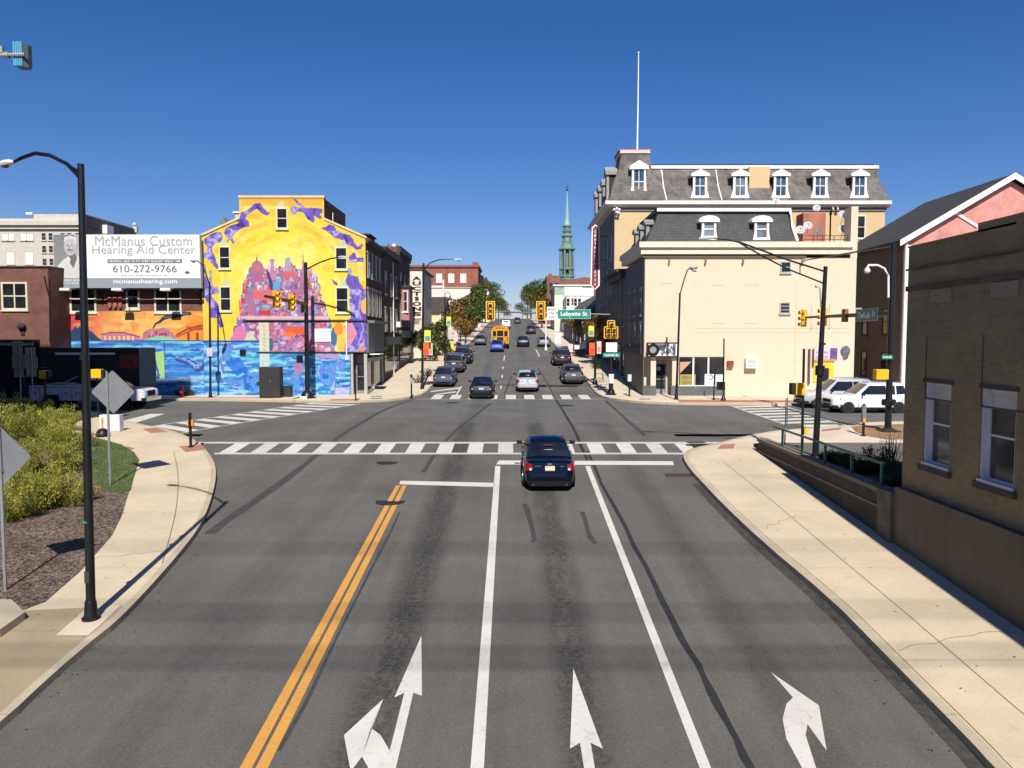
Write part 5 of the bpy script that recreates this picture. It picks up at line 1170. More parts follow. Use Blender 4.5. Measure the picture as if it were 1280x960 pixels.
# row house between the corner building and the tall one
rw = thing('row_house', 'dark two storey row house between the cream corner building and tall mansard block', 'row house', (13, 70, P(70)), 'dark row houses on the right of the street')
RX = cx0+.1
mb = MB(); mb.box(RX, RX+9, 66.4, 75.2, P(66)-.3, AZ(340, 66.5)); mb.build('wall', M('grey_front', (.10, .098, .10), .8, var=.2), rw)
mb = MB(); mb.box(RX-.9, RX+9.1, 66.35, 75.3, AZ(340, 66.5), AZ(336, 66.5)); mb.box(RX-.5, RX, 66.4, 75.2, AZ(340, 66.5)-.5, AZ(340, 66.5)-.003); mb.build('cornice', darkwood, rw)
for i, yy in enumerate((67.8, 70.6, 73.4)):
    window(rw, Wall('W', RX), yy, P(70)+4.4, 1.5, 2.0, fm=M('dim_frame', (.26, .24, .22), .6), bars=(1, 1)); window(rw, Wall('W', RX), yy, P(70)+.7, 1.7, 2.2, fm=darkwood, bars=(0, 0))
mb = MB(); mb.tube([(RX-.12, 68.9, P(68)), (RX-.12, 68.9, AZ(341, 68))], .06, 6); mb.build('downpipe', steel, rw)
# ------------------------------------------------------------ tall mansard building
TY = 75.6; tx0 = AX(767, TY); tx1 = AX(1101, TY); TE = 92
def tz(py): return AZ(py, TY)
tb = thing('mansard_building', 'tall tan building with a grey slate mansard roof, white dormers and corner tower', 'building', ((tx0+tx1)/2, TY, P(TY)))
mb = MB(); mb.box(tx0, tx1, TY, TE, P(TY)-.5, tz(262)); mb.build('wall', tanw, tb)
mb = MB(); mb.box(tx0-.04, tx0-.002, TY+.03, TE, P(TY)-.5, tz(262)); mb.build('street_front', M('shaded_front_grey', (.12, .12, .125), .8, var=.15), tb)  # shade of the street face put into this dark grey sheet
mb = MB(); mb.box(tx0-1.0, tx1+.35, TY-.6, TE+.5, tz(256.5), tz(252)); mb.box(tx0-.7, tx1+.35, TY-.35, TE+.3, tz(259.5), tz(256.5)-.003); mb.build('cornice', M('pinkish_white_trim', (.72, .66, .60), .7, var=.08), tb)
mb = MB(); mb.box(tx0-.3, tx1+.1, TY-.12, TY-.003, tz(264), tz(259.5)-.003); mb.build('frieze', M('grey_frieze', (.16, .16, .16), .8), tb)
mansard(tb, tx0-.7, tx1+.2, TY-.3, TE, tz(251.5), tz(207), 1.6, slate, white, conc=.3, ends=(1, .3))
mb = MB(); mb.box(tx0+1.2, tx1-.5, TY+1.6, TE-2, tz(206)+.12, tz(200.5)); mb.prism([(tx0+1.2, TY+1.5, tz(200.5)), (tx1-.5, TY+1.5, tz(203.5)), (tx1-.5, TY+1.5, tz(205)), (tx0+1.2, TY+1.5, tz(205))], (0, 10, 0)); mb.build('flat_roof', roofing, tb)
# tower at the street corner
twx0, twx1 = AX(765, TY)-.4, AX(826, TY)
mansard(tb, twx0, twx1, TY-.45, TY+5.5, tz(251), tz(189), 1.25, slate, M('rose_trim', (.62, .46, .42), .7), name='tower_roof', conc=.45)
mb = MB(); mb.box(twx0+1.0, twx1-1.0, TY+.7, TY+4.3, tz(189)+.28, tz(189)+.36); mb.build('tower_cap', M('red_cap', (.45, .10, .10), .6), tb)
dormer(tb, Wall('S', TY-.15), AX(796, TY), tz(247.5), 1.65, tz(204.5)-tz(247.5), tap=.12)
for a in (871.5, 921, 971, 1019.5, 1068): dormer(tb, Wall('S', TY-.05), AX(a, TY), tz(248), 1.62, tz(214.5)-tz(248), tap=.14, pane=glassm('pale_glass', (.12, .15, .17), .04) if a == 921 else None)
for yy in (78, 81.2, 84.5, 88): dormer(tb, Wall('W', tx0-.5), yy, tz(250), 1.35, 2.9 if yy > 80 else 3.4, fm=M('shaded_trim', (.26, .25, .23), .7))  # same darkened trim, shade in its colour
mb = MB(); mb.box(AX(934, TY), AX(959.5, TY), TY+.4, TY+3, tz(244), tz(207)); mb.build('stair_tower', tanw, tb)
pipe_ = M('white_pipe', (.7, .68, .64), .6)
for a in (828, 896): mb = MB(); mb.tube([(AX(a+2, TY), TY-.35, tz(251)), (AX(a, TY), TY+.5, tz(232)), (AX(a-1, TY), TY+1.2, tz(209))], .07, 6); mb.build('downpipe', pipe_, tb)
for yy in (77.6, 80.6, 83.6, 86.6, 89.6):
    for b in (3.9, 7.2, 10.4): window(tb, Wall('W', tx0-.04), yy, P(82)+b, 1.1, 2.2, fm=M('dim_frame', (.26, .24, .22), .6), lintel=sillm)
    window(tb, Wall('W', tx0-.04), yy, P(82)+.5, 1.8, 2.6, fm=darkwood)
mb = MB(); mb.box(tx0-.5, tx0-.05, TY+.3, TE-.2, P(82)+3.2, P(82)+3.7); mb.build('shop_cornice', darkwood, tb)
window(tb, Wall('S', TY), AX(1070.5, TY), tz(298), 1.0, 2.2)
mb = MB(); mb.tube([(AX(1033.5, TY), TY-.1, tz(300)), (AX(1033.5, TY), TY-.1, tz(264))], .06, 6); mb.build('downpipe', blackm, tb)
for a in (1028, 1034.5): mb = MB(); mb.tube([(AX(a, TY+5), TY+5, tz(205)), (AX(a, TY+5), TY+5, tz(194))], .16, 8); mb.build('roof_vent', white, tb)
for k, (a, b) in enumerate(((1041, 262), (1047, 262))):
    p = at(a, b, TY-.4); t = thing('floodlight', 'small white floodlight under the tall building cornice, '+('left' if k == 0 else 'right')+' of two', 'lamp', p, 'floodlights under the cornice'); mb = MB(); mb.lathe((p.x, p.y, p.z), [(.08, .25), (.16, 0), (.02, -.02)], 8); mb.build('head', steel, t); mb = MB(); mb.tube([(p.x, p.y, p.z+.2), (p.x, TY-.1, p.z+.45)], .03, 6); mb.build('bracket', steel, t)
p = at(771, 262, TY-.5); t = thing('floodlight_cluster', 'cluster of white floodlights under the corner of the tall cornice', 'lamp', p); mb = MB()
for (dx, dz) in ((-.25, 0), (0, .1), (.25, 0), (0, -.25), (.2, -.3)): mb.ball((p.x+dx, p.y, p.z+dz), .13)
mb.build('heads', white, t)
fp = thing('flagpole', 'tall thin white flagpole on the slate corner tower', 'flagpole', (AX(796.5, TY+2), TY+2, tz(187)))
mb = MB(); mb.tube([at(796.5, 187, TY+2), at(797.5, 130, TY+2), at(798.2, 67, TY+2)], [.09, .07, .045], 8); mb.build('pole', white, fp); mb = MB(); mb.ball(at(798.2, 66, TY+2), .1); mb.build('finial', white, fp)
# vertical theatre style sign
vx = AX(742.5, 81); vs_ = thing('blade_sign', 'tall maroon blade sign with a white border hanging off the tall building', 'sign', (vx, 81, AZ(362, 81)))
mar = M('maroon_panel', (.20, .035, .05), .6, var=.1)
a0, a1 = AX(737.3, 81), AX(749, 81)
pts = [(a0+.12, AZ(284, 81)), ((a0+a1)/2, AZ(280.5, 81)), (a1-.05, AZ(284, 81)), (a1, AZ(357, 81)), ((a0+a1)/2, AZ(362.5, 81)), (a0, AZ(357, 81))]
mb = MB(); mb.prism([(x, 81, z) for x, z in pts], (0, .3, 0)); mb.build('border', white, vs_)
c_ = ((a0+a1)/2, (AZ(281, 81)+AZ(362, 81))/2)
mb = MB(); mb.prism([(c_[0]+(x-c_[0])*.70, 80.97, c_[1]+(z-c_[1])*.965) for x, z in pts], (0, .02, 0)); mb.build('panel', mar, vs_)
for i, chv in enumerate('CENTROOTHEATIA'[:14]): text(chv, .26, ((a0+a1)/2, 80.95, AZ(289.5+i*5.05, 81)), white, vs_, width=.2 if chv != 'I' else .07, bold=.02, name='letter')
mb = MB()
for b in (295, 325, 352): mb.tube([(a1, 81.15, AZ(b, 81)), (tx0, 81.15, AZ(b, 81))], .05, 6)
mb.build('brackets', blackm, vs_)
# ------------------------------------------------------------ pink gabled house behind the right corner
PY = 58.0; hx = AX(1126, PY); apx, apz = at(1264, 222, PY).x, at(1264, 222, PY).z; ez = AZ(300, PY); HX1 = 2*apx-hx
ph = thing('gabled_house', 'large pink brick house with a white edged gable and dark roof', 'house', (apx, PY, P(PY)))
mb = MB(); mb.prism([(hx, PY, P(PY)-.3), (HX1, PY, P(PY)-.3), (HX1, PY, ez), (apx, PY, apz-.25), (hx, PY, ez)], (0, 11.5, 0)); mb.build('wall', brickm('pink_brick', srgb(208, 138, 128), srgb(196, 126, 118), srgb(200, 150, 140), stain=.08), ph)
mb = MB(); mb.box(hx-.03, hx-.003, PY+.03, 69.5, P(PY)-.3, ez); mb.build('side_wall', M('shaded_wall_brown', (.13, .105, .09), .85, var=.12), ph)  # shaded left face of the pink house put into a brown sheet
sl2 = (apz-ez)/(apx-hx); mb = MB()
for sgn, xe in ((1, hx), (-1, HX1)):
    o = -.5*sgn; mb.prism([(xe+o, PY-.45, ez-.5*sl2+.02), (apx, PY-.45, apz+.02), (apx, PY-.45, apz+.24), (xe+o, PY-.45, ez-.5*sl2+.24)], (0, 12.4, 0))
mb.build('roof', roofing, ph)
mb = MB()
for sgn, xe in ((1, hx), (-1, HX1)):
    o = -.55*sgn; mb.prism([(xe+o, PY-.5, ez-.55*sl2-.18), (apx, PY-.5, apz-.18), (apx, PY-.5, apz+.27), (xe+o, PY-.5, ez-.55*sl2+.27)], (0, .046, 0))
mb.build('bargeboard', white, ph)
mb = MB(); A = at(1192, 262, PY-.1); B = at(1222, 281, PY-.1); u_ = Vector((0, 0, .22)); mb.prism([A, B, B-u_, A-u_], (0, .08, 0)); mb.build('gable_brace', white, ph)
mb = MB(); mb.tube([(hx+.12, PY-.12, P(PY)), (hx+.12, PY-.12, ez-.3)], .12, 8); mb.box(hx, hx+.5, PY-.05, PY-.003, P(PY), ez-.4); mb.build('downpipe', white, ph)
for (yy, b) in ((60.5, 1.2), (60.5, 4.6), (64, 4.6), (64, 1.2)): window(ph, Wall('W', hx-.03), yy, P(PY)+b, 1.0, 2.0, fm=darkwood)
p = at(1072, 389.5, 62); t = thing('wall_lantern', 'lit looking beige porch lantern on the dark side wall under the green street sign', 'lamp', p)
mb = MB(); mb.box(p.x-.35, p.x+.25, p.y-.2, p.y+.2, p.z-.25, p.z+.3); mb.build('case', M('beige_lamp', (.42, .33, .2), .6), t); mb = MB(); mb.box(p.x-.6, p.x+.7, p.y-.3, p.y+.3, p.z-.4, p.z-.3); mb.build('shelf', M('beige_lamp', (.42, .33, .2), .6), t)
# ------------------------------------------------------------ brown brick building on the right, above the underpass
NX = 10.35; NE = 20.2; nw = brickm('brown_brick', srgb(142, 126, 92), srgb(126, 112, 82), srgb(124, 112, 88), bw=.21, bh=.068, ms=.008, var=.22, stain=.2)
plaster = M('stained_plaster', (.14, .115, .075), .9, var=.2, scale=.6, stain=.55, bmp=.2, bscale=15)
nb = thing('brown_building', 'brown brick building with two white sash windows above a stained base', 'building', (NX+4, 8, P(15)))
wz = .55; ptop = AZ(309, NE)
WS = [(NX*FPX/(a1-640), NX*FPX/(a0-640)) for a0, a1 in ((1158, 1190.5), (1229, 1273), (1345, 1420))]; wb0 = AZ(580, WS[0][1])+.02; wb1 = wb0+2.05
mb = MB(); mb.box(NX+.2, NX+12, -22, NE-.001, wz+.001, ptop-.025); mb.box(NX, NX+.2, -22, NE, wz, wb0); mb.box(NX, NX+.2, -22, NE, wb1, ptop-.02)
e = [NE]+[q for w in WS for q in w[::-1]]+[-22]
for q in range(0, len(e), 2): mb.box(NX, NX+.2, e[q+1], e[q], wb0, wb1)
mb.build('wall', nw, nb)
mb = MB(); mb.box(NX-.17, NX+12, -22, NE+.02, -4.5, wz-.004); mb.build('base_wall', plaster, nb)
mb = MB(); mb.box(NX-.04, NX+.02, -22, NE+.04, ptop-1.15, ptop-1.02); mb.box(NX-.05, NX+.02, -22, NE+.03, ptop-.62, ptop-.57)
mb.build('string_course', M('dark_brown_brick', (.10, .07, .045), .9, var=.3), nb)
mb = MB(); mb.box(NX-.02, NX+.5, 15.9, NE+.03, ptop-.02, ptop+.02); mb.box(NX-.02, NX+.5, -22, 17.2, ptop-.02, ptop+.18); mb.build('parapet', nw, nb)
for yy in (18.6, 16.2): mb = MB(); mb.box(NX-.03, NX+.02, yy-.45, yy+.45, ptop-1.5, ptop-1.18); mb.build('stone_panel', M('pale_brick_panel', (.26, .21, .15), .9, var=.15), nb)
for (ya, yb__) in ((18.0, 19.2), (15.4, 16.9)):
    mb = MB(); mb.box(NX-.012, NX+.02, ya, yb__, ptop-3.88, ptop-3.84); mb.box(NX-.012, NX+.02, yb__-.03, yb__, ptop-3.838, ptop-2.3); mb.build('infill_outline', M('dark_brown_brick', (.10, .07, .045), .9, var=.3), nb)
lav = M('lavender_white', (.62, .60, .62), .5, var=.06); gl2 = glassm('dim_glass', (.05, .045, .04), .08)
for (y0_, y1_) in WS:
    ym = (y0_+y1_)/2; f = window(nb, Wall('W', NX+.19), ym, wb0+.02, y1_-y0_-.06, wb1-wb0-.04, fm=lav, gm_=gl2, fw=.07, bars=(0, 1), dep=.05, bl=.16, sill=False)
    mb = MB(); mb.box(NX+.02, NX+.19, y1_-.04, y1_-.002, wb0, wb1); mb.box(NX+.02, NX+.19, y0_+.002, y0_+.04, wb0, wb1); mb.box(NX-.05, NX+.19, y0_-.02, y1_+.02, wb0-.02, wb0+.05); mb.build('reveal', lav, f)
    mb = MB(); mb.box(NX-.08, NX+.1, y0_-.12, y1_+.12, wb0-.16, wb0-.022); mb.build('stone_sill', M('soot_sill', (.06, .05, .045), .9), f)
    mb = MB(); mb.box(NX-.02, NX+.1, y0_-.08, y1_+.1, wb1+.001, wb1+.09); mb.build('lintel', M('soot_sill', (.06, .05, .045), .9), f)
# retaining wall with green railing, hedge
rwl = thing('retaining_wall', 'dark stained concrete retaining wall rising beside the right pavement', 'wall', (10.2, 26, P(26)))
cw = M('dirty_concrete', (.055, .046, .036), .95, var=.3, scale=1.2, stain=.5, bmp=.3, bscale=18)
wtop = .36
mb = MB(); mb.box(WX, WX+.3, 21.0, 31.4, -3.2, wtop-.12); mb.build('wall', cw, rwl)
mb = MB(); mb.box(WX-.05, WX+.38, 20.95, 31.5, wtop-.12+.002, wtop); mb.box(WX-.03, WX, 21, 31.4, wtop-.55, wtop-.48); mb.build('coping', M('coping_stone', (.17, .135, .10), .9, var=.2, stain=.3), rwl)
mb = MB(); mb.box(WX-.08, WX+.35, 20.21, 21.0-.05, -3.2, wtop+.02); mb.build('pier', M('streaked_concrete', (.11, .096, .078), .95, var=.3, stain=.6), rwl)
sheet('terrace', [[(WX+.3, 20.3), (60, 20.3), (60, 33.0), (WX+.3, 33.0)]], .0, gm, kind='structure')
for o in (bpy.data.objects['terrace'],):
    for v in o.data.vertices: v.co.z = .10 if v.co.y < 30 else P(33.0)+.137 if v.co.y > 32.9 else .10
gr = M('green_paint', (.02, .11, .085), .5, var=.15); rl = thing('railing', 'green metal handrail on posts along the retaining wall', 'railing', (WX+.2, 26, wtop))
rx = WX+.2; mb = MB(); mb.box(rx-.04, rx+.04, 21.2, 30.2, wtop+.60, wtop+.66); mb.build('handrail', gr, rl)
for yy in (21.3, 23.2, 25.2, 27.2, 29.2):
    mb = MB(); mb.box(rx-.035, rx+.035, yy-.035, yy+.035, wtop-.02, wtop+.60); mb.build('post', gr, rl)
# ------------------------------------------------------------ far right of the street: church, brick hall, white and green shops
def simple_bld(name, label, cat, x0, x1, Y, depth, pyt, m, grp=None):
    t = thing(name, label, cat, ((x0+x1)/2, Y, P(Y)), grp); mb = MB(); mb.box(x0, x1, Y, Y+depth, P(Y)-1.5, AZ(pyt, Y)); mb.build('wall', m, t); return t
Y = 205; b = simple_bld('brick_hall', 'long brick building in front of the church steeple', 'building', AX(683, Y), AX(775, Y), Y, 26, 352, brickm('hall_brick', srgb(140, 88, 72), srgb(124, 74, 60), srgb(130, 96, 84)))
mb = MB(); mb.box(AX(683, Y), AX(700, Y), Y+1, Y+12, AZ(352, Y), AZ(344, Y)); mb.box(AX(686, Y), AX(690, Y), Y+1.5, Y+3, AZ(344, Y), AZ(341.5, Y)); mb.prism([(AX(700, Y), Y+.5, AZ(352, Y)), (AX(730, Y), Y+.5, AZ(346, Y)), (AX(770, Y), Y+.5, AZ(350, Y)), (AX(775, Y), Y+.5, AZ(352, Y))], (0, 10, 0)); mb.build('parapet', MATS['hall_brick'], b)
mb = MB(); mb.box(AX(682, Y)-.5, AX(684, Y), Y+.4, Y+24, AZ(351, Y), AZ(349, Y)); mb.build('cornice', darkwood, b)
for k, yy in enumerate((208, 213, 218, 223)): window(b, Wall('W', AX(683, Y)), yy, AZ(372, Y), 1.8, 3.2, fm=cream_trim)
for a in (688.5, 696): window(b, Wall('S', Y), AX(a, Y), AZ(366, Y), .9, 2.6, fm=darkwood)
Y = 165; b = simple_bld('green_shop', 'narrow pale green clapboard building with a white cornice', 'building', AX(693, Y), AX(740, Y), Y, 16, 357.5, brickm('sage_clapboard', (.36, .42, .36), (.34, .40, .34), (.2, .24, .2), bw=6, bh=.22, ms=.015))
mb = MB(); mb.box(AX(692.6, Y)-.3, AX(740, Y), Y-.3, Y+16, AZ(357.5, Y), AZ(356, Y)); mb.build('cornice', white, b)
mb = MB(); mb.box(AX(693, Y)-.02, AX(704, Y), Y-.06, Y-.002, P(Y)-.5, AZ(369, Y)); mb.build('pale_front', M('pale_mint', (.60, .64, .52), .7), b)
Y = 150; b = simple_bld('white_shop', 'white shop building with a high blank hoarding on its roof', 'building', AX(708, Y), AX(742, Y), Y, 12, 371, white)
mb = MB(); mb.box(AX(705.5, Y), AX(728, Y), Y+.5, Y+1.0, AZ(369, Y), AZ(358.5, Y)); mb.box(AX(728.3, Y), AX(742, Y), Y+.8, Y+1.2, AZ(369.5, Y), AZ(360, Y)); mb.build('hoarding', M('hoarding_white', (.78, .77, .74), .6, var=.03), b)
mb = MB(); mb.box(AX(714, Y), AX(716.5, Y), Y-.1, Y, AZ(381, Y), AZ(372.5, Y)); mb.build('maroon_banner', M('maroon_panel', (.20, .035, .05)), b)
for a in (709.8, 719, 724): window(b, Wall('S', Y), AX(a, Y), AZ(383, Y), .7, 1.6, fm=white)
Y = 100; b = simple_bld('grey_shop', 'low dark grey shop with a steep sloping front next to the blade sign', 'building', AX(728, Y), AX(767, Y), Y-7, 44, 392, M('shade_grey', (.11, .11, .12), .85, var=.1))
x0 = AX(728, Y); mb = MB(); mb.prism([(x0-.02, 93, AZ(392, Y)), (x0+8, 93, AZ(392, Y)), (x0+8, 93, AZ(352, Y)), (x0+3, 93, AZ(362, Y))], (0, 44, 0)); mb.build('sloping_roof', M('slate_grey_roof', (.10, .105, .11), .8, var=.15), b)
for yy in (97, 103, 109, 116): window(b, Wall('W', x0), yy, P(yy)+.8, 3.0, 2.2, fm=darkwood)
cp_ = M('copper_green', (.13, .235, .195), .7, var=.25, scale=.6, stain=.5, stc=(.045, .075, .06)); cpd = M('dark_copper', (.04, .06, .048), .8, var=.3, scale=.6)
Y = 258; ch_ = thing('church_steeple', 'green copper church steeple with columned belfry and needle spire', 'steeple', (AX(708, Y), Y, AZ(352, Y)))
cx_ = AX(708, Y)
def r_(w_): return w_/2*Y/FPX
def lz(py): return AZ(py, Y)
def stage(nm, prof, m, n=8): mb = MB(); mb.lathe((cx_, Y, 0), [(r_(w_), lz(py)) for w_, py in prof], n); return mb.build(nm, m, ch_)
mb = MB(); mb.box(cx_-r_(21), cx_+r_(21), Y-r_(21), Y+r_(21), P(Y)-1, lz(350)); mb.build('tower', brickm('church_brick', srgb(110, 70, 58), srgb(96, 60, 50), srgb(110, 90, 80)), ch_)
stage('base_stage', [(19, 352), (19, 347), (21, 346.5), (21, 344.5), (17.5, 344)], cp_)
st = stage('belfry_core', [(11.5, 346), (11.5, 312)], cpd)
for i in range(8):
    a = 2*math.pi*(i+.5)/8; mb = MB(); q = (cx_+r_(16.5)*math.cos(a), Y+r_(16.5)*math.sin(a)); mb.tube([(q[0], q[1], lz(344)), (q[0], q[1], lz(312))], r_(2.5), 6)
    o = mb.build('column', cp_, st)
    a = 2*math.pi*i/8; v = Vector((math.cos(a), math.sin(a), 0)); mb = MB(); u_ = Vector((-v.y, v.x, 0)); c0 = Vector((cx_, Y, 0))+v*r_(11.8)
    mb.prism([c0-u_*r_(2.6)+Vector((0, 0, lz(338))), c0+u_*r_(2.6)+Vector((0, 0, lz(338))), c0+u_*r_(2.6)+Vector((0, 0, lz(317))), c0-u_*r_(2.6)+Vector((0, 0, lz(317)))], v*.1); mb.build('louvre', M('louvre_grey', (.16, .17, .165), .8), st)
stage('belfry_balustrade', [(20, 337.5), (20.5, 336), (18.5, 336), (18, 335)], cp_)
stage('belfry_cornice', [(18.5, 313.5), (22, 312.2), (22, 310.8), (17, 309), (15, 306), (13.5, 305.5)], cp_)
stage('clock_stage', [(12.5, 306), (12.5, 296.5), (15, 296), (15, 294.6), (11, 293.5), (9, 290.5), (12.5, 290), (12.5, 289)], cp_)
for v in (Vector((0, -1, 0)), Vector((-1, 0, 0))):
    mb = MB(); c0 = Vector((cx_, Y, lz(300.6)))+v*r_(12.1); mb.lathe(c0, [(r_(3.6), -.12), (r_(3.6), .12)], 14, 'y' if v.y else 'x'); mb.build('clock_face', M('clock_grey', (.28, .30, .28), .6), ch_)
stage('lantern_stage', [(9.2, 290), (9.2, 284), (12, 283.4), (12, 282.2), (8.5, 281.5)], cp_)
for i in range(8):
    a = 2*math.pi*i/8; v = Vector((math.cos(a), math.sin(a), 0)); mb = MB(); c0 = Vector((cx_, Y, 0))+v*r_(8.6); u_ = Vector((-v.y, v.x, 0))
    mb.prism([c0-u_*r_(1.4)+Vector((0, 0, lz(289.5))), c0+u_*r_(1.4)+Vector((0, 0, lz(289.5))), c0+u_*r_(1.4)+Vector((0, 0, lz(285))), c0-u_*r_(1.4)+Vector((0, 0, lz(285)))], v*.1); mb.build('opening', MATS['louvre_grey'], ch_)
stage('spire', [(8.2, 282), (5.2, 276), (2.6, 255), (1.1, 239)], M('spire_copper', (.24, .42, .36), .7, var=.15, scale=.4))
mb = MB(); mb.tube([(cx_, Y, lz(239.5)), (cx_, Y, lz(231))], .09, 6); mb.ball((cx_, Y, lz(237)), .45); mb.box(cx_-.55, cx_+.55, Y-.06, Y+.06, lz(233.8), lz(233.2)); mb.build('cross_finial', cpd, ch_)
# ============================================================ TREES AND SHRUBS
bark = M('bark', (.06, .045, .035), .95, var=.3, scale=4)
def leafcloud(mb, c, rad, n, size, flat=1.0, shell=.55):
    for _ in range(n):
        v = Vector((random.gauss(0, 1), random.gauss(0, 1), random.gauss(0, 1))).normalized()*(shell+(1-shell)*random.random()**.6)
        p = Vector(c)+Vector((v.x*rad, v.y*rad, v.z*rad*flat))
        a = Vector((random.gauss(0, 1), random.gauss(0, 1), random.gauss(0, 1))).normalized(); b = a.cross(Vector((random.random(), random.random(), 1))).normalized()
        s = size*random.uniform(.6, 1.3)
        mb.add([p-a*s, p+b*s*.5, p+a*s, p-b*s*.5], [(0, 1, 2, 3)])
LG = leafm('green_leaf', (.10, .14, .03), (.18, .21, .055)); LD = leafm('dark_green_leaf', (.07, .11, .028), (.13, .16, .04))
LO = leafm('orange_leaf', (.36, .19, .05), (.30, .21, .07), (.17, .18, .05)); LY = leafm('olive_leaf', (.19, .17, .035), (.11, .14, .035), (.26, .15, .03))
def tree(label, x, y, h, w_, m, n=1500, size=.22, trunk=.3, cat='tree', grp='trees along the street'):
    t = thing('street_tree', label, cat, (x, y, P(y)), grp); z0 = P(y); mb = MB()
    mb.tube([(x, y, z0-.1), (x+.05, y, z0+h*.25), (x, y, z0+h*.55), (x+.1, y, z0+h*.8)], [h*.022, h*.018, h*.012, h*.004], 7)
    cl = []
    for i in range(11):
        a = i*2.4; zz = z0+h*(trunk+.12+(.88-trunk)*((i*7) % 11)/11); rr = w_*.5*random.uniform(.35, .72)*(1-.45*abs((zz-z0)/h-.55)*2)
        c = Vector((x+rr*math.cos(a), y+rr*math.sin(a), zz)); cl.append(c)
        mb.tube([(x, y, z0+h*.3+(zz-z0-h*.3)*.35), ((x+c.x)/2, (y+c.y)/2, zz-.1*h), c], [h*.009, h*.006, h*.002], 5)
    mb.build('trunk', bark, t)
    mb = MB()
    for c in cl: leafcloud(mb, c, w_*random.uniform(.16, .25), n//11, size, .8, .3)
    mb.build('crown', m, t, recalc=False); return t
for (lab, x, y, h, w_, m, n) in (
    ('orange leaved street tree beside the hanging street lamp on the left pavement', -7.8, 110, 5.4, 5.2, LO, 2600), ('orange brown street tree behind the nearest orange one on the left', -8.2, 122, 6.6, 6, LO, 2000),
    ('dark green street tree in front of the white rendered wall', -8.0, 136, 7.2, 5.8, LG, 2200), ('green street tree behind the left traffic signal', -7.6, 156, 8.4, 6.5, LG, 2200), ('green street tree up the hill on the left, past the white bay house', -7.6, 182, 10.5, 7.5, LG, 2000),
    ('olive street tree up the hill on the left', -7.4, 212, 11, 8, LY, 2000), ('large dark tree near the crest on the left', -7.6, 246, 12, 9, LD, 2000), ('tree nearest the crest on the left', -6.4, 290, 13, 9.5, LG, 1800), ('broad olive tree right at the crest on the left', -5.8, 335, 12, 10, LY, 1600), ('broad green tree right at the crest on the right', 6.6, 328, 12, 10, LG, 1600), ('tree beyond the crest on the left, behind the rest', -4.2, 400, 9, 11, LG, 1300), ('tree beyond the crest on the right, behind the rest', 5.2, 390, 9, 11, LD, 1300), ('orange brown tree on the left pavement before the white rendered wall', -9.4, 146, 6.6, 5.4, LO, 2000),
    ('olive street tree behind the right traffic signal', 6.9, 178, 9.6, 6, LY, 2200), ('green street tree up the hill on the right in front of the brick hall', 7.2, 204, 10.5, 7, LG, 2200), ('dark tree up the hill on the right', 7.4, 232, 12, 9, LD, 2000), ('tree nearest the crest on the right', 6.8, 275, 13, 9.5, LY, 1800),
    ('golden street tree below the green street name sign', 8.6, 104, 5.4, 4.2, LO, 1800), ('small orange street tree by the orange banner on the right', 8.7, 78, 4.6, 3.4, LO, 1500), ('orange street tree close to the signal with five lamps', 8.9, 84, 4.8, 3, LO, 1300),
    ('shrubby green tree in front of the auctions wall', -9.3, 82, 3.6, 3.6, LG, 2200), ('shrubby green tree beside the cream house wall', -8.6, 90, 3.9, 4.0, LG, 2200)):
    tree(lab, x, y, h, w_, m, n, .2 if y < 115 else .3, trunk=.12 if 'shrubby' in lab else .3)
SH1 = leafm('juniper_leaf', (.24, .25, .03), (.42, .39, .06), (.13, .17, .03)); SH2 = leafm('hedge_leaf', (.02, .05, .012), (.05, .085, .02))
def shrub(label, x, y, r, h, m, n=2500, grp='yellow green shrubs on the bark bed', blade=(.05, .14), z0=None):
    z0 = P(y)+.15 if z0 is None else z0; t = thing('shrub', label, 'shrub', (x, y, z0), grp); mb = MB(); st = MB()
    stems = []
    for i in range(26):
        a = random.uniform(0, 6.28); q = r*math.sqrt(random.random()); bx_, by_ = x+.35*q*math.cos(a), y+.35*q*math.sin(a)
        hh = h*random.uniform(.55, 1.05)*(1-.45*(q/r)**2); e = Vector((x+q*1.05*math.cos(a), y+q*1.05*math.sin(a), z0+hh)); s0 = Vector((bx_, by_, z0-.05)); stems.append((s0, e)); st.tube([s0, s0.lerp(e, .5)+Vector((0, 0, .05)), e], [.018, .012, .004], 4)
    st.build('stems', bark, t)
    for _ in range(n):
        s0, e = random.choice(stems); u = random.random()**.6; p = s0.lerp(e, u)+Vector((random.gauss(0, .09), random.gauss(0, .09), random.gauss(0, .06)))*(1.1)
        if p.z < z0: p.z = z0+.02
        d = (e-s0).normalized()+Vector((random.gauss(0, .45), random.gauss(0, .45), random.gauss(.3, .3))); d.normalize(); l = random.uniform(*blade); s = d.cross(Vector((random.gauss(0, 1), random.gauss(0, 1), .3))).normalized()*l*.22
        mb.add([p-s, p+s, p+d*l], [(0, 1, 2)])
    mb.build('foliage', m, t, recalc=False); return t
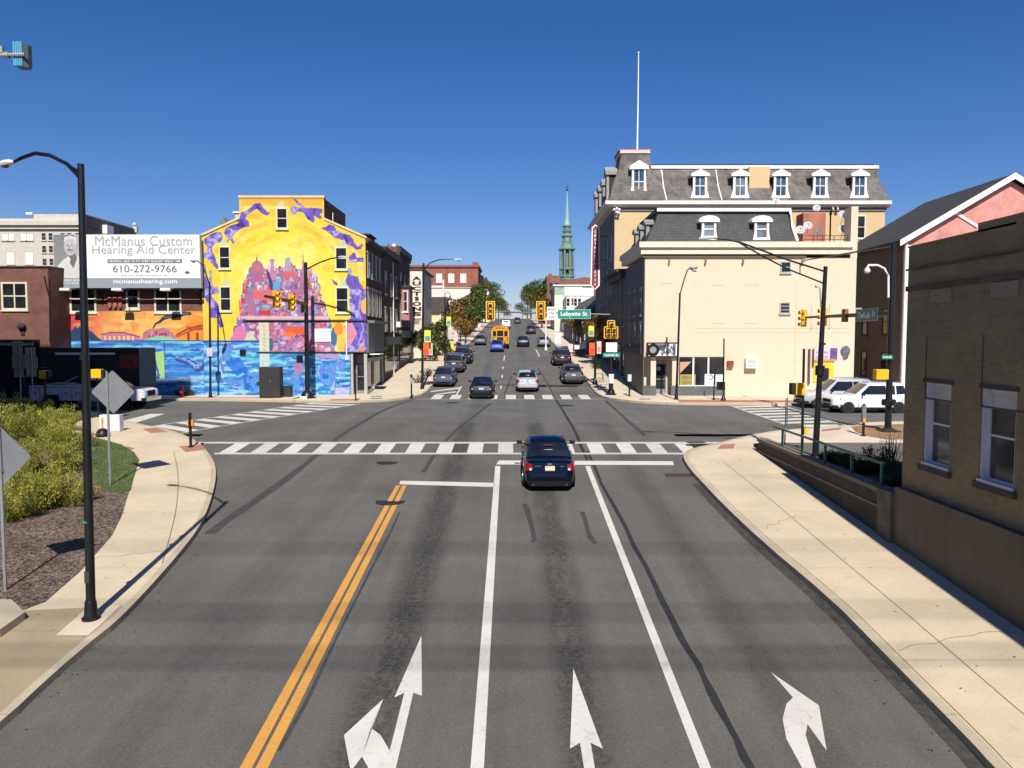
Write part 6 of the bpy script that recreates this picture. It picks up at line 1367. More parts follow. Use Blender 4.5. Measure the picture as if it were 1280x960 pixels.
for i, (a, b, r, h, lab) in enumerate(((75, 590, 1.0, 1.05, 'yellow green shrub nearest the lamp post, middle of the bed'), (50, 640, 1.05, 1.0, 'yellow green shrub in front, nearest the diamond sign post'), (88, 632, .8, .8, 'small yellow green shrub just left of the black lamp post'), (20, 650, .8, .7, 'low dark shrub at the foot of the left diamond sign'),
    (92, 562, 1.0, 1.0, 'yellow green shrub at the edge of the lawn behind the lamp post'), (55, 552, 1.2, 1.2, 'tall yellow green shrub below the two grey sign backs'), (20, 556, 1.3, 1.4, 'tall yellow green shrub at the left edge above the diamond sign'), (30, 600, 1.2, 1.15, 'yellow green shrub directly behind the diamond sign'),
    (85, 538, .9, .9, 'yellow green shrub farthest back beside the road'), (50, 530, 1.1, 1.1, 'yellow green shrub farthest back under the sign posts'), (12, 532, 1.1, 1.3, 'yellow green shrub farthest back at the left edge'))):
    p = G(a, b, .15); shrub(lab, p.x-.35, p.y, r*1.25, h*1.4, SH1, 8500, blade=(.03, .10))
for (x, y, r, h, lab) in ((11.6, 24.8, .8, .75, 'dark green hedge shrub behind the green railing near the tall pole'), (12.4, 23.2, .9, .85, 'dark green hedge shrub behind the railing, nearest the brown building'), (11.5, 21.8, .8, .6, 'low hedge shrub in the corner against the brown building'), (13.6, 24.2, .9, .95, 'dark green hedge shrub farthest from the railing'), (11.2, 26.6, .5, .45, 'small hedge shrub at the foot of the tall black pole')):
    shrub(lab, x, y, r*1.15, h*1.05, SH2, 4200, 'hedge behind the railing', (.04, .1), .1)
p = G(1072, 566, .1); shrub('sparse pale shrub with thin upright twigs above the hedge', 13.0, 26.2, .5, 1.35, leafm('sparse_leaf', (.12, .13, .05), (.2, .19, .08)), 300, 'hedge behind the railing', (.04, .09), .1)
for (a, b, r) in ((236, 487, .5), (248, 488, .45)):
    p = G(a, 491, .15); shrub('low weeds at the foot of the blue mural by the hydrant, '+('nearer' if a < 240 else 'farther from')+' it', p.x, min(p.y, 56.6), r, .45, SH2, 500, 'weeds by the hydrant', (.05, .12))
for k in range(3):
    x = (-7.8, -7.5, 8.2)[k]; y = (64, 68, 74)[k]; shrub(('dark planter shrub on the left pavement near the lamp with banners', 'dark planter shrub beside the parked blue car', 'dark planter shrub beside the pole with orange banner')[k], x, y, .6, .8, SH2, 700, 'planter shrubs', (.05, .12))
# ============================================================ VEHICLES
tyre = M('tyre_rubber', (.018, .018, .018), .85); rimm = M('alloy_rim', (.42, .42, .43), .35, .7); rimd = M('dark_rim', (.03, .03, .032), .4, .5)
carglass = glassm('car_glass', (.012, .015, .02), .04); redl = M('tail_lamp_red', (.24, .008, .012), .15, coat=.5, var=.15); smoke = M('smoked_lamp', (.07, .006, .008), .15, coat=.5); clearl = M('clear_lamp', (.7, .7, .72), .1, coat=.8)
plastic = M('black_plastic', (.010, .010, .011), .75, spec=.2); platem = M('number_plate', (.72, .72, .68), .5); chrome = M('chrome', (.65, .65, .66), .15, 1.0); yplate = M('plate_yellow', (.65, .40, .06), .5)
def paint(name, c, rough=.28): return M('paint_'+name, c, rough, var=.03, coat=.55, spec=.35)
def vehicle(label, kind, paintm_, group, rim=rimm, size=None, arch=False, roofrails=False, dark_lower=False, plate=True, badge=True, lampm=None):
    lampm = lampm or smoke
    t = thing({'sedan': 'sedan', 'suv': 'suv', 'hatch': 'hatchback'}[kind], label, {'sedan': 'car', 'suv': 'suv', 'hatch': 'car'}[kind], (0, 0, 0), group)
    L, Wd, H = size or {'sedan': (4.75, 1.80, 1.46), 'suv': (4.75, 1.90, 1.74), 'hatch': (4.3, 1.78, 1.5)}[kind]
    hw = Wd/2; y0 = -L/2
    if kind == 'suv':
        zt, hood = 1.06, 1.06
        st = [(0, .55, .84, .36), (.05, .66, .93, .30), (.12, zt-.04, .96, .28), (.6, zt, .98, .26), (1.5, zt-.02, 1, .25), (L*.55, zt-.03, 1, .25), (L*.72, zt-.02, 1, .26), (L*.80, hood, .99, .26), (L*.93, hood-.06, .96, .28), (L*.972, hood-.12, .92, .30), (L-.03, hood-.24, .87, .33), (L, .70, .82, .36)]
        cab = [(.13, zt-.02), (.26, zt+.18), (.52, H-.07), (.9, H-.01), (L*.40, H), (L*.55, H-.05), (L*.725, zt)]; base = zt-.06
    elif kind == 'hatch':
        zt = .98; st = [(0, .5, .84, .34), (.06, .64, .92, .28), (.16, .96, .95, .24), (.7, 1.0, .98, .22), (1.6, .97, 1, .2), (L*.55, .95, 1, .2), (L*.74, .94, .99, .2), (L*.9, .8, .95, .22), (L*.965, .66, .88, .26), (L, .5, .76, .34)]
        cab = [(.2, zt), (.42, 1.2), (.85, H-.05), (1.3, H), (L*.42, H), (L*.53, H-.06), (L*.76, .95)]; base = .93
    else:
        st = [(0, .56, .70, .36), (.03, .66, .80, .31), (.08, .80, .865, .28), (.14, .965, .895, .26), (.21, 1.0, .92, .25), (.36, 1.012, .95, .24), (.6, 1.02, .97, .22), (1.2, 1.0, .99, .2), (L*.48, .97, 1, .2), (L*.70, .96, 1, .2), (L*.76, .95, .99, .2), (L*.88, .83, .96, .22), (L*.955, .70, .90, .25), (L-.04, .56, .82, .32), (L, .5, .76, .36)]
        cab = [(.70, 1.0), (1.15, 1.16), (1.72, H-.09), (2.05, H-.015), (L*.50, H), (L*.58, H-.04), (L*.78, .95)]; base = .93
    mb = MB(); vs = []; prof_n = None
    for (y, zt_, wf, zb) in st:
        w_ = hw*wf; half = [(0, zb), (w_*.86, zb), (w_*.97, zb+.10), (w_, zb+(zt_-zb)*.45), (w_*.99, zb+(zt_-zb)*.70), (w_*.955, zt_-.07), (w_*.90, zt_-.015), (w_*.70, zt_+.012), (0, zt_+.025)]
        ring = [(x, y0+y, z) for x, z in half]+[(-x, y0+y, z) for x, z in half[-2:0:-1]]
        prof_n = len(ring); vs += ring
    n = prof_n; fs = [(i*n+j, i*n+(j+1) % n, (i+1)*n+(j+1) % n, (i+1)*n+j) for i in range(len(st)-1) for j in range(n)]
    fs += [tuple(range(n)), tuple(range((len(st)-1)*n, len(st)*n))]
    mb.add(vs, fs, True); body = mb.build('body', paintm_, t, ang=38)
    # cabin: sides lie in one plane so the windows can be laid on it
    k = .26 if kind == 'suv' else .40; wb = hw*.925
    def wz_(z): return wb-k*(z-base)*1.0
    mb = MB(); vs = []
    for (y, z) in cab:
        wt = wz_(z); half = [(wb, base), (wt, z-.015), (wt*.93, z+.012), (wt*.55, z+.03), (0, z+.038)]
        ring = [(x, y0+y, zz) for x, zz in half]+[(-x, y0+y, zz) for x, zz in half[-2::-1]]; vs += ring
    n = 9; fs = [(i*n+j, i*n+j+1, (i+1)*n+j+1, (i+1)*n+j) for i in range(len(cab)-1) for j in range(n-1)]+[tuple(range(n)), tuple(range((len(cab)-1)*n, len(cab)*n))]
    fs += [tuple([i*n for i in range(len(cab))]+[i*n+8 for i in range(len(cab)-1, -1, -1)])]
    mb.add(vs, fs, True); cabin = mb.build('roof', paintm_, t, ang=32)
    def slope(i0, i1, nm, m, lo, hi, out):
        pts = []; seg = cab[i0:i1+1]
        tot = seg[-1][1]-seg[0][1]
        rows = []
        for q in np.linspace(lo, hi, 5):
            z = seg[0][1]+tot*q
            zz = [s[1] for s in seg]; yy = [s[0] for s in seg]
            y = np.interp(z, zz, yy) if zz[-1] > zz[0] else np.interp(-z, [-a for a in zz], yy)
            wt = wz_(z); rows.append([(x*wt, y0+y+out, z+dz+.014) for x, dz in ((-.9, .0), (-.55, .03), (0, .038), (.55, .03), (.9, .0))])
        mb = MB(); vs = [p for r_ in rows for p in r_]; fs = [(i*5+j, i*5+j+1, (i+1)*5+j+1, (i+1)*5+j) for i in range(4) for j in range(4)]
        mb.add(vs, fs, True); return mb.build(nm, m, t)
    slope(0, 2, 'rear_window', carglass, .10, .93, -.012)
    if kind == 'sedan':
        for sgn in (1, -1):
            mb = MB(); c0, c2 = cab[0], cab[2]; mb.tube([(sgn*wz_(c0[1])*.95, y0+c0[0]+.04, c0[1]+.03), (sgn*wz_(cab[1][1])*.94, y0+cab[1][0], cab[1][1]+.02), (sgn*wz_(c2[1])*.93, y0+c2[0], c2[1]+.02)], .012, 5); mb.build('window_trim', chrome, t)
    slope(len(cab)-2, len(cab)-1, 'windscreen', carglass, .06, .92, .014)
    top = min(c[1] for c in cab[2:-1])-.07
    def sidewin(poly, nm, sgn):
        mb = MB(); A = [Vector((sgn*(wz_(z)+.006), y0+y, z)) for y, z in poly]; B = [Vector((p.x-sgn*.004, p.y, p.z)) for p in A]
        mb.add(A, [tuple(range(len(A)))]); mb.build(nm, carglass, t)
    yr0, yr2, yf = cab[0][0], cab[2][0], cab[-1][0]; yft = cab[-2][0]; bl = base+.10; mid = (yr2+yft)/2+.05
    for sgn in (1, -1):
        if kind == 'suv':
            sidewin([(yr2-.02, bl+.04), (yr2+.55, bl), (yr2+.55, top), (yr2+.10, top)], 'quarter_window', sgn)
            sidewin([(yr2+.63, bl), (mid, bl), (mid, top), (yr2+.63, top)], 'rear_side_window', sgn)
        else: sidewin([(yr2-.25, bl+.05), (mid-.04, bl), (mid-.04, top), (yr2+.15, top)], 'rear_side_window', sgn)
        sidewin([(mid+.05, bl), (yf-.28, bl), (yft-.02, top), (mid+.05, top)], 'front_side_window', sgn)
    # wheels
    R_ = .35 if kind == 'suv' else .325; ya, yb_ = y0+L*.195, y0+L*.81
    for sgn in (1, -1):
        for yy in (ya, yb_):
            mb = MB(); mb.lathe((sgn*(hw*.985-.06), yy, R_+.04), [(R_+(.13 if dark_lower else .09), -.03), (R_+(.13 if dark_lower else .09), .07)], 22, 'x'); mb.build('wheel_arch', plastic, t)
            mb = MB(); mb.lathe((sgn*(hw-.11), yy, R_), [(R_*.62, -.11), (R_*.97, -.11), (R_, -.07), (R_, .07), (R_*.97, .105), (R_*.66, .105)], 22, 'x'); w_ = mb.build('wheel', tyre, t)
            mb = MB(); xo = sgn*(hw-.005); mb.lathe((xo, yy, R_), [(R_*.66, -.02), (R_*.66, .008)], 20, 'x'); mb.build('rim', rim, w_)
            mb = MB()
            for i in range(5):
                a = 2*math.pi*i/5+.3; c, s_ = math.cos(a+.5), math.sin(a+.5)
                mb.prism([(xo+.012*sgn, yy+R_*.2*math.cos(a), R_+R_*.2*math.sin(a)), (xo+.012*sgn, yy+R_*.58*math.cos(a+.2), R_+R_*.58*math.sin(a+.2)), (xo+.012*sgn, yy+R_*.58*math.cos(a+.85), R_+R_*.58*math.sin(a+.85))], (sgn*.003, 0, 0))
            mb.build('rim_gap', blackm, w_)
    # bumpers, lamps, plate, mirrors, handles
    mb = MB(); mb.prism([(-hw*.82, y0+.25, .22), (-hw*.80, y0+.06, .22), (-hw*.66, y0-.012, .22), (hw*.66, y0-.012, .22), (hw*.80, y0+.06, .22), (hw*.82, y0+.25, .22)], (0, 0, .17 if kind == 'sedan' else .24)); mb.build('lower_bumper', plastic, t)  # black plastic bumper, its black also standing in for the shadow there
    mb = MB(); mb.box(-hw*.8, hw*.8, y0+L-.25, y0+L+.006, .28, .40); mb.box(-hw*.5, hw*.5, y0+L-.1, y0+L+.008, .42, .54)
    if kind == 'suv': mb.box(-hw*.93, hw*.93, y0+L-.36, y0+L-.01, .26, .46); mb.box(-hw*.56, hw*.56, y0+L-.12, y0+L+.01, .60, .80)
    mb.build('grille', plastic, t)
    lz0, lz1 = (.74, .93) if kind != 'suv' else (.80, 1.00)
    yo = .035 if kind == 'sedan' else .055
    for sgn in (1, -1):
        P_ = [(sgn*hw*.68, y0+yo+.03), (sgn*hw*.82, y0+yo), (sgn*hw*.925, y0+.13), (sgn*hw*.975, y0+.42), (sgn*hw*.80, y0+.42), (sgn*hw*.68, y0+.2)]
        mb = MB(); z0_, z1_ = (lz0, lz1)
        vs = [(x, y, z0_) for x, y in P_]+[(x-sgn*.02, y+.035, z1_+(.06 if abs(x) > hw*.7 else 0)) for x, y in P_]
        mb.add(vs, [tuple(range(5, -1, -1)), tuple(range(6, 12))]+[(i, (i+1) % 6, 6+(i+1) % 6, 6+i) for i in range(6)]); tl = mb.build('tail_light', lampm, t)
        mb = MB(); mb.box(sgn*hw*.72-.04, sgn*hw*.72+.04, y0+yo-.006, y0+yo+.06, z0_+.015, z0_+.085); mb.build('reversing_lamp', clearl, tl)
        hzv = .66 if kind != 'suv' else .80
        P_ = [(sgn*hw*.52, y0+L*.965), (sgn*hw*.80, y0+L*.955), (sgn*hw*.94, y0+L*.90), (sgn*hw*.6, y0+L*.88)]
        mb = MB(); mb.prism([(x+sgn*.03*(kind == 'suv'), y+.03*(kind == 'suv'), hzv-.07) for x, y in P_], (0, -.03, .17)); mb.build('headlight', carglass if dark_lower else clearl, t)
        mb = MB(); mx = sgn*(hw+.10); my = y0+cab[-1][0]-.45; mb.hexa([(mx-.10, my, base+.04), (mx+.10, my, base+.06), (mx+.08, my+.09, base+.06), (mx-.10, my+.10, base+.04), (mx-.10, my, base+.18), (mx+.10, my, base+.17), (mx+.07, my+.09, base+.16), (mx-.10, my+.10, base+.17)]); mb.box(min(mx, sgn*hw*.9), max(mx, sgn*hw*.9), my+.02, my+.07, base+.05, base+.09); mb.build('mirror', plastic, t)
        for yy in (mid-.22, yf-1.15):
            mb = MB(); xx = sgn*hw*.985; mb.box(xx-.02, xx+.02, y0+yy-.09, y0+yy+.09, base-.12, base-.085); mb.build('door_handle', paintm_, t)
        mb = MB()
        for yy in (mid+.02, yf-.18, yr2+.25 if kind == 'suv' else yr2-.05): mb.box(sgn*hw*.99-.012, sgn*hw*.99+.012, y0+yy-.009, y0+yy+.009, .34, base-.09)
        mb.build('door_seam', blackm, t)
        if roofrails:
            mb = MB(); xr = sgn*(wz_(H)*.88); mb.tube([(xr, y0+.6, H+.0), (xr, y0+.75, H+.06), (xr, y0+L*.5, H+.06), (xr, y0+L*.54, H)], .022, 6); mb.build('roof_rail', chrome, t)
        mb = MB(); mb.box(sgn*hw*.955-.05, sgn*hw*.955+.05, ya+R_+.1, yb_-R_-.1, .22, .33 if dark_lower else .26); mb.build('sill', plastic, t)
    pz = .74 if kind != 'suv' else .82; py_ = y0+(.055 if kind == 'sedan' else .075)
    mb = MB(); mb.box(-.16, .16, py_-.03, py_+.03, pz, pz+.15); pl = mb.build('number_plate', platem, t)
    mb = MB(); mb.box(-.15, .15, py_-.034, py_-.031, pz+.01, pz+.035); mb.box(-.15, .15, py_-.034, py_-.031, pz+.115, pz+.14); mb.build('plate_band', yplate if badge == 'pa' else M('plate_blue', (.05, .09, .3), .5), pl)
    mb = MB(); mb.box(-.08, .08, py_+.005, py_+.035, pz+.19, pz+.225); mb.build('emblem', chrome, t)
    if kind == 'sedan':
        mb = MB(); mb.box(-hw*.58, -hw*.34, py_+.008, py_+.02, pz+.13, pz+.155); mb.box(hw*.38, hw*.52, py_+.008, py_+.02, pz+.13, pz+.15); mb.build('badge_letters', chrome, t)
        mb = MB(); mb.box(-hw*.86, hw*.86, y0+.006, y0+.012, .60, .612); mb.build('boot_seam', blackm, t)
        mb = MB(); mb.box(-.16, .16, y0+1.28, y0+1.34, H-.10, H-.085); mb.build('brake_lamp', redl, t)
    for sgn in ((1, -1) if kind == 'sedan' else (1,)):
        mb = MB(); mb.lathe((sgn*hw*.62, y0-.02, .27), [(.035, 0), (.035, .2), (.028, .2), (.028, 0)], 10, 'y'); mb.build('exhaust', chrome, t)
    if kind == 'suv':
        mb = MB(); mb.box(-.01, .01, y0+.31, y0+.33, zt+.2, zt+.6); mb.tube([(-.03, y0+.20, zt+.10), (.35, y0+.22, zt+.13)], .012, 5); mb.build('wiper', blackm, t)
    return t
def slopeat(y): return math.atan2(P(y+1.5)-P(y-1.5), 3.0)
def park(t, x, y, rz=0.0):
    """y = middle of the vehicle; follows the slope when it points up the street"""
    t.location = (x, y, P(y)+.006)
    t.rotation_euler = (slopeat(y)*math.cos(rz), 0, rz) if abs(math.sin(rz)) < .5 else (0, 0, rz)
def place(t, a, b, L=4.75):
    p = G(a, b, 0); park(t, p.x, p.y+L/2+.1)
GR = 'cars on the street'
navy = M('paint_navy', (.0012, .0042, .015), .2, var=.03, coat=.3, spec=.2); blk = paint('black', (.006, .006, .008)); slv = paint('silver', (.42, .43, .45), .32); wht = paint('white', (.72, .72, .71)); dgb = paint('slate_blue', (.045, .055, .085)); dgr = paint('dark_grey', (.04, .04, .043)); mar_ = paint('maroon', (.05, .008, .012)); blu = paint('bright_blue', (.012, .05, .42)); brz = paint('bronze_grey', (.075, .068, .068))
place(vehicle('dark navy sedan waiting at the stop line with red tail lights and a white plate', 'sedan', navy, GR, badge='pa', lampm=redl, size=(4.75, 1.80, 1.45)), 687.5, 617)
place(vehicle('black sedan driving over the far crosswalk on the left lane', 'sedan', blk, GR), 601.5, 499.5)
place(vehicle('silver sedan just past the far crosswalk in the middle lane', 'sedan', slv, GR, lampm=redl), 659.5, 491)
t0 = vehicle('slate blue hatchback parked nearest the junction at the left kerb', 'hatch', dgb, GR); place(t0, 554, 484.5, 4.3)
place(vehicle('dark grey suv parked behind the slate blue hatchback at the left kerb', 'suv', dgr, GR), 567, 467)
place(vehicle('black suv third in the parked row at the left kerb', 'suv', blk, GR), 578, 455.5)
place(vehicle('dark bronze sedan parked nearest the junction at the right kerb', 'sedan', brz, GR), 717, 481.5)
place(vehicle('black suv with maroon tail lights parked second at the right kerb', 'suv', paint('plum_black', (.016, .007, .009)), GR, lampm=redl), 703, 458)
place(vehicle('black sedan going up the street left of the silver one', 'sedan', blk, GR), 654, 434)
place(vehicle('grey sedan with bright lamps going up the street in the right lane', 'sedan', paint('mid_grey', (.16, .16, .165)), GR), 680.3, 434)
place(vehicle('maroon suv farther up the street in the right lane', 'suv', mar_, GR), 664, 418)
place(vehicle('tall dark suv near the crest in the middle of the street', 'suv', dgr, GR), 646.8, 405)
place(vehicle('bright blue hatchback right behind the yellow school bus', 'hatch', blu, GR), 621, 440.5, 4.3)
for (a, b, m, lab) in ((623, 397.5, wht, 'white car near the crest on the left'), (600, 432, dgb, 'dark blue car parked at the left kerb in front of the bus')):
    place(vehicle(lab, 'hatch', m, GR), a, b, 4.3)
# crossing traffic on the right: two suvs seen from the side, facing left
p = G(1080, 516, 0); park(vehicle('white suv with black wheels waiting on the side street behind the thick black pole', 'suv', wht, 'suvs waiting on the side street', rim=rimd, size=(4.85, 1.95, 1.76), dark_lower=True, roofrails=True), AX(1079, 46.6)+.1, 46.2, math.pi/2)
park(vehicle('silver suv with alloy wheels on the far side of the white suv', 'suv', slv, 'suvs waiting on the side street', size=(4.8, 1.95, 1.82), roofrails=True), AX(1040, 49.2)+.3, 49.2, math.pi/2)
# white pickup far up the street
def pickup(label, m, util=False, group='pickups'):
    t = thing('pickup_truck', label, 'pickup', (0, 0, 0), group); hw = 1.0; L = 6.3; y0 = -L/2
    prof = [(3.35, .55), (L-.05, .55), (L, .75), (L-.02, 1.18), (L-.25, 1.27), (L-1.25, 1.34), (3.35, 1.36)]
    mb = MB()
    for (x0, x1, grow) in ((-hw*.96, hw*.96, 0),): mb.prism([(x0, y0+y, z) for y, z in prof], (x1-x0, 0, 0))
    mb.build('body', m, t, bevel=.04)
    cp2 = [(3.0, .6), (4.9, .6), (4.95, 1.32), (4.25, 1.93), (3.15, 1.95), (3.0, 1.85)] if util else [(2.3, .6), (4.9, .6), (4.95, 1.32), (4.25, 1.88), (2.55, 1.9), (2.3, 1.3)]
    mb = MB(); a = [(-hw*.97 if z < 1.4 else -hw*.80, y0+y, z) for y, z in cp2]; b = [(-x, y, z) for x, y, z in a]; n = len(a)
    mb.add(a+b, [tuple(range(n)), tuple(range(n, 2*n))]+[(i, (i+1) % n, n+(i+1) % n, n+i) for i in range(n)]); mb.build('cab', m, t, bevel=.04)
    ys = 3.15 if util else 2.7
    for sgn in (1, -1):
        mb = MB(); f = lambda z: sgn*(hw*.97-(z-1.32)*hw*.17/.6+.006)
        mb.poly([(f(1.4), y0+ys, 1.4), (f(1.4), y0+4.68, 1.4), (f(1.82), y0+4.25, 1.82), (f(1.82), y0+ys+.08, 1.82)]); mb.build('side_window', carglass, t)
        mb = MB(); mb.box(sgn*(hw+.17)-.1, sgn*(hw+.17)+.1, y0+4.55, y0+4.65, 1.35, 1.65); mb.box(min(sgn*hw*.9, sgn*(hw+.1)), max(sgn*hw*.9, sgn*(hw+.1)), y0+4.57, y0+4.63, 1.38, 1.42); mb.build('mirror', plastic, t)
        mb = MB(); mb.box(sgn*hw*.72-.14, sgn*hw*.72+.14, y0+L-.06, y0+L+.02, .88, 1.12); mb.build('headlight', clearl, t)
        mb = MB(); mb.box(sgn*hw*.9-.07, sgn*hw*.9+.07, y0-.02, y0+.06, .85, 1.2); mb.build('tail_light', redl, t)
        for yy in (1.15, 5.15):
            mb = MB(); mb.lathe((sgn*(hw-.07), y0+yy, .44), [(.48, -.05), (.48, .078)], 22, 'x'); mb.build('wheel_arch', plastic, t)
            mb = MB(); mb.lathe((sgn*(hw-.10), y0+yy, .40), [(.2, -.13), (.39, -.13), (.4, -.08), (.4, .08), (.39, .12), (.25, .12)], 20, 'x'); w_ = mb.build('wheel', tyre, t); mb = MB(); mb.lathe((sgn*(hw+.012), y0+yy, .40), [(.25, -.02), (.24, .006)], 18, 'x'); mb.build('rim', rimm, w_)
    mb = MB(); mb.poly([(-hw*.86, y0+4.93, 1.40), (hw*.86, y0+4.93, 1.40), (hw*.76, y0+4.33, 1.90), (-hw*.76, y0+4.33, 1.90)]); mb.build('windscreen', carglass, t)
    mb = MB(); q = 3.0 if util else 2.3; mb.box(-hw*.6, hw*.6, y0+q-.012 if util else y0+2.36, y0+q+.02 if util else y0+2.45, 1.45, 1.78); mb.build('rear_window', carglass, t)
    mb = MB(); mb.box(-hw*.5, hw*.5, y0+L-.03, y0+L+.012, .82, 1.16); mb.build('grille', plastic, t); mb = MB(); mb.box(-hw, hw, y0+L-.15, y0+L+.14, .52, .74); mb.build('front_bumper', chrome if util else m, t)
    mb = MB()
    if util:
        for sgn in (1, -1):
            x0, x1 = sorted((sgn*hw*1.04, sgn*hw*.62)); mb.box(x0, x1, y0, y0+.68, .58, 1.5); mb.box(x0, x1, y0+1.66, y0+2.9, .58, 1.5); mb.box(x0, x1, y0+.683, y0+1.657, .95, 1.5)
        mb.box(-hw*.62, hw*.62, y0+.01, y0+2.9, .6, .9); b = mb.build('service_body', m, t)
        mb = MB()
        for sgn in (1, -1):
            for (ya, yb_) in ((.05, .6), (1.75, 2.3), (2.36, 2.85)):
                mb.box(sgn*hw*1.04-.006, sgn*hw*1.04+.006, y0+ya, y0+ya+.015, .66, 1.38); mb.box(sgn*hw*1.04-.006, sgn*hw*1.04+.006, y0+yb_-.015, y0+yb_, .66, 1.38)
                mb.box(sgn*hw*1.04-.012, sgn*hw*1.04+.012, y0+(ya+yb_)/2-.05, y0+(ya+yb_)/2+.05, 1.0, 1.08)
            mb.box(sgn*hw*1.04-.006, sgn*hw*1.04+.006, y0+.03, y0+2.88, 1.39, 1.41); mb.build('locker_seam', plastic, b); mb = MB()
        mb = MB(); mb.tube([(0, y0+.5, 1.2), (.1, y0+2.2, 2.0)], .05, 6); mb.box(-.4, .5, y0+.9, y0+1.9, 1.45, 1.62); mb.tube([(-.7, y0+2.85, 1.5), (-.7, y0+2.85, 2.05), (.7, y0+2.85, 2.05), (.7, y0+2.85, 1.5)], .035, 6); mb.build('ladder_rack', M('scaffold_grey', (.25, .25, .24), .6), t)
    else:
        mb.box(-hw, -hw*.88, y0, y0+2.3, .58, 1.22); mb.box(hw*.88, hw, y0, y0+2.3, .58, 1.22); mb.box(-hw*.88, hw*.88, y0, y0+.08, .6, 1.21); mb.box(-hw*.88, hw*.88, y0+.08, y0+2.3, .58, .75); mb.build('bed', m, t)
        mb = MB(); mb.box(-.16, .16, y0-.03, y0-.002, .72, .86); mb.build('number_plate', platem, t)
    mb = MB(); mb.box(-hw*.95, hw*.95, y0-.16, y0-.005, .5, .68); mb.build('rear_bumper', plastic, t)
    return t
place(pickup('white pickup truck driving up the street ahead of the school bus', wht), 632.5, 411.5, 6.3)
tr = pickup('white work truck with side lockers in the shade behind the diamond sign', paint('work_white', (.60, .60, .62)), True); park(tr, AX(118, 48.3), 48.3, -math.pi/2); tr.scale = (1, 1.12, 1)
# black box truck in the deep shade by the mural
bt = thing('box_truck', 'black box truck with a pale stripe along its roof, in the shade before the mural', 'truck', (0, 0, 0)); y0 = -3.2
bm_ = M('truck_black', (.022, .02, .02), .5, var=.2)
mb = MB(); mb.box(-1.2, 1.2, y0, y0+6.2, .75, 3.75); mb.build('box', bm_, bt); mb = MB(); mb.box(-1.215, -1.19, y0+1.6, y0+5.6, 3.30, 3.44); mb.build('stripe', white, bt)
mb = MB(); mb.box(-1.22, -1.19, y0+.1, y0+1.3, 2.4, 3.3); mb.build('red_panel', M('dark_red_panel', (.22, .03, .025), .6, var=.4, scale=4), bt)
mb = MB(); mb.prism([(-1.05, y0+6.25, .55), (-1.05, y0+8.0, .55), (-1.05, y0+8.05, 1.4), (-1.05, y0+7.4, 2.4), (-1.05, y0+6.25, 2.45)], (2.1, 0, 0)); mb.build('cab', bm_, bt, bevel=.05)
mb = MB(); mb.poly([(-.9, y0+8.045, 1.45), (.9, y0+8.045, 1.45), (.9, y0+7.44, 2.36), (-.9, y0+7.44, 2.36)]); mb.build('windscreen', carglass, bt)
for sgn in (1, -1):
    mb = MB(); mb.poly([(sgn*1.056, y0+6.5, 1.45), (sgn*1.056, y0+7.7, 1.45), (sgn*1.056, y0+7.3, 2.25), (sgn*1.056, y0+6.5, 2.25)]); mb.build('side_window', carglass, bt)
    for yy in (1.2, 6.9):
        mb = MB(); mb.lathe((sgn*1.02, y0+yy, .45), [(.25, -.14), (.45, -.14), (.45, .13), (.28, .13)], 20, 'x'); w_ = mb.build('wheel', tyre, bt); mb = MB(); mb.lathe((sgn*1.14, y0+yy, .45), [(.28, 0), (.26, .02)], 16, 'x'); mb.build('rim', rimm, w_)
park(bt, AX(181, 52.2)-3.2, 52.6, math.pi/2)
# school bus
sb = thing('school_bus', 'yellow school bus going up the street ahead of the bright blue car', 'bus', (0, 0, 0)); ybus = M('bus_yellow', (.72, .33, .012), .4, var=.05, coat=.5); L = 9.5; y0 = -L/2; hw = 1.2
sec = [(-hw, .75), (hw, .75), (hw, 2.3), (hw*.93, 2.75), (hw*.7, 3.0), (0, 3.08), (-hw*.7, 3.0), (-hw*.93, 2.75), (-hw, 2.3)]
mb = MB(); mb.prism([(x, y0, z) for x, z in sec], (0, L-1.5, 0)); mb.prism([(x*.85, y0+L-1.5, .7+(z-.75)*.40) for x, z in sec], (0, 1.5, 0)); mb.build('body', ybus, sb)
def rb_(x0, x1, z0, z1, nm, m, d=.02): mb = MB(); mb.box(x0, x1, y0-d, y0-.001, z0, z1); return mb.build(nm, m, sb)
rb_(-.42, .42, 1.75, 2.5, 'rear_door_window', carglass); rb_(-1.0, -.55, 1.75, 2.45, 'rear_window', carglass); rb_(.55, 1.0, 1.75, 2.45, 'rear_window', carglass); rb_(-.42, .42, .95, 1.55, 'door_panel_window', carglass)
for z in (.98, 1.22, 1.6): rb_(-hw, hw, z, z+.035, 'rub_rail', plastic, .028)
rb_(-hw, hw, .5, .74, 'rear_bumper', plastic, .18)
for s in (1, -1):
    for (x, z, r_2, m, nm) in ((.95, 2.68, .09, redl, 'warning_lamp'), (.68, 2.72, .08, M('amber_lamp', (.7, .25, .02), .3), 'amber_lamp'), (.98, 1.42, .1, redl, 'tail_light')):
        mb = MB(); mb.lathe((s*x, y0-.03, z), [(r_2, 0), (r_2, .04)], 12, 'y'); mb.build(nm, m, sb)
    for i in range(9): mb = MB(); yy = y0+.4+i*.82; mb.box(s*hw-.012, s*hw+.012, yy, yy+.66, 1.8, 2.3); mb.build('side_window', carglass, sb)
    for yy in (1.9, 8.3):
        mb = MB(); mb.lathe((s*(hw-.15), y0+yy, .48), [(.25, -.14), (.48, -.14), (.48, .15), (.28, .15)], 18, 'x'); w_ = mb.build('wheel', tyre, sb); mb = MB(); mb.lathe((s*(hw+.005), y0+yy, .48), [(.28, -.01), (.26, .01)], 14, 'x'); mb.build('rim', rimm, w_)
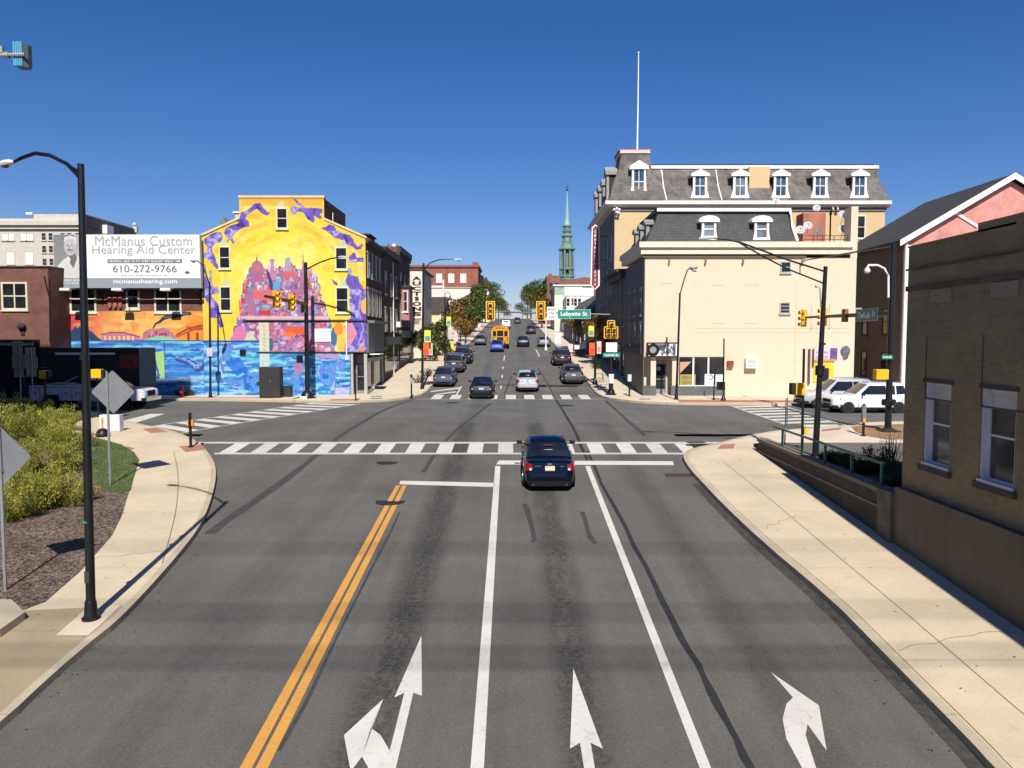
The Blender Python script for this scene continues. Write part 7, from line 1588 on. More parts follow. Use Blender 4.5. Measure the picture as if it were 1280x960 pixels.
text('SCHOOL BUS', .19, (0, y0-.03, 2.86), txtb, sb, width=1.25, bold=.02)
p = G(624, 437.5, 0); park(sb, p.x+.1, p.y+7.0)
# ============================================================ STREET FURNITURE
bp = M('black_pole_paint', (.011, .0115, .013), .4, .2, var=.25, spec=.5); galv = M('galvanised', (.30, .31, .32), .5, .5, var=.12); sigy = M('signal_yellow', (.78, .42, .012), .45, var=.05); amber_ = M('signal_border', (.85, .48, .03), .5)
def lamp_head(mb, p, d, s=1.0):
    """cobra head: p = arm end, d = direction it points"""
    d = Vector((d[0], d[1], 0)).normalized(); u = Vector((-d.y, d.x, 0)); z = Vector((0, 0, 1)); vs = []
    for (t, w_, zt, zb) in ((-.1, .05, .05, -.03), (.1, .13, .10, -.04), (.42, .16, .10, -.08), (.68, .11, .06, -.08), (.78, .03, .0, -.05)):
        for (a, b) in ((-1, .2), (-.6, 1), (.6, 1), (1, .2), (.75, -1), (-.75, -1)):
            vs.append(Vector(p)+d*t*s+u*w_*a*s+z*((zt if b > 0 else -zb)*b if b > .3 or b < 0 else 0)*s)
    fs = [(i*6+j, i*6+(j+1) % 6, (i+1)*6+(j+1) % 6, (i+1)*6+j) for i in range(4) for j in range(6)]+[tuple(range(6)), tuple(range(24, 30))]
    return mb.add(vs, fs, True)
def street_lamp(label, base, top, arm, hd, r=(.09, .06), head_m=None, grp='cobra head street lamps', s=1.0, arm_r=.045):
    t = thing('street_lamp', label, 'street lamp', base, grp); b = Vector(base)
    mb = MB(); mb.tube([b, b.lerp(top, .5), top], [r[0], (r[0]+r[1])/2, r[1]], 12); mb.build('pole', bp, t)
    mb = MB(); mb.lathe(b, [(r[0]*2.0, -.02), (r[0]*2.0, .03), (r[0]*1.5, .06), (r[0]*1.25, .35), (r[0]*1.05, .4)], 12); mb.build('base', bp, t)
    mb = MB(); mb.tube(arm, [arm_r]*(len(arm)-1)+[arm_r*.7], 8); mb.build('arm', bp, t)
    mb = MB(); lamp_head(mb, arm[-1], hd, s); h = mb.build('lamp_head', head_m or M('lamp_grey', (.5, .5, .5), .4), t)
    mb = MB(); e = Vector(arm[-1])+Vector((hd[0], hd[1], 0)).normalized()*.42*s; mb.ball((e.x, e.y, e.z-.09*s), .13*s, .13*s, .07*s); mb.build('lens', glassm('lamp_lens', (.10, .10, .10), .1), h); return t
# --- the near black lamp post on the left pavement
b = G(114, 774, .14); top = at(101, 205, b.y)
def na(a, c, dy=0): return at(a, c, b.y+dy)
t = street_lamp('tall black lamp post on the left pavement with a curved arm and white lamp head', b, top, [na(100, 222), na(84, 205, .25), na(62, 194, .5), na(44, 191.5, .8), na(28, 197, 1.1), na(16, 203, 1.3)], (-1, .45), (.092, .062), M('white_lamp', (.70, .70, .68), .4), s=.62, arm_r=.04)
mb = MB(); mb.tube([na(97, 213), na(78, 202, .3), na(62, 195, .5)], .022, 6); mb.build('brace', bp, t)
mb = MB(); q = na(110, 652); mb.lathe((q.x-.02, q.y, q.z), [(.095, -.02), (.095, .02)], 12); mb.build('green_band', M('green_tape', (.02, .22, .08), .5), t)
for c_2 in (447, 490): mb = MB(); q = na(105, c_2); mb.lathe((q.x, q.y, q.z), [(.088, -.04), (.088, .04)], 12); mb.build('clamp', bp, t)
mb = MB(); q = na(112, 720); mb.box(q.x-.05, q.x+.05, q.y-.11, q.y-.09, q.z-.12, q.z+.12); mb.build('handhole_cover', M('handhole', (.04, .04, .042), .5), t)
# --- bent arm lamps by the mural and by the cream shop, the far left one
def P3(a, c, Y): return at(a, c, Y)
b = Vector((AX(262, 55.2), 55.2, P(55.2)+.14)); street_lamp('black street lamp with a crooked arm at the left edge of the yellow mural', b, P3(262, 352, 55.2), [P3(262, 356, 55.2), P3(257.5, 342, 54.2), P3(252, 330, 52.6), P3(247, 326.5, 51.2)], (-.35, -1), (.085, .06), s=.9)
mb = MB(); q = P3(262, 440, 55.1); mb.box(q.x-.2, q.x+.2, q.y-.03, q.y, q.z-.3, q.z+.3); recentre(tag(mb.build('small_sign', M('pale_pink_sign', (.55, .45, .5), .6)), 'small pale sign fixed to the black lamp left of the mural', 'sign'))
b = Vector((AX(846, 53.3), 53.3, P(53.3)+.14)); street_lamp('black street lamp with a crooked arm in front of the cream corner shop', b, P3(850, 366, 53.3), [P3(850, 368, 53.3), P3(855, 350, 51.5), P3(859, 338, 50.0), P3(862, 335.5, 49.2)], (.15, -1), (.09, .065), s=.9)
b = Vector((AX(527.5, 60.5), 60.5, P(60.5)+.14)); lp = street_lamp('tall lamp post with a long curved arm on the left pavement beyond the junction', b, P3(529.5, 329, 60.5), [P3(529.5, 338, 60.5), P3(537, 329, 60.5), P3(547, 325, 60.5), P3(558, 323.8, 60.5), P3(569, 324.5, 60.5)], (1, .02), (.10, .075), s=.75)
def banner(label, x, y, z, w_, h, m1, m2, side=1, face=0):
    t = thing('pole_banner', label, 'banner', (x, y, z), 'banners on the poles'); mb = MB()
    x0, x1 = sorted((x, x+side*w_)); mb.box(x0, x1, y-.02, y+.02, z, z+h); mb.build('cloth', m1, t)
    mb = MB(); mb.box(x0+.06, x1-.06, y-.03, y-.021, z+h*.12, z+h*.55); mb.build('picture', m2, t); mb = MB(); mb.tube([(x-side*.08, y, z+h+.02), (x+side*w_, y, z+h+.02)], .02, 6); mb.tube([(x-side*.08, y, z-.02), (x+side*w_, y, z-.02)], .02, 6); mb.build('bracket', bp, t)
yb = M('yellow_banner', (.70, .62, .06), .7); bpic = M('banner_blue', (.10, .25, .33), .7, var=.5, scale=5); ob = M('orange_banner', (.80, .11, .01), .6); wbn = M('white_pink_banner', (.72, .50, .48), .7, var=.2, scale=6)
q = P3(530.5, 428, 60.4); banner('yellow pole banner on the curved left lamp, above an orange one', q.x, q.y, q.z, .50, .95, yb, bpic)
q = P3(529.3, 444, 60.3); banner('orange pole banner on the curved left lamp, below the yellow one', q.x, q.y, q.z, .42, .95, ob, M('deep_orange', (.55, .06, .01), .6)); q = P3(536, 444, 60.9); banner('white and pink banner beside the orange one on the curved left lamp', q.x, q.y, q.z, .30, .95, wbn, M('pink_text', (.6, .2, .2), .7))
# pole with banners on the right
b = Vector((AX(744, 63), 63, P(63)+.14)); rp = thing('banner_pole', 'slim black pole carrying orange and yellow banners on the right pavement', 'pole', b); mb = MB(); mb.tube([b, at(744, 396, 63)], [.10, .07], 10); mb.build('pole', bp, rp)
mb = MB(); mb.lathe(b, [(.22, 0), (.22, .1), (.13, .5), (.1, .6)], 10); mb.build('base', bp, rp)
q = at(742.5, 420.5, 62.9); banner('yellow pole banner on the slim right pole, above an orange one', q.x, q.y, q.z, .45, .85, yb, bpic, -1)
q = at(743.5, 444, 62.9); banner('orange pole banner on the slim right pole', q.x, q.y, q.z, .46, 1.0, ob, M('deep_orange', (.55, .06, .01), .6), -1); q = at(746, 442, 63.1); banner('white and pink banner on the slim right pole beside the orange one', q.x, q.y, q.z, .36, 1.0, wbn, M('pink_text', (.6, .2, .2), .7))
q = at(704, 404.5, 104); banner('small yellow banner below the green street name sign', q.x, q.y, q.z, .5, .9, yb, bpic); q = at(558, 407, 82); banner('yellow pole banner on the gooseneck lamp by the cream house', q.x, q.y, q.z, .5, .95, yb, bpic)
def gooseneck(label, x, y, px_, pyt):
    b = Vector((x, y, P(y)+.14)); t = thing('gooseneck_lamp', label, 'street lamp', b, 'gooseneck street lamps'); z1 = AZ(pyt, y); mb = MB(); mb.tube([b, (x, y, z1-.3)], [.09, .06], 8); mb.lathe(b, [(.2, 0), (.2, .1), (.1, .6)], 8); mb.build('pole', bp, t)
    mb = MB(); mb.tube([(x, y, z1-.3), (x+.05, y, z1+.1), (x+.25, y, z1+.35), (x+.5, y, z1+.25), (x+.55, y, z1-.05)], .035, 6); mb.build('arm', bp, t); mb = MB(); mb.lathe((x+.55, y, z1-.05), [(.05, 0), (.09, -.15), (.30, -.45), (.32, -.52)], 12); mb.build('shade', bp, t)
gooseneck('gooseneck street lamp nearest the cream house on the left', AX(556.5, 82), 82, 557, 369); gooseneck('gooseneck street lamp farther up beside the orange trees on the left', AX(582, 118), 118, 582, 372)
# --- traffic signals
visor = M('signal_visor', (.012, .012, .012), .6); lensd = glassm('signal_lens', (.03, .02, .018), .2); lens3 = [glassm('red_lens', (.10, .012, .01), .2), M('amber_lens', (.55, .27, .02), .25), glassm('green_lens', (.012, .07, .05), .2)]
def signal(label, c, face, n=3, body=sigy, plate=True, grp='yellow traffic signals', s=1.0, vis=sigy):
    """housing centred at c facing `face`"""
    t = thing('traffic_signal', label, 'traffic signal', c, grp); f = Vector(face).normalized(); u = Vector((-f.y, f.x, 0)); z = Vector((0, 0, 1)); c = Vector(c)
    def obox(mb, p, a, b_, d):
        p = Vector(p); mb.hexa([p-u*a-f*d-z*b_, p+u*a-f*d-z*b_, p+u*a+f*d-z*b_, p-u*a+f*d-z*b_, p-u*a-f*d+z*b_, p+u*a-f*d+z*b_, p+u*a+f*d+z*b_, p-u*a+f*d+z*b_])
    hh = .175*n*s
    for i in range(n):
        mb = MB(); p = c+z*(hh-.175*s-.35*s*i); obox(mb, p, .165*s, .168*s, .10*s); mb.build('housing', body, t, bevel=.02)
        mb = MB(); vs = []; k = 10; pr = []
        for j in range(k+1):
            a = math.pi*(-.25+1.5*j/k); pr.append(u*math.cos(a)*.135*s+z*math.sin(a)*.135*s)
        A = [p+f*.10*s+q for q in pr]; B = [p+f*.36*s+q+z*(-.03) for q in pr]; mb.add(A+B, [(j, j+1, k+2+j, k+1+j) for j in range(k)], True); v = mb.build('visor', vis, t)
        md = v.modifiers.new('thick', 'SOLIDIFY'); md.thickness = .012
        mb = MB(); qv = [p+f*.104*s+u*math.cos(2*math.pi*j/14)*.125*s+z*math.sin(2*math.pi*j/14)*.125*s for j in range(14)]; mb.poly(qv); mb.build('lens', lens3[i] if n == 3 else lensd, t)
    if plate:
        mb = MB(); obox(mb, c-f*.04, .31*s, hh+.13*s, .012); bpl = mb.build('backplate', visor, t)
        mb = MB(); w_ = .035*s
        for (du, dz, a, b_) in ((-.31*s+w_, 0, w_, hh+.13*s), (.31*s-w_, 0, w_, hh+.13*s), (0, hh+.13*s-w_, .31*s-2*w_, w_), (0, -hh-.13*s+w_, .31*s-2*w_, w_)): obox(mb, c+f*(-.02)+u*du+z*dz, a, b_, .004)
        mb.build('reflective_border', amber_, bpl)
    return t
def sign(name, label, p0, right, w_, h, m, words, tm, size, border=None, d=.02, tw=None, cat='sign', grp=None):
    """flat sign with p0 its lower left corner seen from the front"""
    p0 = Vector(p0); r = Vector(right).normalized(); n = Vector((r.y, -r.x, 0)); z = Vector((0, 0, 1)); t = thing(name, label, cat, p0+r*w_/2, grp)
    def slab(a0, a1, b0, b1, d0, d1, mm, nm): mb = MB(); mb.prism([p0+r*a0+z*b0+n*d0, p0+r*a1+z*b0+n*d0, p0+r*a1+z*b1+n*d0, p0+r*a0+z*b1+n*d0], n*(d1-d0)); return mb.build(nm, mm, t)
    if border: slab(0, w_, 0, h, -d, 0, border, 'border'); slab(.018, w_-.018, .018, h-.018, .0005, .005, m, 'panel')
    else: slab(0, w_, 0, h, -d, .005, m, 'panel')
    for i, (wd, xx, yy, sz, ww) in enumerate(words): text(wd, sz, p0+r*xx+z*yy+n*.012, tm, t, width=ww, right=r, bold=.015, depth=.006)
    return t
sgreen = M('sign_green', (.01, .22, .17), .45); sgreen2 = M('sign_dark_green', (.008, .17, .105), .45); wt = M('sign_letter_white', (.80, .80, .78), .5); bkt = M('sign_letter_black', (.02, .02, .02), .5)
# mast arm with two signals over the climbing street
MA = 57.2; b = Vector((AX(764, MA), MA, P(MA)+.14)); ma = thing('signal_mast', 'black mast with an arm over the climbing street carrying signals and the green street name', 'signal mast', b)
mb = MB(); mb.tube([b, at(764, 372, MA)], [.17, .12], 14); mb.lathe(b, [(.42, -.02), (.42, .05), (.30, .1), (.25, .35), (.18, .4)], 14); mb.build('pole', bp, ma)
mb = MB(); mb.tube([at(764, 393.5, MA), at(700, 391.5, MA), at(602, 389.5, MA)], [.10, .08, .045], 10); mb.build('arm', bp, ma)
mb = MB(); mb.lathe(at(764, 470.5, MA), [(.2, -.5), (.2, .18)], 14); mb.build('white_wrap', white, ma)
for (a, lab) in ((613, 'yellow bordered signal on the mast arm, over the school bus lane'), (676, 'yellow bordered signal on the mast arm, next to the white one way sign')):
    signal(lab, at(a, 388.5, MA-.35), (0, -1, 0), s=1.08)
p = at(683.5, 400, MA-.15); sign('road_sign', 'white sign reading BEGIN ONE WAY on the mast arm', p, (1, 0, 0), .70, .98, white, [('BEGIN', .35, .78, .15, .52), ('ONE', .35, .50, .15, .40), ('WAY', .35, .20, .16, .46)], bkt, .15)
p = at(697, 398.5, MA-.15); sign('street_name_sign', 'green street name sign reading Lafayette St on the mast arm', p, (1, 0, 0), at(738, 398, MA).x-p.x, .68, sgreen, [('Lafayette', .96, .33, .40, 1.45), ('St', 2.02, .37, .30, .36)], wt, .3, border=wt)
# five lamp cluster on the mast
sc5 = at(764, 416, MA-.35); t = thing('cluster_signal', 'five lamp yellow cluster signal on the black mast at the right pavement', 'traffic signal', sc5)
mb = MB(); c = Vector(sc5)
for (dx, dz, w_, h) in ((0, .62, .26, .28), (0, .02, .50, .42)): mb.box(c.x-w_, c.x+w_, c.y+.10, c.y+.13, c.z+dz-h, c.z+dz+h)
mb.build('backplate', visor, t)
mb = MB()
for (dx, dz, w_, h) in ((-.50, .02, .03, .42), (.50, .02, .03, .42), (0, -.40, .50, .03), (-.38, .44, .12, .03), (.38, .44, .12, .03), (-.26, .66, .03, .24), (.26, .66, .03, .24), (0, .90, .26, .03)): mb.box(c.x+dx-w_, c.x+dx+w_, c.y+.08, c.y+.099, c.z+dz-h, c.z+dz+h)
mb.build('reflective_border', amber_, t)
for (dx, dz) in ((0, .60), (-.2, .2), (.2, .2), (-.2, -.18), (.2, -.18)):
    mb = MB(); mb.box(c.x+dx-.16, c.x+dx+.16, c.y-.08, c.y+.079, c.z+dz-.16, c.z+dz+.16); mb.build('housing', sigy, t, bevel=.02); mb = MB(); mb.lathe((c.x+dx, c.y-.10, c.z+dz), [(.125, -.16), (.135, .02)], 14, 'y'); mb.build('visor', sigy, t); mb = MB(); mb.lathe((c.x+dx, c.y-.265, c.z+dz), [(.12, 0), (.12, .004)], 14, 'y'); mb.build('lens', lensd, t)
p = at(757.5, 440, MA-.25); sign('road_sign', 'white lane sign with grey lines under the five lamp signal', p, (1, 0, 0), .82, .70, white, [('ONE WAY', .41, .48, .1, .62), ('ONLY', .41, .24, .1, .4)], gtx, .1)
p = at(753.5, 446.5, MA-.28); sign('street_name_sign', 'small green street name sign under the white lane sign on the mast', p, (1, 0, 0), 1.28, .32, sgreen, [('DeKalb St', .64, .16, .15, 1.0)], wt, .15)
# white post far behind, kept as street furniture
p = Vector((AX(682.3, 100), 100, P(100)+.1)); mb = MB(); mb.tube([(0, 0, 0), (0, 0, AZ(397, 100)-p.z)], .08, 8); mb.lathe((0, 0, 0), [(.2, 0), (.12, .5)], 8); o = mb.build('white_post', white); o.location = p; tag(o, 'thin white post standing in the street below the one way sign', 'post')
# right corner: heavy black pole with an arm along the side street crossing
b = Vector((AX(1112.5, 36), 36, P(36)+.14)); hp_ = thing('signal_mast', 'thick black signal pole on the soil bed with a long arm over the side street', 'signal mast', b); X0 = b.x
tp = at(1117, 303, 36); mb = MB(); mb.tube([b, tp], [.155, .12], 16); mb.build('pole', bp, hp_)
mb = MB(); mb.box(X0-.42, X0+.42, 35.6, 36.4, b.z-.02, b.z+.05); mb.lathe(b, [(.34, .05), (.28, .12), (.19, .16)], 14); mb.build('base_plate', iron, hp_)
arz = at(1112, 392, 36).z; mb = MB(); mb.tube([(X0, 36, arz), (X0, 41, arz+.05), (X0, 46.9, arz+.1)], [.13, .10, .06], 12); mb.build('arm', bp, hp_)
mb = MB(); mb.tube([(X0+.1, 36, AZ(306, 36)), (X0, 40.5, AZ(306, 36)+.12), (X0-.05, 46.6, AZ(306, 36)+.35)], [.06, .045, .03], 8); mb.build('upper_arm', bp, hp_)
mb = MB(); lamp_head(mb, (X0-.05, 46.6, AZ(306, 36)+.35), (0, 1), .8); mb.build('lamp_head', M('lamp_grey', (.5, .5, .5), .4), hp_)
mb = MB(); mb.lathe((X0, 36, AZ(503, 36)), [(.30, -.14), (.33, 0), (.30, .14)], 16); mb.box(X0-.06, X0+.06, 35.62, 35.68, AZ(506, 36), AZ(500, 36)); mb.build('button_collar', bp, hp_)
signal('yellow traffic signal at the end of the thick pole arm with three visors', (X0-.05, 46.6, arz+.05), (-1, -.25, 0), plate=False, s=1.0); signal('yellow traffic signal half hidden behind the tall lamp pole on the thick pole arm', (X0, 43.7, arz+.05), (-1, -.1, 0), plate=False, s=1.0)
signal('brown backed signal on the thick pole arm seen from the rear', (X0-.05, 40.9, arz+.05), (.35, 1, 0), n=2, body=M('brown_signal', (.22, .11, .015), .6), plate=False, s=1.0, vis=visor)
mb = MB(); mb.tube([(0, 0, -.7), (0, 0, .75)], .012, 5); mb.tube([(0, 0, -.65), (.16, 0, -.55), (.1, 0, -.4), (0, 0, -.45)], .010, 5)
for (yy, lab) in ((45.6, 'thin looped wire bracket beside the outer signal of the thick pole arm'), (43.0, 'thin looped wire bracket beside the inner signal of the thick pole arm')):
    o = mb.build('signal_bracket', steel); o.location = (X0-.02, yy, arz); tag(o, lab, 'bracket', 'wire brackets on the arm')
sign('street_name_sign', 'green street name sign reading DeKalb St along the thick pole arm', (X0-.14, 39.4, arz-.30), (0, -1, 0), 2.35, .62, sgreen2, [('DeKalb', .95, .30, .32, 1.25), ('St', 1.95, .36, .26, .32)], wt, .3, border=wt)
sign('street_name_sign', 'small dark green street sign low on the thick black pole', at(1102, 449, 35.7), (1, 0, 0), .52, .2, sgreen2, [('DeKalb', .26, .10, .1, .4)], wt, .1)
# white lamp bracket of that pole
wl = M('white_enamel', (.75, .73, .68), .4); t = thing('bracket_lamp', 'white globe lamp on a curved white bracket beside the thick black pole', 'lamp', at(1111, 372, 35.7)); mb = MB(); mb.tube([at(1110.5, 372, 35.7), at(1110.5, 345, 35.7), at(1106, 336, 35.7), at(1097, 331.5, 35.7), at(1085.5, 331.5, 35.7), at(1084, 335, 35.7)], .05, 8); mb.build('bracket', wl, t)
mb = MB(); q = at(1084, 338.5, 35.7); mb.ball(q, .14, .14, .13, 12, 8); mb.lathe(q, [(.12, .05), (.06, .16)], 10); mb.build('globe', wl, t)
t = thing('pedestrian_signal', 'yellow pedestrian signal box on the thick black pole, seen from behind', 'pedestrian signal', at(1102, 470, 35.8)); mb = MB(); q = at(1093, 474.5, 35.8); mb.box(q.x, q.x+.58, q.y-.2, q.y+.2, q.z, q.z+.48); mb.build('housing', sigy, t, bevel=.03); mb = MB(); mb.box(q.x+.2, q.x+.65, q.y-.03, q.y+.03, q.z+.48, q.z+.54); mb.build('bracket', bp, t)
# tall pole with the truss arm lamp in front of the cream wall
b = Vector((AX(1022, 28.3), 28.3, .10)); tp = at(1032, 333, 28.3); t = thing('street_lamp', 'tall black pole with a two bar arm reaching left over the right pavement', 'street lamp', b, 'cobra head street lamps'); mb = MB(); mb.tube([b, b.lerp(tp, .5), tp], [.118, .095, .072], 14); mb.build('pole', bp, t)
q = lambda a, c: at(a, c, 28.3)
mb = MB(); mb.tube([q(1030, 339), q(985, 325), q(950, 312), q(925, 303), q(908, 299), q(893, 298)], .035, 8); mb.tube([q(1029, 354), q(985, 336.5), q(955, 321), q(925, 304)], .030, 8); mb.tube([q(1000, 330), q(1000, 342.5)], .02, 6); mb.build('truss_arm', bp, t)
mb = MB(); lamp_head(mb, q(894, 297.5), (-1, 0), .78); mb.build('lamp_head', M('lamp_grey', (.5, .5, .5), .4), t)
for (a_, c_2, r_2, h_2) in ((1025, 463, .17, .18), (1028, 430, .115, .04)): mb = MB(); mb.lathe(q(a_, c_2), [(r_2, -h_2), (r_2, h_2)], 14); mb.build('clamp', bp, t)
t = thing('camera_mast', 'thin grey sensor stick standing out beside the tall black pole', 'sensor', q(1026, 385)); mb = MB(); mb.tube([q(1026, 385), q(1025, 360), q(1020, 358)], .025, 6); mb.ball(q(1020, 358), .05); mb.build('stick', galv, t)
# pedestrian posts
def bell_post(label, a, base_y, top_y, r=.055, bell=True, Y=None, extra=None):
    b = G(a, base_y, .12) if Y is None else Vector((AX(a, Y), Y, P(Y)+.14)); t = thing('signal_post', label, 'post', b, 'black pedestrian signal posts'); mb = MB(); mb.tube([b, at(a, top_y, b.y)], [r, r*.9], 10); mb.build('post', bp, t)
    mb = MB(); mb.lathe(b, [(.2, -.05), (.19, .03), (.16, .12), (.08, .34), (.06, .36)] if bell else [(.12, -.03), (.12, .02), (.06, .04)], 12); mb.build('bell_base', bp, t); return b, t
def ped_head(label, p, left=True, w_=.42):
    t = thing('pedestrian_signal', label, 'pedestrian signal', p); p = Vector(p); mb = MB(); mb.box(p.x-.12, p.x+w_-.12, p.y-.2, p.y+.2, p.z-.24, p.z+.24); mb.build('housing', sigy, t, bevel=.03)
    mb = MB(); x = p.x-.12 if left else p.x+w_-.12; mb.box(x-(.14 if left else 0), x+(0 if left else .14), p.y-.19, p.y+.19, p.z-.22, p.z+.23); mb.build('visor', visor, t)
b, t = bell_post('black post with a bell base behind the green railing', 1005, 556, 436, Y=30.3); ped_head('yellow and black pedestrian signal on the bell based post behind the railing', at(996, 486, 30.3)+Vector((-.02, -.1, 0)), True, .36)
b.z += 1.05; t = thing('push_button', 'small yellow push button on the bell based post behind the railing', 'push button', b); mb = MB(); mb.box(b.x+.05, b.x+.17, b.y-.08, b.y+.08, b.z-.13, b.z+.13); mb.ball((b.x+.18, b.y, b.z), .05); mb.build('button', sigy, t)
b, t = bell_post('tall thin black post with a bell base outside the cream corner shop', 905, 502, 423, Y=52.4); b, t = bell_post('short thin black post beside the taller one outside the corner shop', 893, 500, 468, .05, False, Y=53.2)
mb = MB(); q2 = at(895, 487, 53.1); mb.box(q2.x+.05, q2.x+.55, q2.y-.3, q2.y+.1, q2.z, q2.z+.55); recentre(tag(mb.build('letter_box', bp), 'dark box between the two black posts at the corner shop', 'box'))
def bollard(label, a, by_, ty, head, Y=None, r=.06):
    b = G(a, by_, .14) if Y is None else Vector((AX(a, Y), Y, P(Y)+.14)); t = thing('push_button_post', label, 'post', b, 'push button posts'); h = at(a, ty, b.y).z-b.z; mb = MB(); mb.tube([b, b+Vector((0, 0, h))], r, 10); mb.lathe(b, [(.13, -.02), (.13, .03), (.07, .05)], 10); mb.build('post', bp, t)
    for (m, z0, z1, w_, d) in head: mb = MB(); mb.box(b.x-w_, b.x+w_, b.y-d, b.y+.08, b.z+h*z0, b.z+h*z1); mb.build('button_box', m, t)
orm = M('orange_button', (.75, .28, .02), .5)
bollard('black push button post with orange sides at the left kerb', 238.5, 559, 516, [(orm, .62, .80, .12, .02), (bp, .58, .86, .045, .09)]); bollard('black push button post with orange button near the soil bed', 1079, 545, 505, [(M('weathered_post', (.16, .15, .13), .7), .45, .95, .085, .06), (orm, .42, .56, .05, .08)])
bollard('thin black post on the left pavement in front of the glass corner shop', 444, 499, 466, [], Y=52.6, r=.05); bollard('black parking meter post on the pavement before the brick row', 514, 493.5, 468, [(M('meter_grey', (.30, .30, .29), .5), .6, .85, .09, .09), (bp, .85, 1.0, .07, .07)], Y=55.5)
bollard('parking meter with a pale grey head on the right pavement', 787, 493, 468, [(M('meter_pale', (.55, .56, .58), .5), .68, 1.0, .13, .1)], Y=56.2)
# sign seen edge on by the railing
b = G(984, 556, .12); b = Vector((AX(983, 31.5), 31.5, P(31.5)+.14)); t = thing('road_sign', 'grey sign seen almost edge on beyond the green railing', 'sign', b); mb = MB(); mb.tube([b, at(983, 498, 31.5)], .03, 8); mb.build('post', galv, t); q2 = at(984, 530, 31.5); mb = MB(); mb.prism([q2, q2+Vector((.13, .42, 0)), q2+Vector((.13, .42, 1.08)), q2+Vector((0, 0, 1.08))], (.012, 0, 0)); mb.build('panel', M('sign_back', (.17, .175, .17), .6, .3), t)
# diamond signs from behind
aback = M('aluminium_back', (.24, .25, .26), .5, .4, var=.08)
def diamond(label, base, c, half, Y):
    t = thing('diamond_sign', label, 'road sign', base, 'diamond signs seen from behind'); c = Vector(c); b = Vector(base); mb = MB(); mb.box(b.x-.03, b.x+.03, b.y-.025, b.y+.025, b.z-.05, c.z+half*.95); mb.build('post', galv, t)
    mb = MB(); n = 5; pts = []
    for (dx, dz) in ((0, -1), (1, 0), (0, 1), (-1, 0)):
        for k in (-1, 1): pts.append((c.x+dx*half*.96+(-dz)*.02*k*0+(k*.04*half*(1 if dz == -1 else -1 if dz == 1 else 0)), c.y+.03, c.z+dz*half*.96+k*.04*half*(1 if dx == 1 else -1 if dx == -1 else 0)))
    mb.prism(pts, (0, .012, 0)); mb.build('panel', aback, t)
    mb = MB()
    for z in (.45, -.45): mb.ball((b.x, c.y+.02, c.z+half*z), .02)
    mb.box(b.x-.045, b.x+.045, b.y-.03, b.y+.026, c.z-half*.5, c.z-half*.44); mb.build('bolts', steel, t)
b = G(138, 607, .15); q2 = at(140.5, 490, b.y); diamond('grey back of a diamond sign on the post at the lawn', b, q2, (at(168, 490, b.y).x-at(113, 490, b.y).x)/2, b.y)
b = G(7, 738, .15); q2 = at(1.5, 571, b.y); diamond('grey back of a diamond sign cut off by the left edge', b, (b.x, b.y, q2.z), at(38, 571, b.y).x-b.x, b.y)
# stacked route signs from behind
for (a, b0, y, rects, lab) in ((24, 524, 43, ((15.5, 28, 426, 443), (14.5, 33, 443, 461), (16.5, 28.5, 461, 472)), 'stack of three grey route sign backs nearest the frame edge'), (39, 527, 42.4, ((31, 44, 434, 446), (30.5, 46, 446, 461), (32, 44.5, 461, 471)), 'stack of three grey route sign backs, right of the pair')):
    b = Vector((AX(a, y), y, P(y)+.1)); t = thing('route_signs', lab, 'road sign', b, 'route sign stacks seen from behind'); mb = MB(); mb.tube([b, at(a, rects[0][2]+3, y)], .035, 6); mb.build('post', galv, t)
    for (x0, x1, y0, y1) in rects: mb = MB(); mb.box(AX(x0, y), AX(x1, y), y+.04, y+.055, AZ(y1-.4, y), AZ(y0, y)); mb.build('panel', M('olive_back', (.36, .35, .26), .6), t)
# yellow boxes left
for (a, c, Y, w_, lab) in ((118.5, 467, 41.5, .55, 'yellow pedestrian signal with dark hood beside the tall black lamp post'), (53, 468, 46, .45, 'dim yellow pedestrian signal in the shade by the sign backs')):
    p = at(a, c, Y); ped_head(lab, p, False, w_); b = Vector((p.x-.02, p.y+.25, P(Y)+.1)); t = thing('signal_post', 'thin post holding the '+('dim ' if Y > 44 else '')+'yellow pedestrian signal '+('in the shade' if Y > 44 else 'near the tall black lamp post'), 'post', b, 'black pedestrian signal posts'); mb = MB(); mb.tube([b, (b.x, b.y, p.z+.3)], .05, 8); mb.build('post', bp, t)
# white barrier block and black base at the corner
p = G(139, 539, .14); mb = MB(); mb.box(-.48, .48, -.15, .25, 0, .78); o = mb.build('white_box', M('white_sheet_metal', (.62, .62, .60), .5), bevel=.02); o.location = p; tag(o, 'white metal box on the corner pavement under the diamond sign', 'box')
p = G(128.5, 545.5, .14); mb = MB(); mb.lathe((0, 0, 0), [(.3, 0), (.3, .12), (.2, .3), (.08, .36)], 14); o = mb.build('rubber_base', blackm); o.location = p; mb = MB(); mb.tube([(0, 0, .36), (0, 0, .85)], .04, 8); s_o = mb.build('marker_stick', orm); s_o.parent = o; tag(o, 'black rubber post base left of the white box on the corner', 'post base')
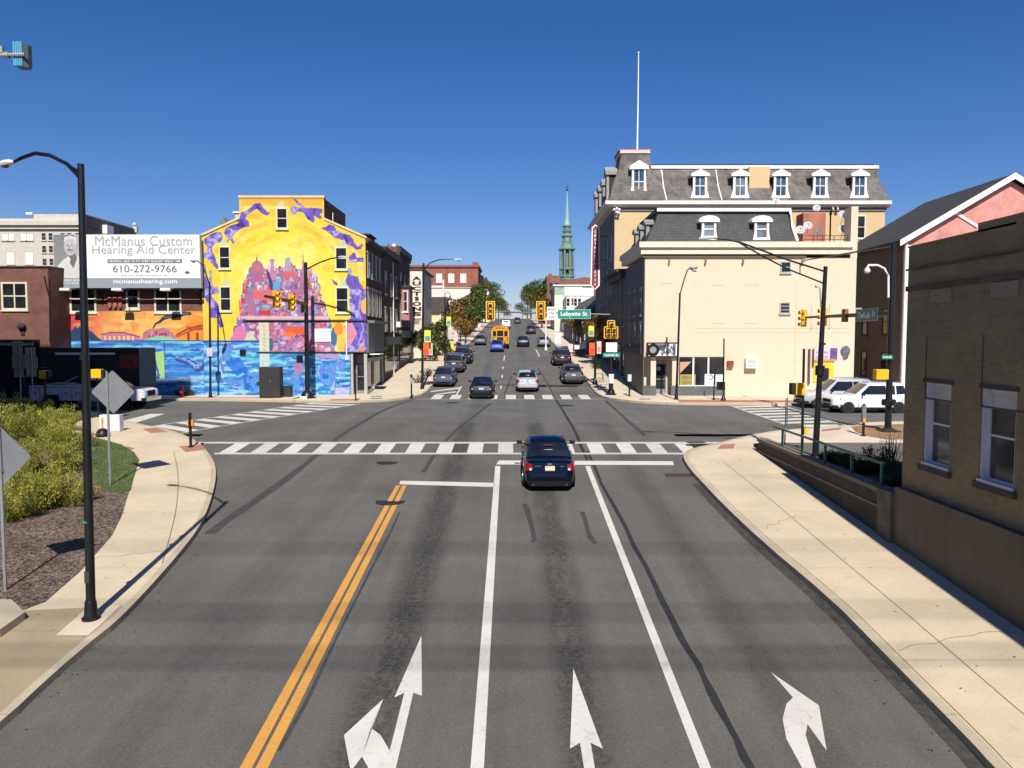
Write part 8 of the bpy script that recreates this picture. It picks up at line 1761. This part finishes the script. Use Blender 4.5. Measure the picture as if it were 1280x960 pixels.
# mural side: thick signal pole, arm, signals, cabinet, hydrant
PYm = 54.6; b = Vector((AX(383.5, PYm), PYm, P(PYm)+.14)); mp_o = thing('signal_mast', 'thick black signal pole in front of the city mural with a bracket lamp', 'signal mast', b); mb = MB(); mb.tube([b, at(382, 328, PYm)], [.17, .125], 16); mb.build('pole', bp, mp_o)
mb = MB(); mb.lathe(b, [(.62, -.02), (.62, .06), (.45, .12), (.40, .3), (.24, .5), (.19, .52)], 12); mb.build('base', bp, mp_o); mb = MB(); mb.box(b.x-.35, b.x+.15, b.y-.75, b.y-.62, b.z-.02, b.z+.16); mb.build('white_block', white, mp_o)
azm = AZ(380, PYm); mb = MB(); mb.tube([(b.x, PYm, azm), (b.x-.15, 50.6, azm+.06), (b.x-.3, 46.6, azm+.12)], [.14, .12, .09], 12); mb.build('arm', bp, mp_o)
mb = MB(); mb.tube([at(384, 336, PYm), at(400, 328, PYm-.6), at(414, 323, PYm-1.1), at(424, 322, PYm-1.4)], .05, 8); mb.build('lamp_arm', bp, mp_o); mb = MB(); lamp_head(mb, at(424, 321.5, PYm-1.4), (1, -.45), .8); mb.build('lamp_head', M('lamp_grey', (.5, .5, .5), .4), mp_o)
signal('yellow traffic signal on the mural pole arm, the nearer and higher of two', (b.x-.22, 48.3, azm+.02), (1, -.45, 0), plate=False, s=1.0); signal('yellow traffic signal on the mural pole arm, close to the thick pole', (b.x-.1, 51.2, azm-.05), (1, -.45, 0), plate=False, s=1.0)
mb = MB(); q2 = at(379.8, 389, PYm-.4); mb.box(q2.x-.2, q2.x+.12, q2.y-.2, q2.y+.1, q2.z-.1, q2.z+.5); recentre(tag(mb.build('control_box', M('grey_green_box', (.11, .14, .11), .5)), 'small grey green box on the thick pole before the city mural', 'box'))
p = Vector((AX(338.5, 54.9), 54.9, P(54.9)+.14)); t = thing('utility_cabinet', 'large black utility cabinet standing before the blue river mural', 'cabinet', p); cabm = M('cabinet_black', (.022, .022, .021), .6, var=.15); hC = AZ(458.5, 54.9)-p.z
mb = MB(); mb.box(p.x-.74, p.x+.74, p.y-.4, p.y+.4, p.z, p.z+hC); mb.build('case', cabm, t, bevel=.02); mb = MB(); mb.box(p.x-.70, p.x-.01, p.y-.42, p.y-.401, p.z+.1, p.z+hC-.08); mb.box(p.x+.01, p.x+.70, p.y-.42, p.y-.401, p.z+.1, p.z+hC-.08); mb.build('doors', cabm, t); mb = MB(); mb.box(p.x+.04, p.x+.08, p.y-.46, p.y-.421, p.z+hC*.5, p.z+hC*.5+.18); mb.build('handle', steel, t)
mb = MB(); mb.box(p.x-.98, p.x-.742, p.y-.2, p.y+.2, p.z+.85, p.z+1.15); mb.build('meter_box', cabm, t)
p = Vector((AX(357, 55.6), 55.6, P(55.6)+.14)); mb = MB(); mb.box(-.4, .4, -.25, .25, 0, .75); mb.box(-.43, .43, -.28, .28, .75, .79); o = mb.build('low_cabinet', cabm); o.location = p; tag(o, 'low dark cabinet at the right side of the large black one', 'cabinet')
p = Vector((AX(226, 55.6), 55.6, P(55.6)+.14)); t = thing('fire_hydrant', 'red fire hydrant with a white cap at the foot of the blue mural', 'fire hydrant', p); rd = M('hydrant_red', (.50, .02, .03), .4)
mb = MB(); mb.lathe(p, [(.19, 0), (.19, .05), (.13, .07), (.13, .52), (.17, .54), (.17, .58), (.14, .68), (.06, .76), (.04, .80)], 14); mb.build('barrel', rd, t); mb = MB(); mb.lathe((p.x-.22, p.y, p.z+.42), [(.06, 0), (.06, .44)], 10, 'x'); mb.build('side_caps', rd, t); mb = MB(); mb.lathe((p.x, p.y-.2, p.z+.35), [(.08, 0), (.08, .1)], 12, 'y'); mb.build('front_cap', white, t)
# low kerb block at the left edge
pts = px([(-40, 800), (-60, 760), (0, 750), (14, 749), (31, 765), (0, 787)], .3); mb = MB(); zz = P(12)+.13; lbk = sheet('kerb_block', [pts], .30, kerbm, skirt=.25, label='low concrete kerb block at the edge of the bark bed', cat='kerb block')
# bicycle, bin and sandwich things on the pavements
def bike(label, x, y, ang):
    t = thing('bicycle', label, 'bicycle', (0, 0, 0)); fr = M('bike_frame', (.03, .03, .035), .4)
    for xx in (-.52, .52):
        mb = MB(); mb.tube([(xx+.34*math.cos(a), 0, .34+.34*math.sin(a)) for a in [2*math.pi*i/18 for i in range(19)]], .018, 5, False); w_ = mb.build('wheel', M('pale_tyre', (.5, .5, .48), .6), t); mb = MB()
        for i in range(6): a = math.pi*i/6; mb.tube([(xx-.33*math.cos(a), 0, .34-.33*math.sin(a)), (xx+.33*math.cos(a), 0, .34+.33*math.sin(a))], .003, 3)
        mb.build('spokes', steel, w_)
    mb = MB(); 
    for s_ in (((-.52, .34), (-.05, .32)), ((-.05, .32), (-.17, .85)), ((-.15, .78), (.36, .80)), ((-.05, .32), (.38, .70)), ((.33, .95), (.52, .34)), ((-.52, .34), (-.15, .78))): mb.tube([(s_[0][0], 0, s_[0][1]), (s_[1][0], 0, s_[1][1])], .018, 6)
    mb.build('frame', fr, t); mb = MB(); mb.tube([(.33, -.25, 1.0), (.33, .25, 1.0)], .014, 6); mb.build('handlebar', fr, t); mb = MB(); mb.ball((-.18, 0, .88), .13, .07, .035); mb.build('saddle', fr, t)
    t.location = (x, y, P(y)+.14); t.rotation_euler = (0, 0, ang)
bike('bicycle with pale tyres leaning by the pole with the orange banner', 7.5, 62.2, .35)
p = Vector((7.1, 66, P(66)+.14)); t = thing('rack', 'black metal rack on the right pavement behind the bronze sedan', 'rack', p); mb = MB(); mb.tube([p, p+Vector((0, 0, .9)), p+Vector((.7, 0, .9)), p+Vector((.7, 0, 0))], .03, 6); mb.tube([p+Vector((0, 0, .5)), p+Vector((.7, 0, .5))], .025, 6); mb.build('frame', bp, t)
for (x, y, m, w_, h, lab) in ((AX(573, 95), 95, blackm, .6, 1.2, 'black litter bin under the orange tree on the left'), (AX(565.5, 88), 88, yb, .35, 1.5, 'yellow newspaper box on the left pavement'), (AX(697, 118), 118, white, .9, 1.5, 'white notice cabinet on the right pavement below the small banner')):
    p = Vector((x, y, P(y)+.14)); mb = MB(); mb.box(-w_/2, w_/2, -.25, .25, .0, h); mb.box(-w_/2-.03, w_/2+.03, -.28, .28, h, h+.06); o = mb.build({'b': 'litter_bin', 'y': 'newspaper_box', 'w': 'notice_cabinet'}[lab[0]], m); o.location = p; tag(o, lab, 'bin' if lab[0] == 'b' else 'box')
for (a, Y, c, w_, h, lab, m) in ((570, 92, 427, .5, 1.0, 'white and pink pole sign beside the orange trees on the left', wbn), (599, 150, 409, .5, .9, 'small white sign by the trees up the left pavement', white), (713, 85, 440, .55, .9, 'white and pink sign on the right pavement beside the golden tree', wbn)):
    p = at(a, c, Y); t = thing('road_sign', lab, 'sign', (p.x, p.y, P(Y))); mb = MB(); mb.tube([(p.x, p.y, P(Y)), (p.x, p.y, p.z+h)], .04, 6); mb.build('post', galv, t); mb = MB(); mb.box(p.x-w_/2, p.x+w_/2, p.y-.05, p.y-.03, p.z, p.z+h); mb.build('panel', m, t)
mb = MB(); q2 = at(718, 437, 88); mb.prism([(0, 0, 0), (1.3, 0, .15), (1.3, 0, 1.1), (.5, 0, .5), (0, 0, .55)], (0, 1.2, 0)); o = mb.build('shop_awning', M('pale_blue_canvas', (.55, .58, .62), .7)); o.location = q2; tag(o, 'pale canvas awning on the right pavement beside the golden tree', 'awning')
# floodlight on a steel arm, top left
Yf = 2.3; t = thing('floodlight', 'blue grey finned floodlight on a horizontal steel arm high on the left', 'lamp', at(28, 70, Yf)); fb = M('finned_blue', (.08, .34, .50), .5); q = lambda a, c, d=0: at(a, c, Yf+d)
K = Yf/9
mb = MB(); c0 = q(21, 84); c1 = q(31.5, 54)
for i in range(5):
    x = c0.x+(c1.x-c0.x)*i/5; mb.box(x, x+(c1.x-c0.x)/5-.006*K, Yf-.06*K, Yf+.10*K, c0.z, c1.z)
mb.box(c0.x, c1.x, Yf-.03*K, Yf+.10*K, c0.z+.01*K, c1.z-.01*K); mb.build('fins', fb, t)
mb = MB(); mb.hexa([(c1.x, Yf-.05*K, c0.z-.01*K), (c1.x+.03*K, Yf, c0.z), (c1.x+.03*K, Yf+.07*K, c0.z), (c0.x+.02*K, Yf+.07*K, c0.z-.01*K), (c1.x, Yf-.05*K, c1.z), (c1.x+.03*K, Yf, c1.z-.015*K), (c1.x+.03*K, Yf+.07*K, c1.z-.015*K), (c0.x+.02*K, Yf+.07*K, c1.z)]); mb.build('head', M('lamp_dark_grey', (.12, .13, .15), .5), t)
mb = MB(); mb.tube([q(-60, 70.5, -.07*K), q(31, 68.0, -.07*K)], .02*K, 8); mb.lathe(q(8, 69, -.07*K), [(.035*K, -.03*K), (.035*K, .03*K)], 8, 'x'); mb.box(q(1, 64).x-.02*K, q(1, 64).x+.03*K, Yf-.02*K, Yf+.02*K, q(1, 66).z, q(1, 58).z); mb.build('arm', M('galv_bright', (.5, .47, .42), .4, .6), t)
# overhead wires, unseen, added behind the viewpoint to cast shadow bands on the road
wm = M('wire', (.03, .03, .03), .6)
for i, (ysh, r) in enumerate(((19.9, .10), (15.9, .12), (13.9, .14), (25.6, .05))):
    zg = P(ysh); y = -20.0; z = zg+(ysh-y)*math.tan(R(SUN_EL))
    mb = MB(); mb.tube([(-60, y, z), (60, y, z)], r*.29, 6); mb.tube([(-60, y, z+.55), (60, y, z+.55)], r*.29, 6); o = mb.build('shadow_wire', wm); recentre(o)
    tag(o, 'pair of unseen overhead wires added behind the viewpoint to cast shadow bands', 'wire', 'overhead wires')
# shading block: unseen, added on the left so its shadow covers the side street
sbk = thing('shade_block', 'unseen tall brick block added beyond the left edge to shade the side street', 'building', (-34, 22, P(22))); mb = MB(); mb.box(-60, -22.0, 12, 31, -4, 26.5); mb.build('wall', brick_r, sbk)
for i in range(6):
    for j in range(5): window(sbk, Wall('E', -22.0), 14+j*3.6, 2+i*4, 1.6, 2.2)
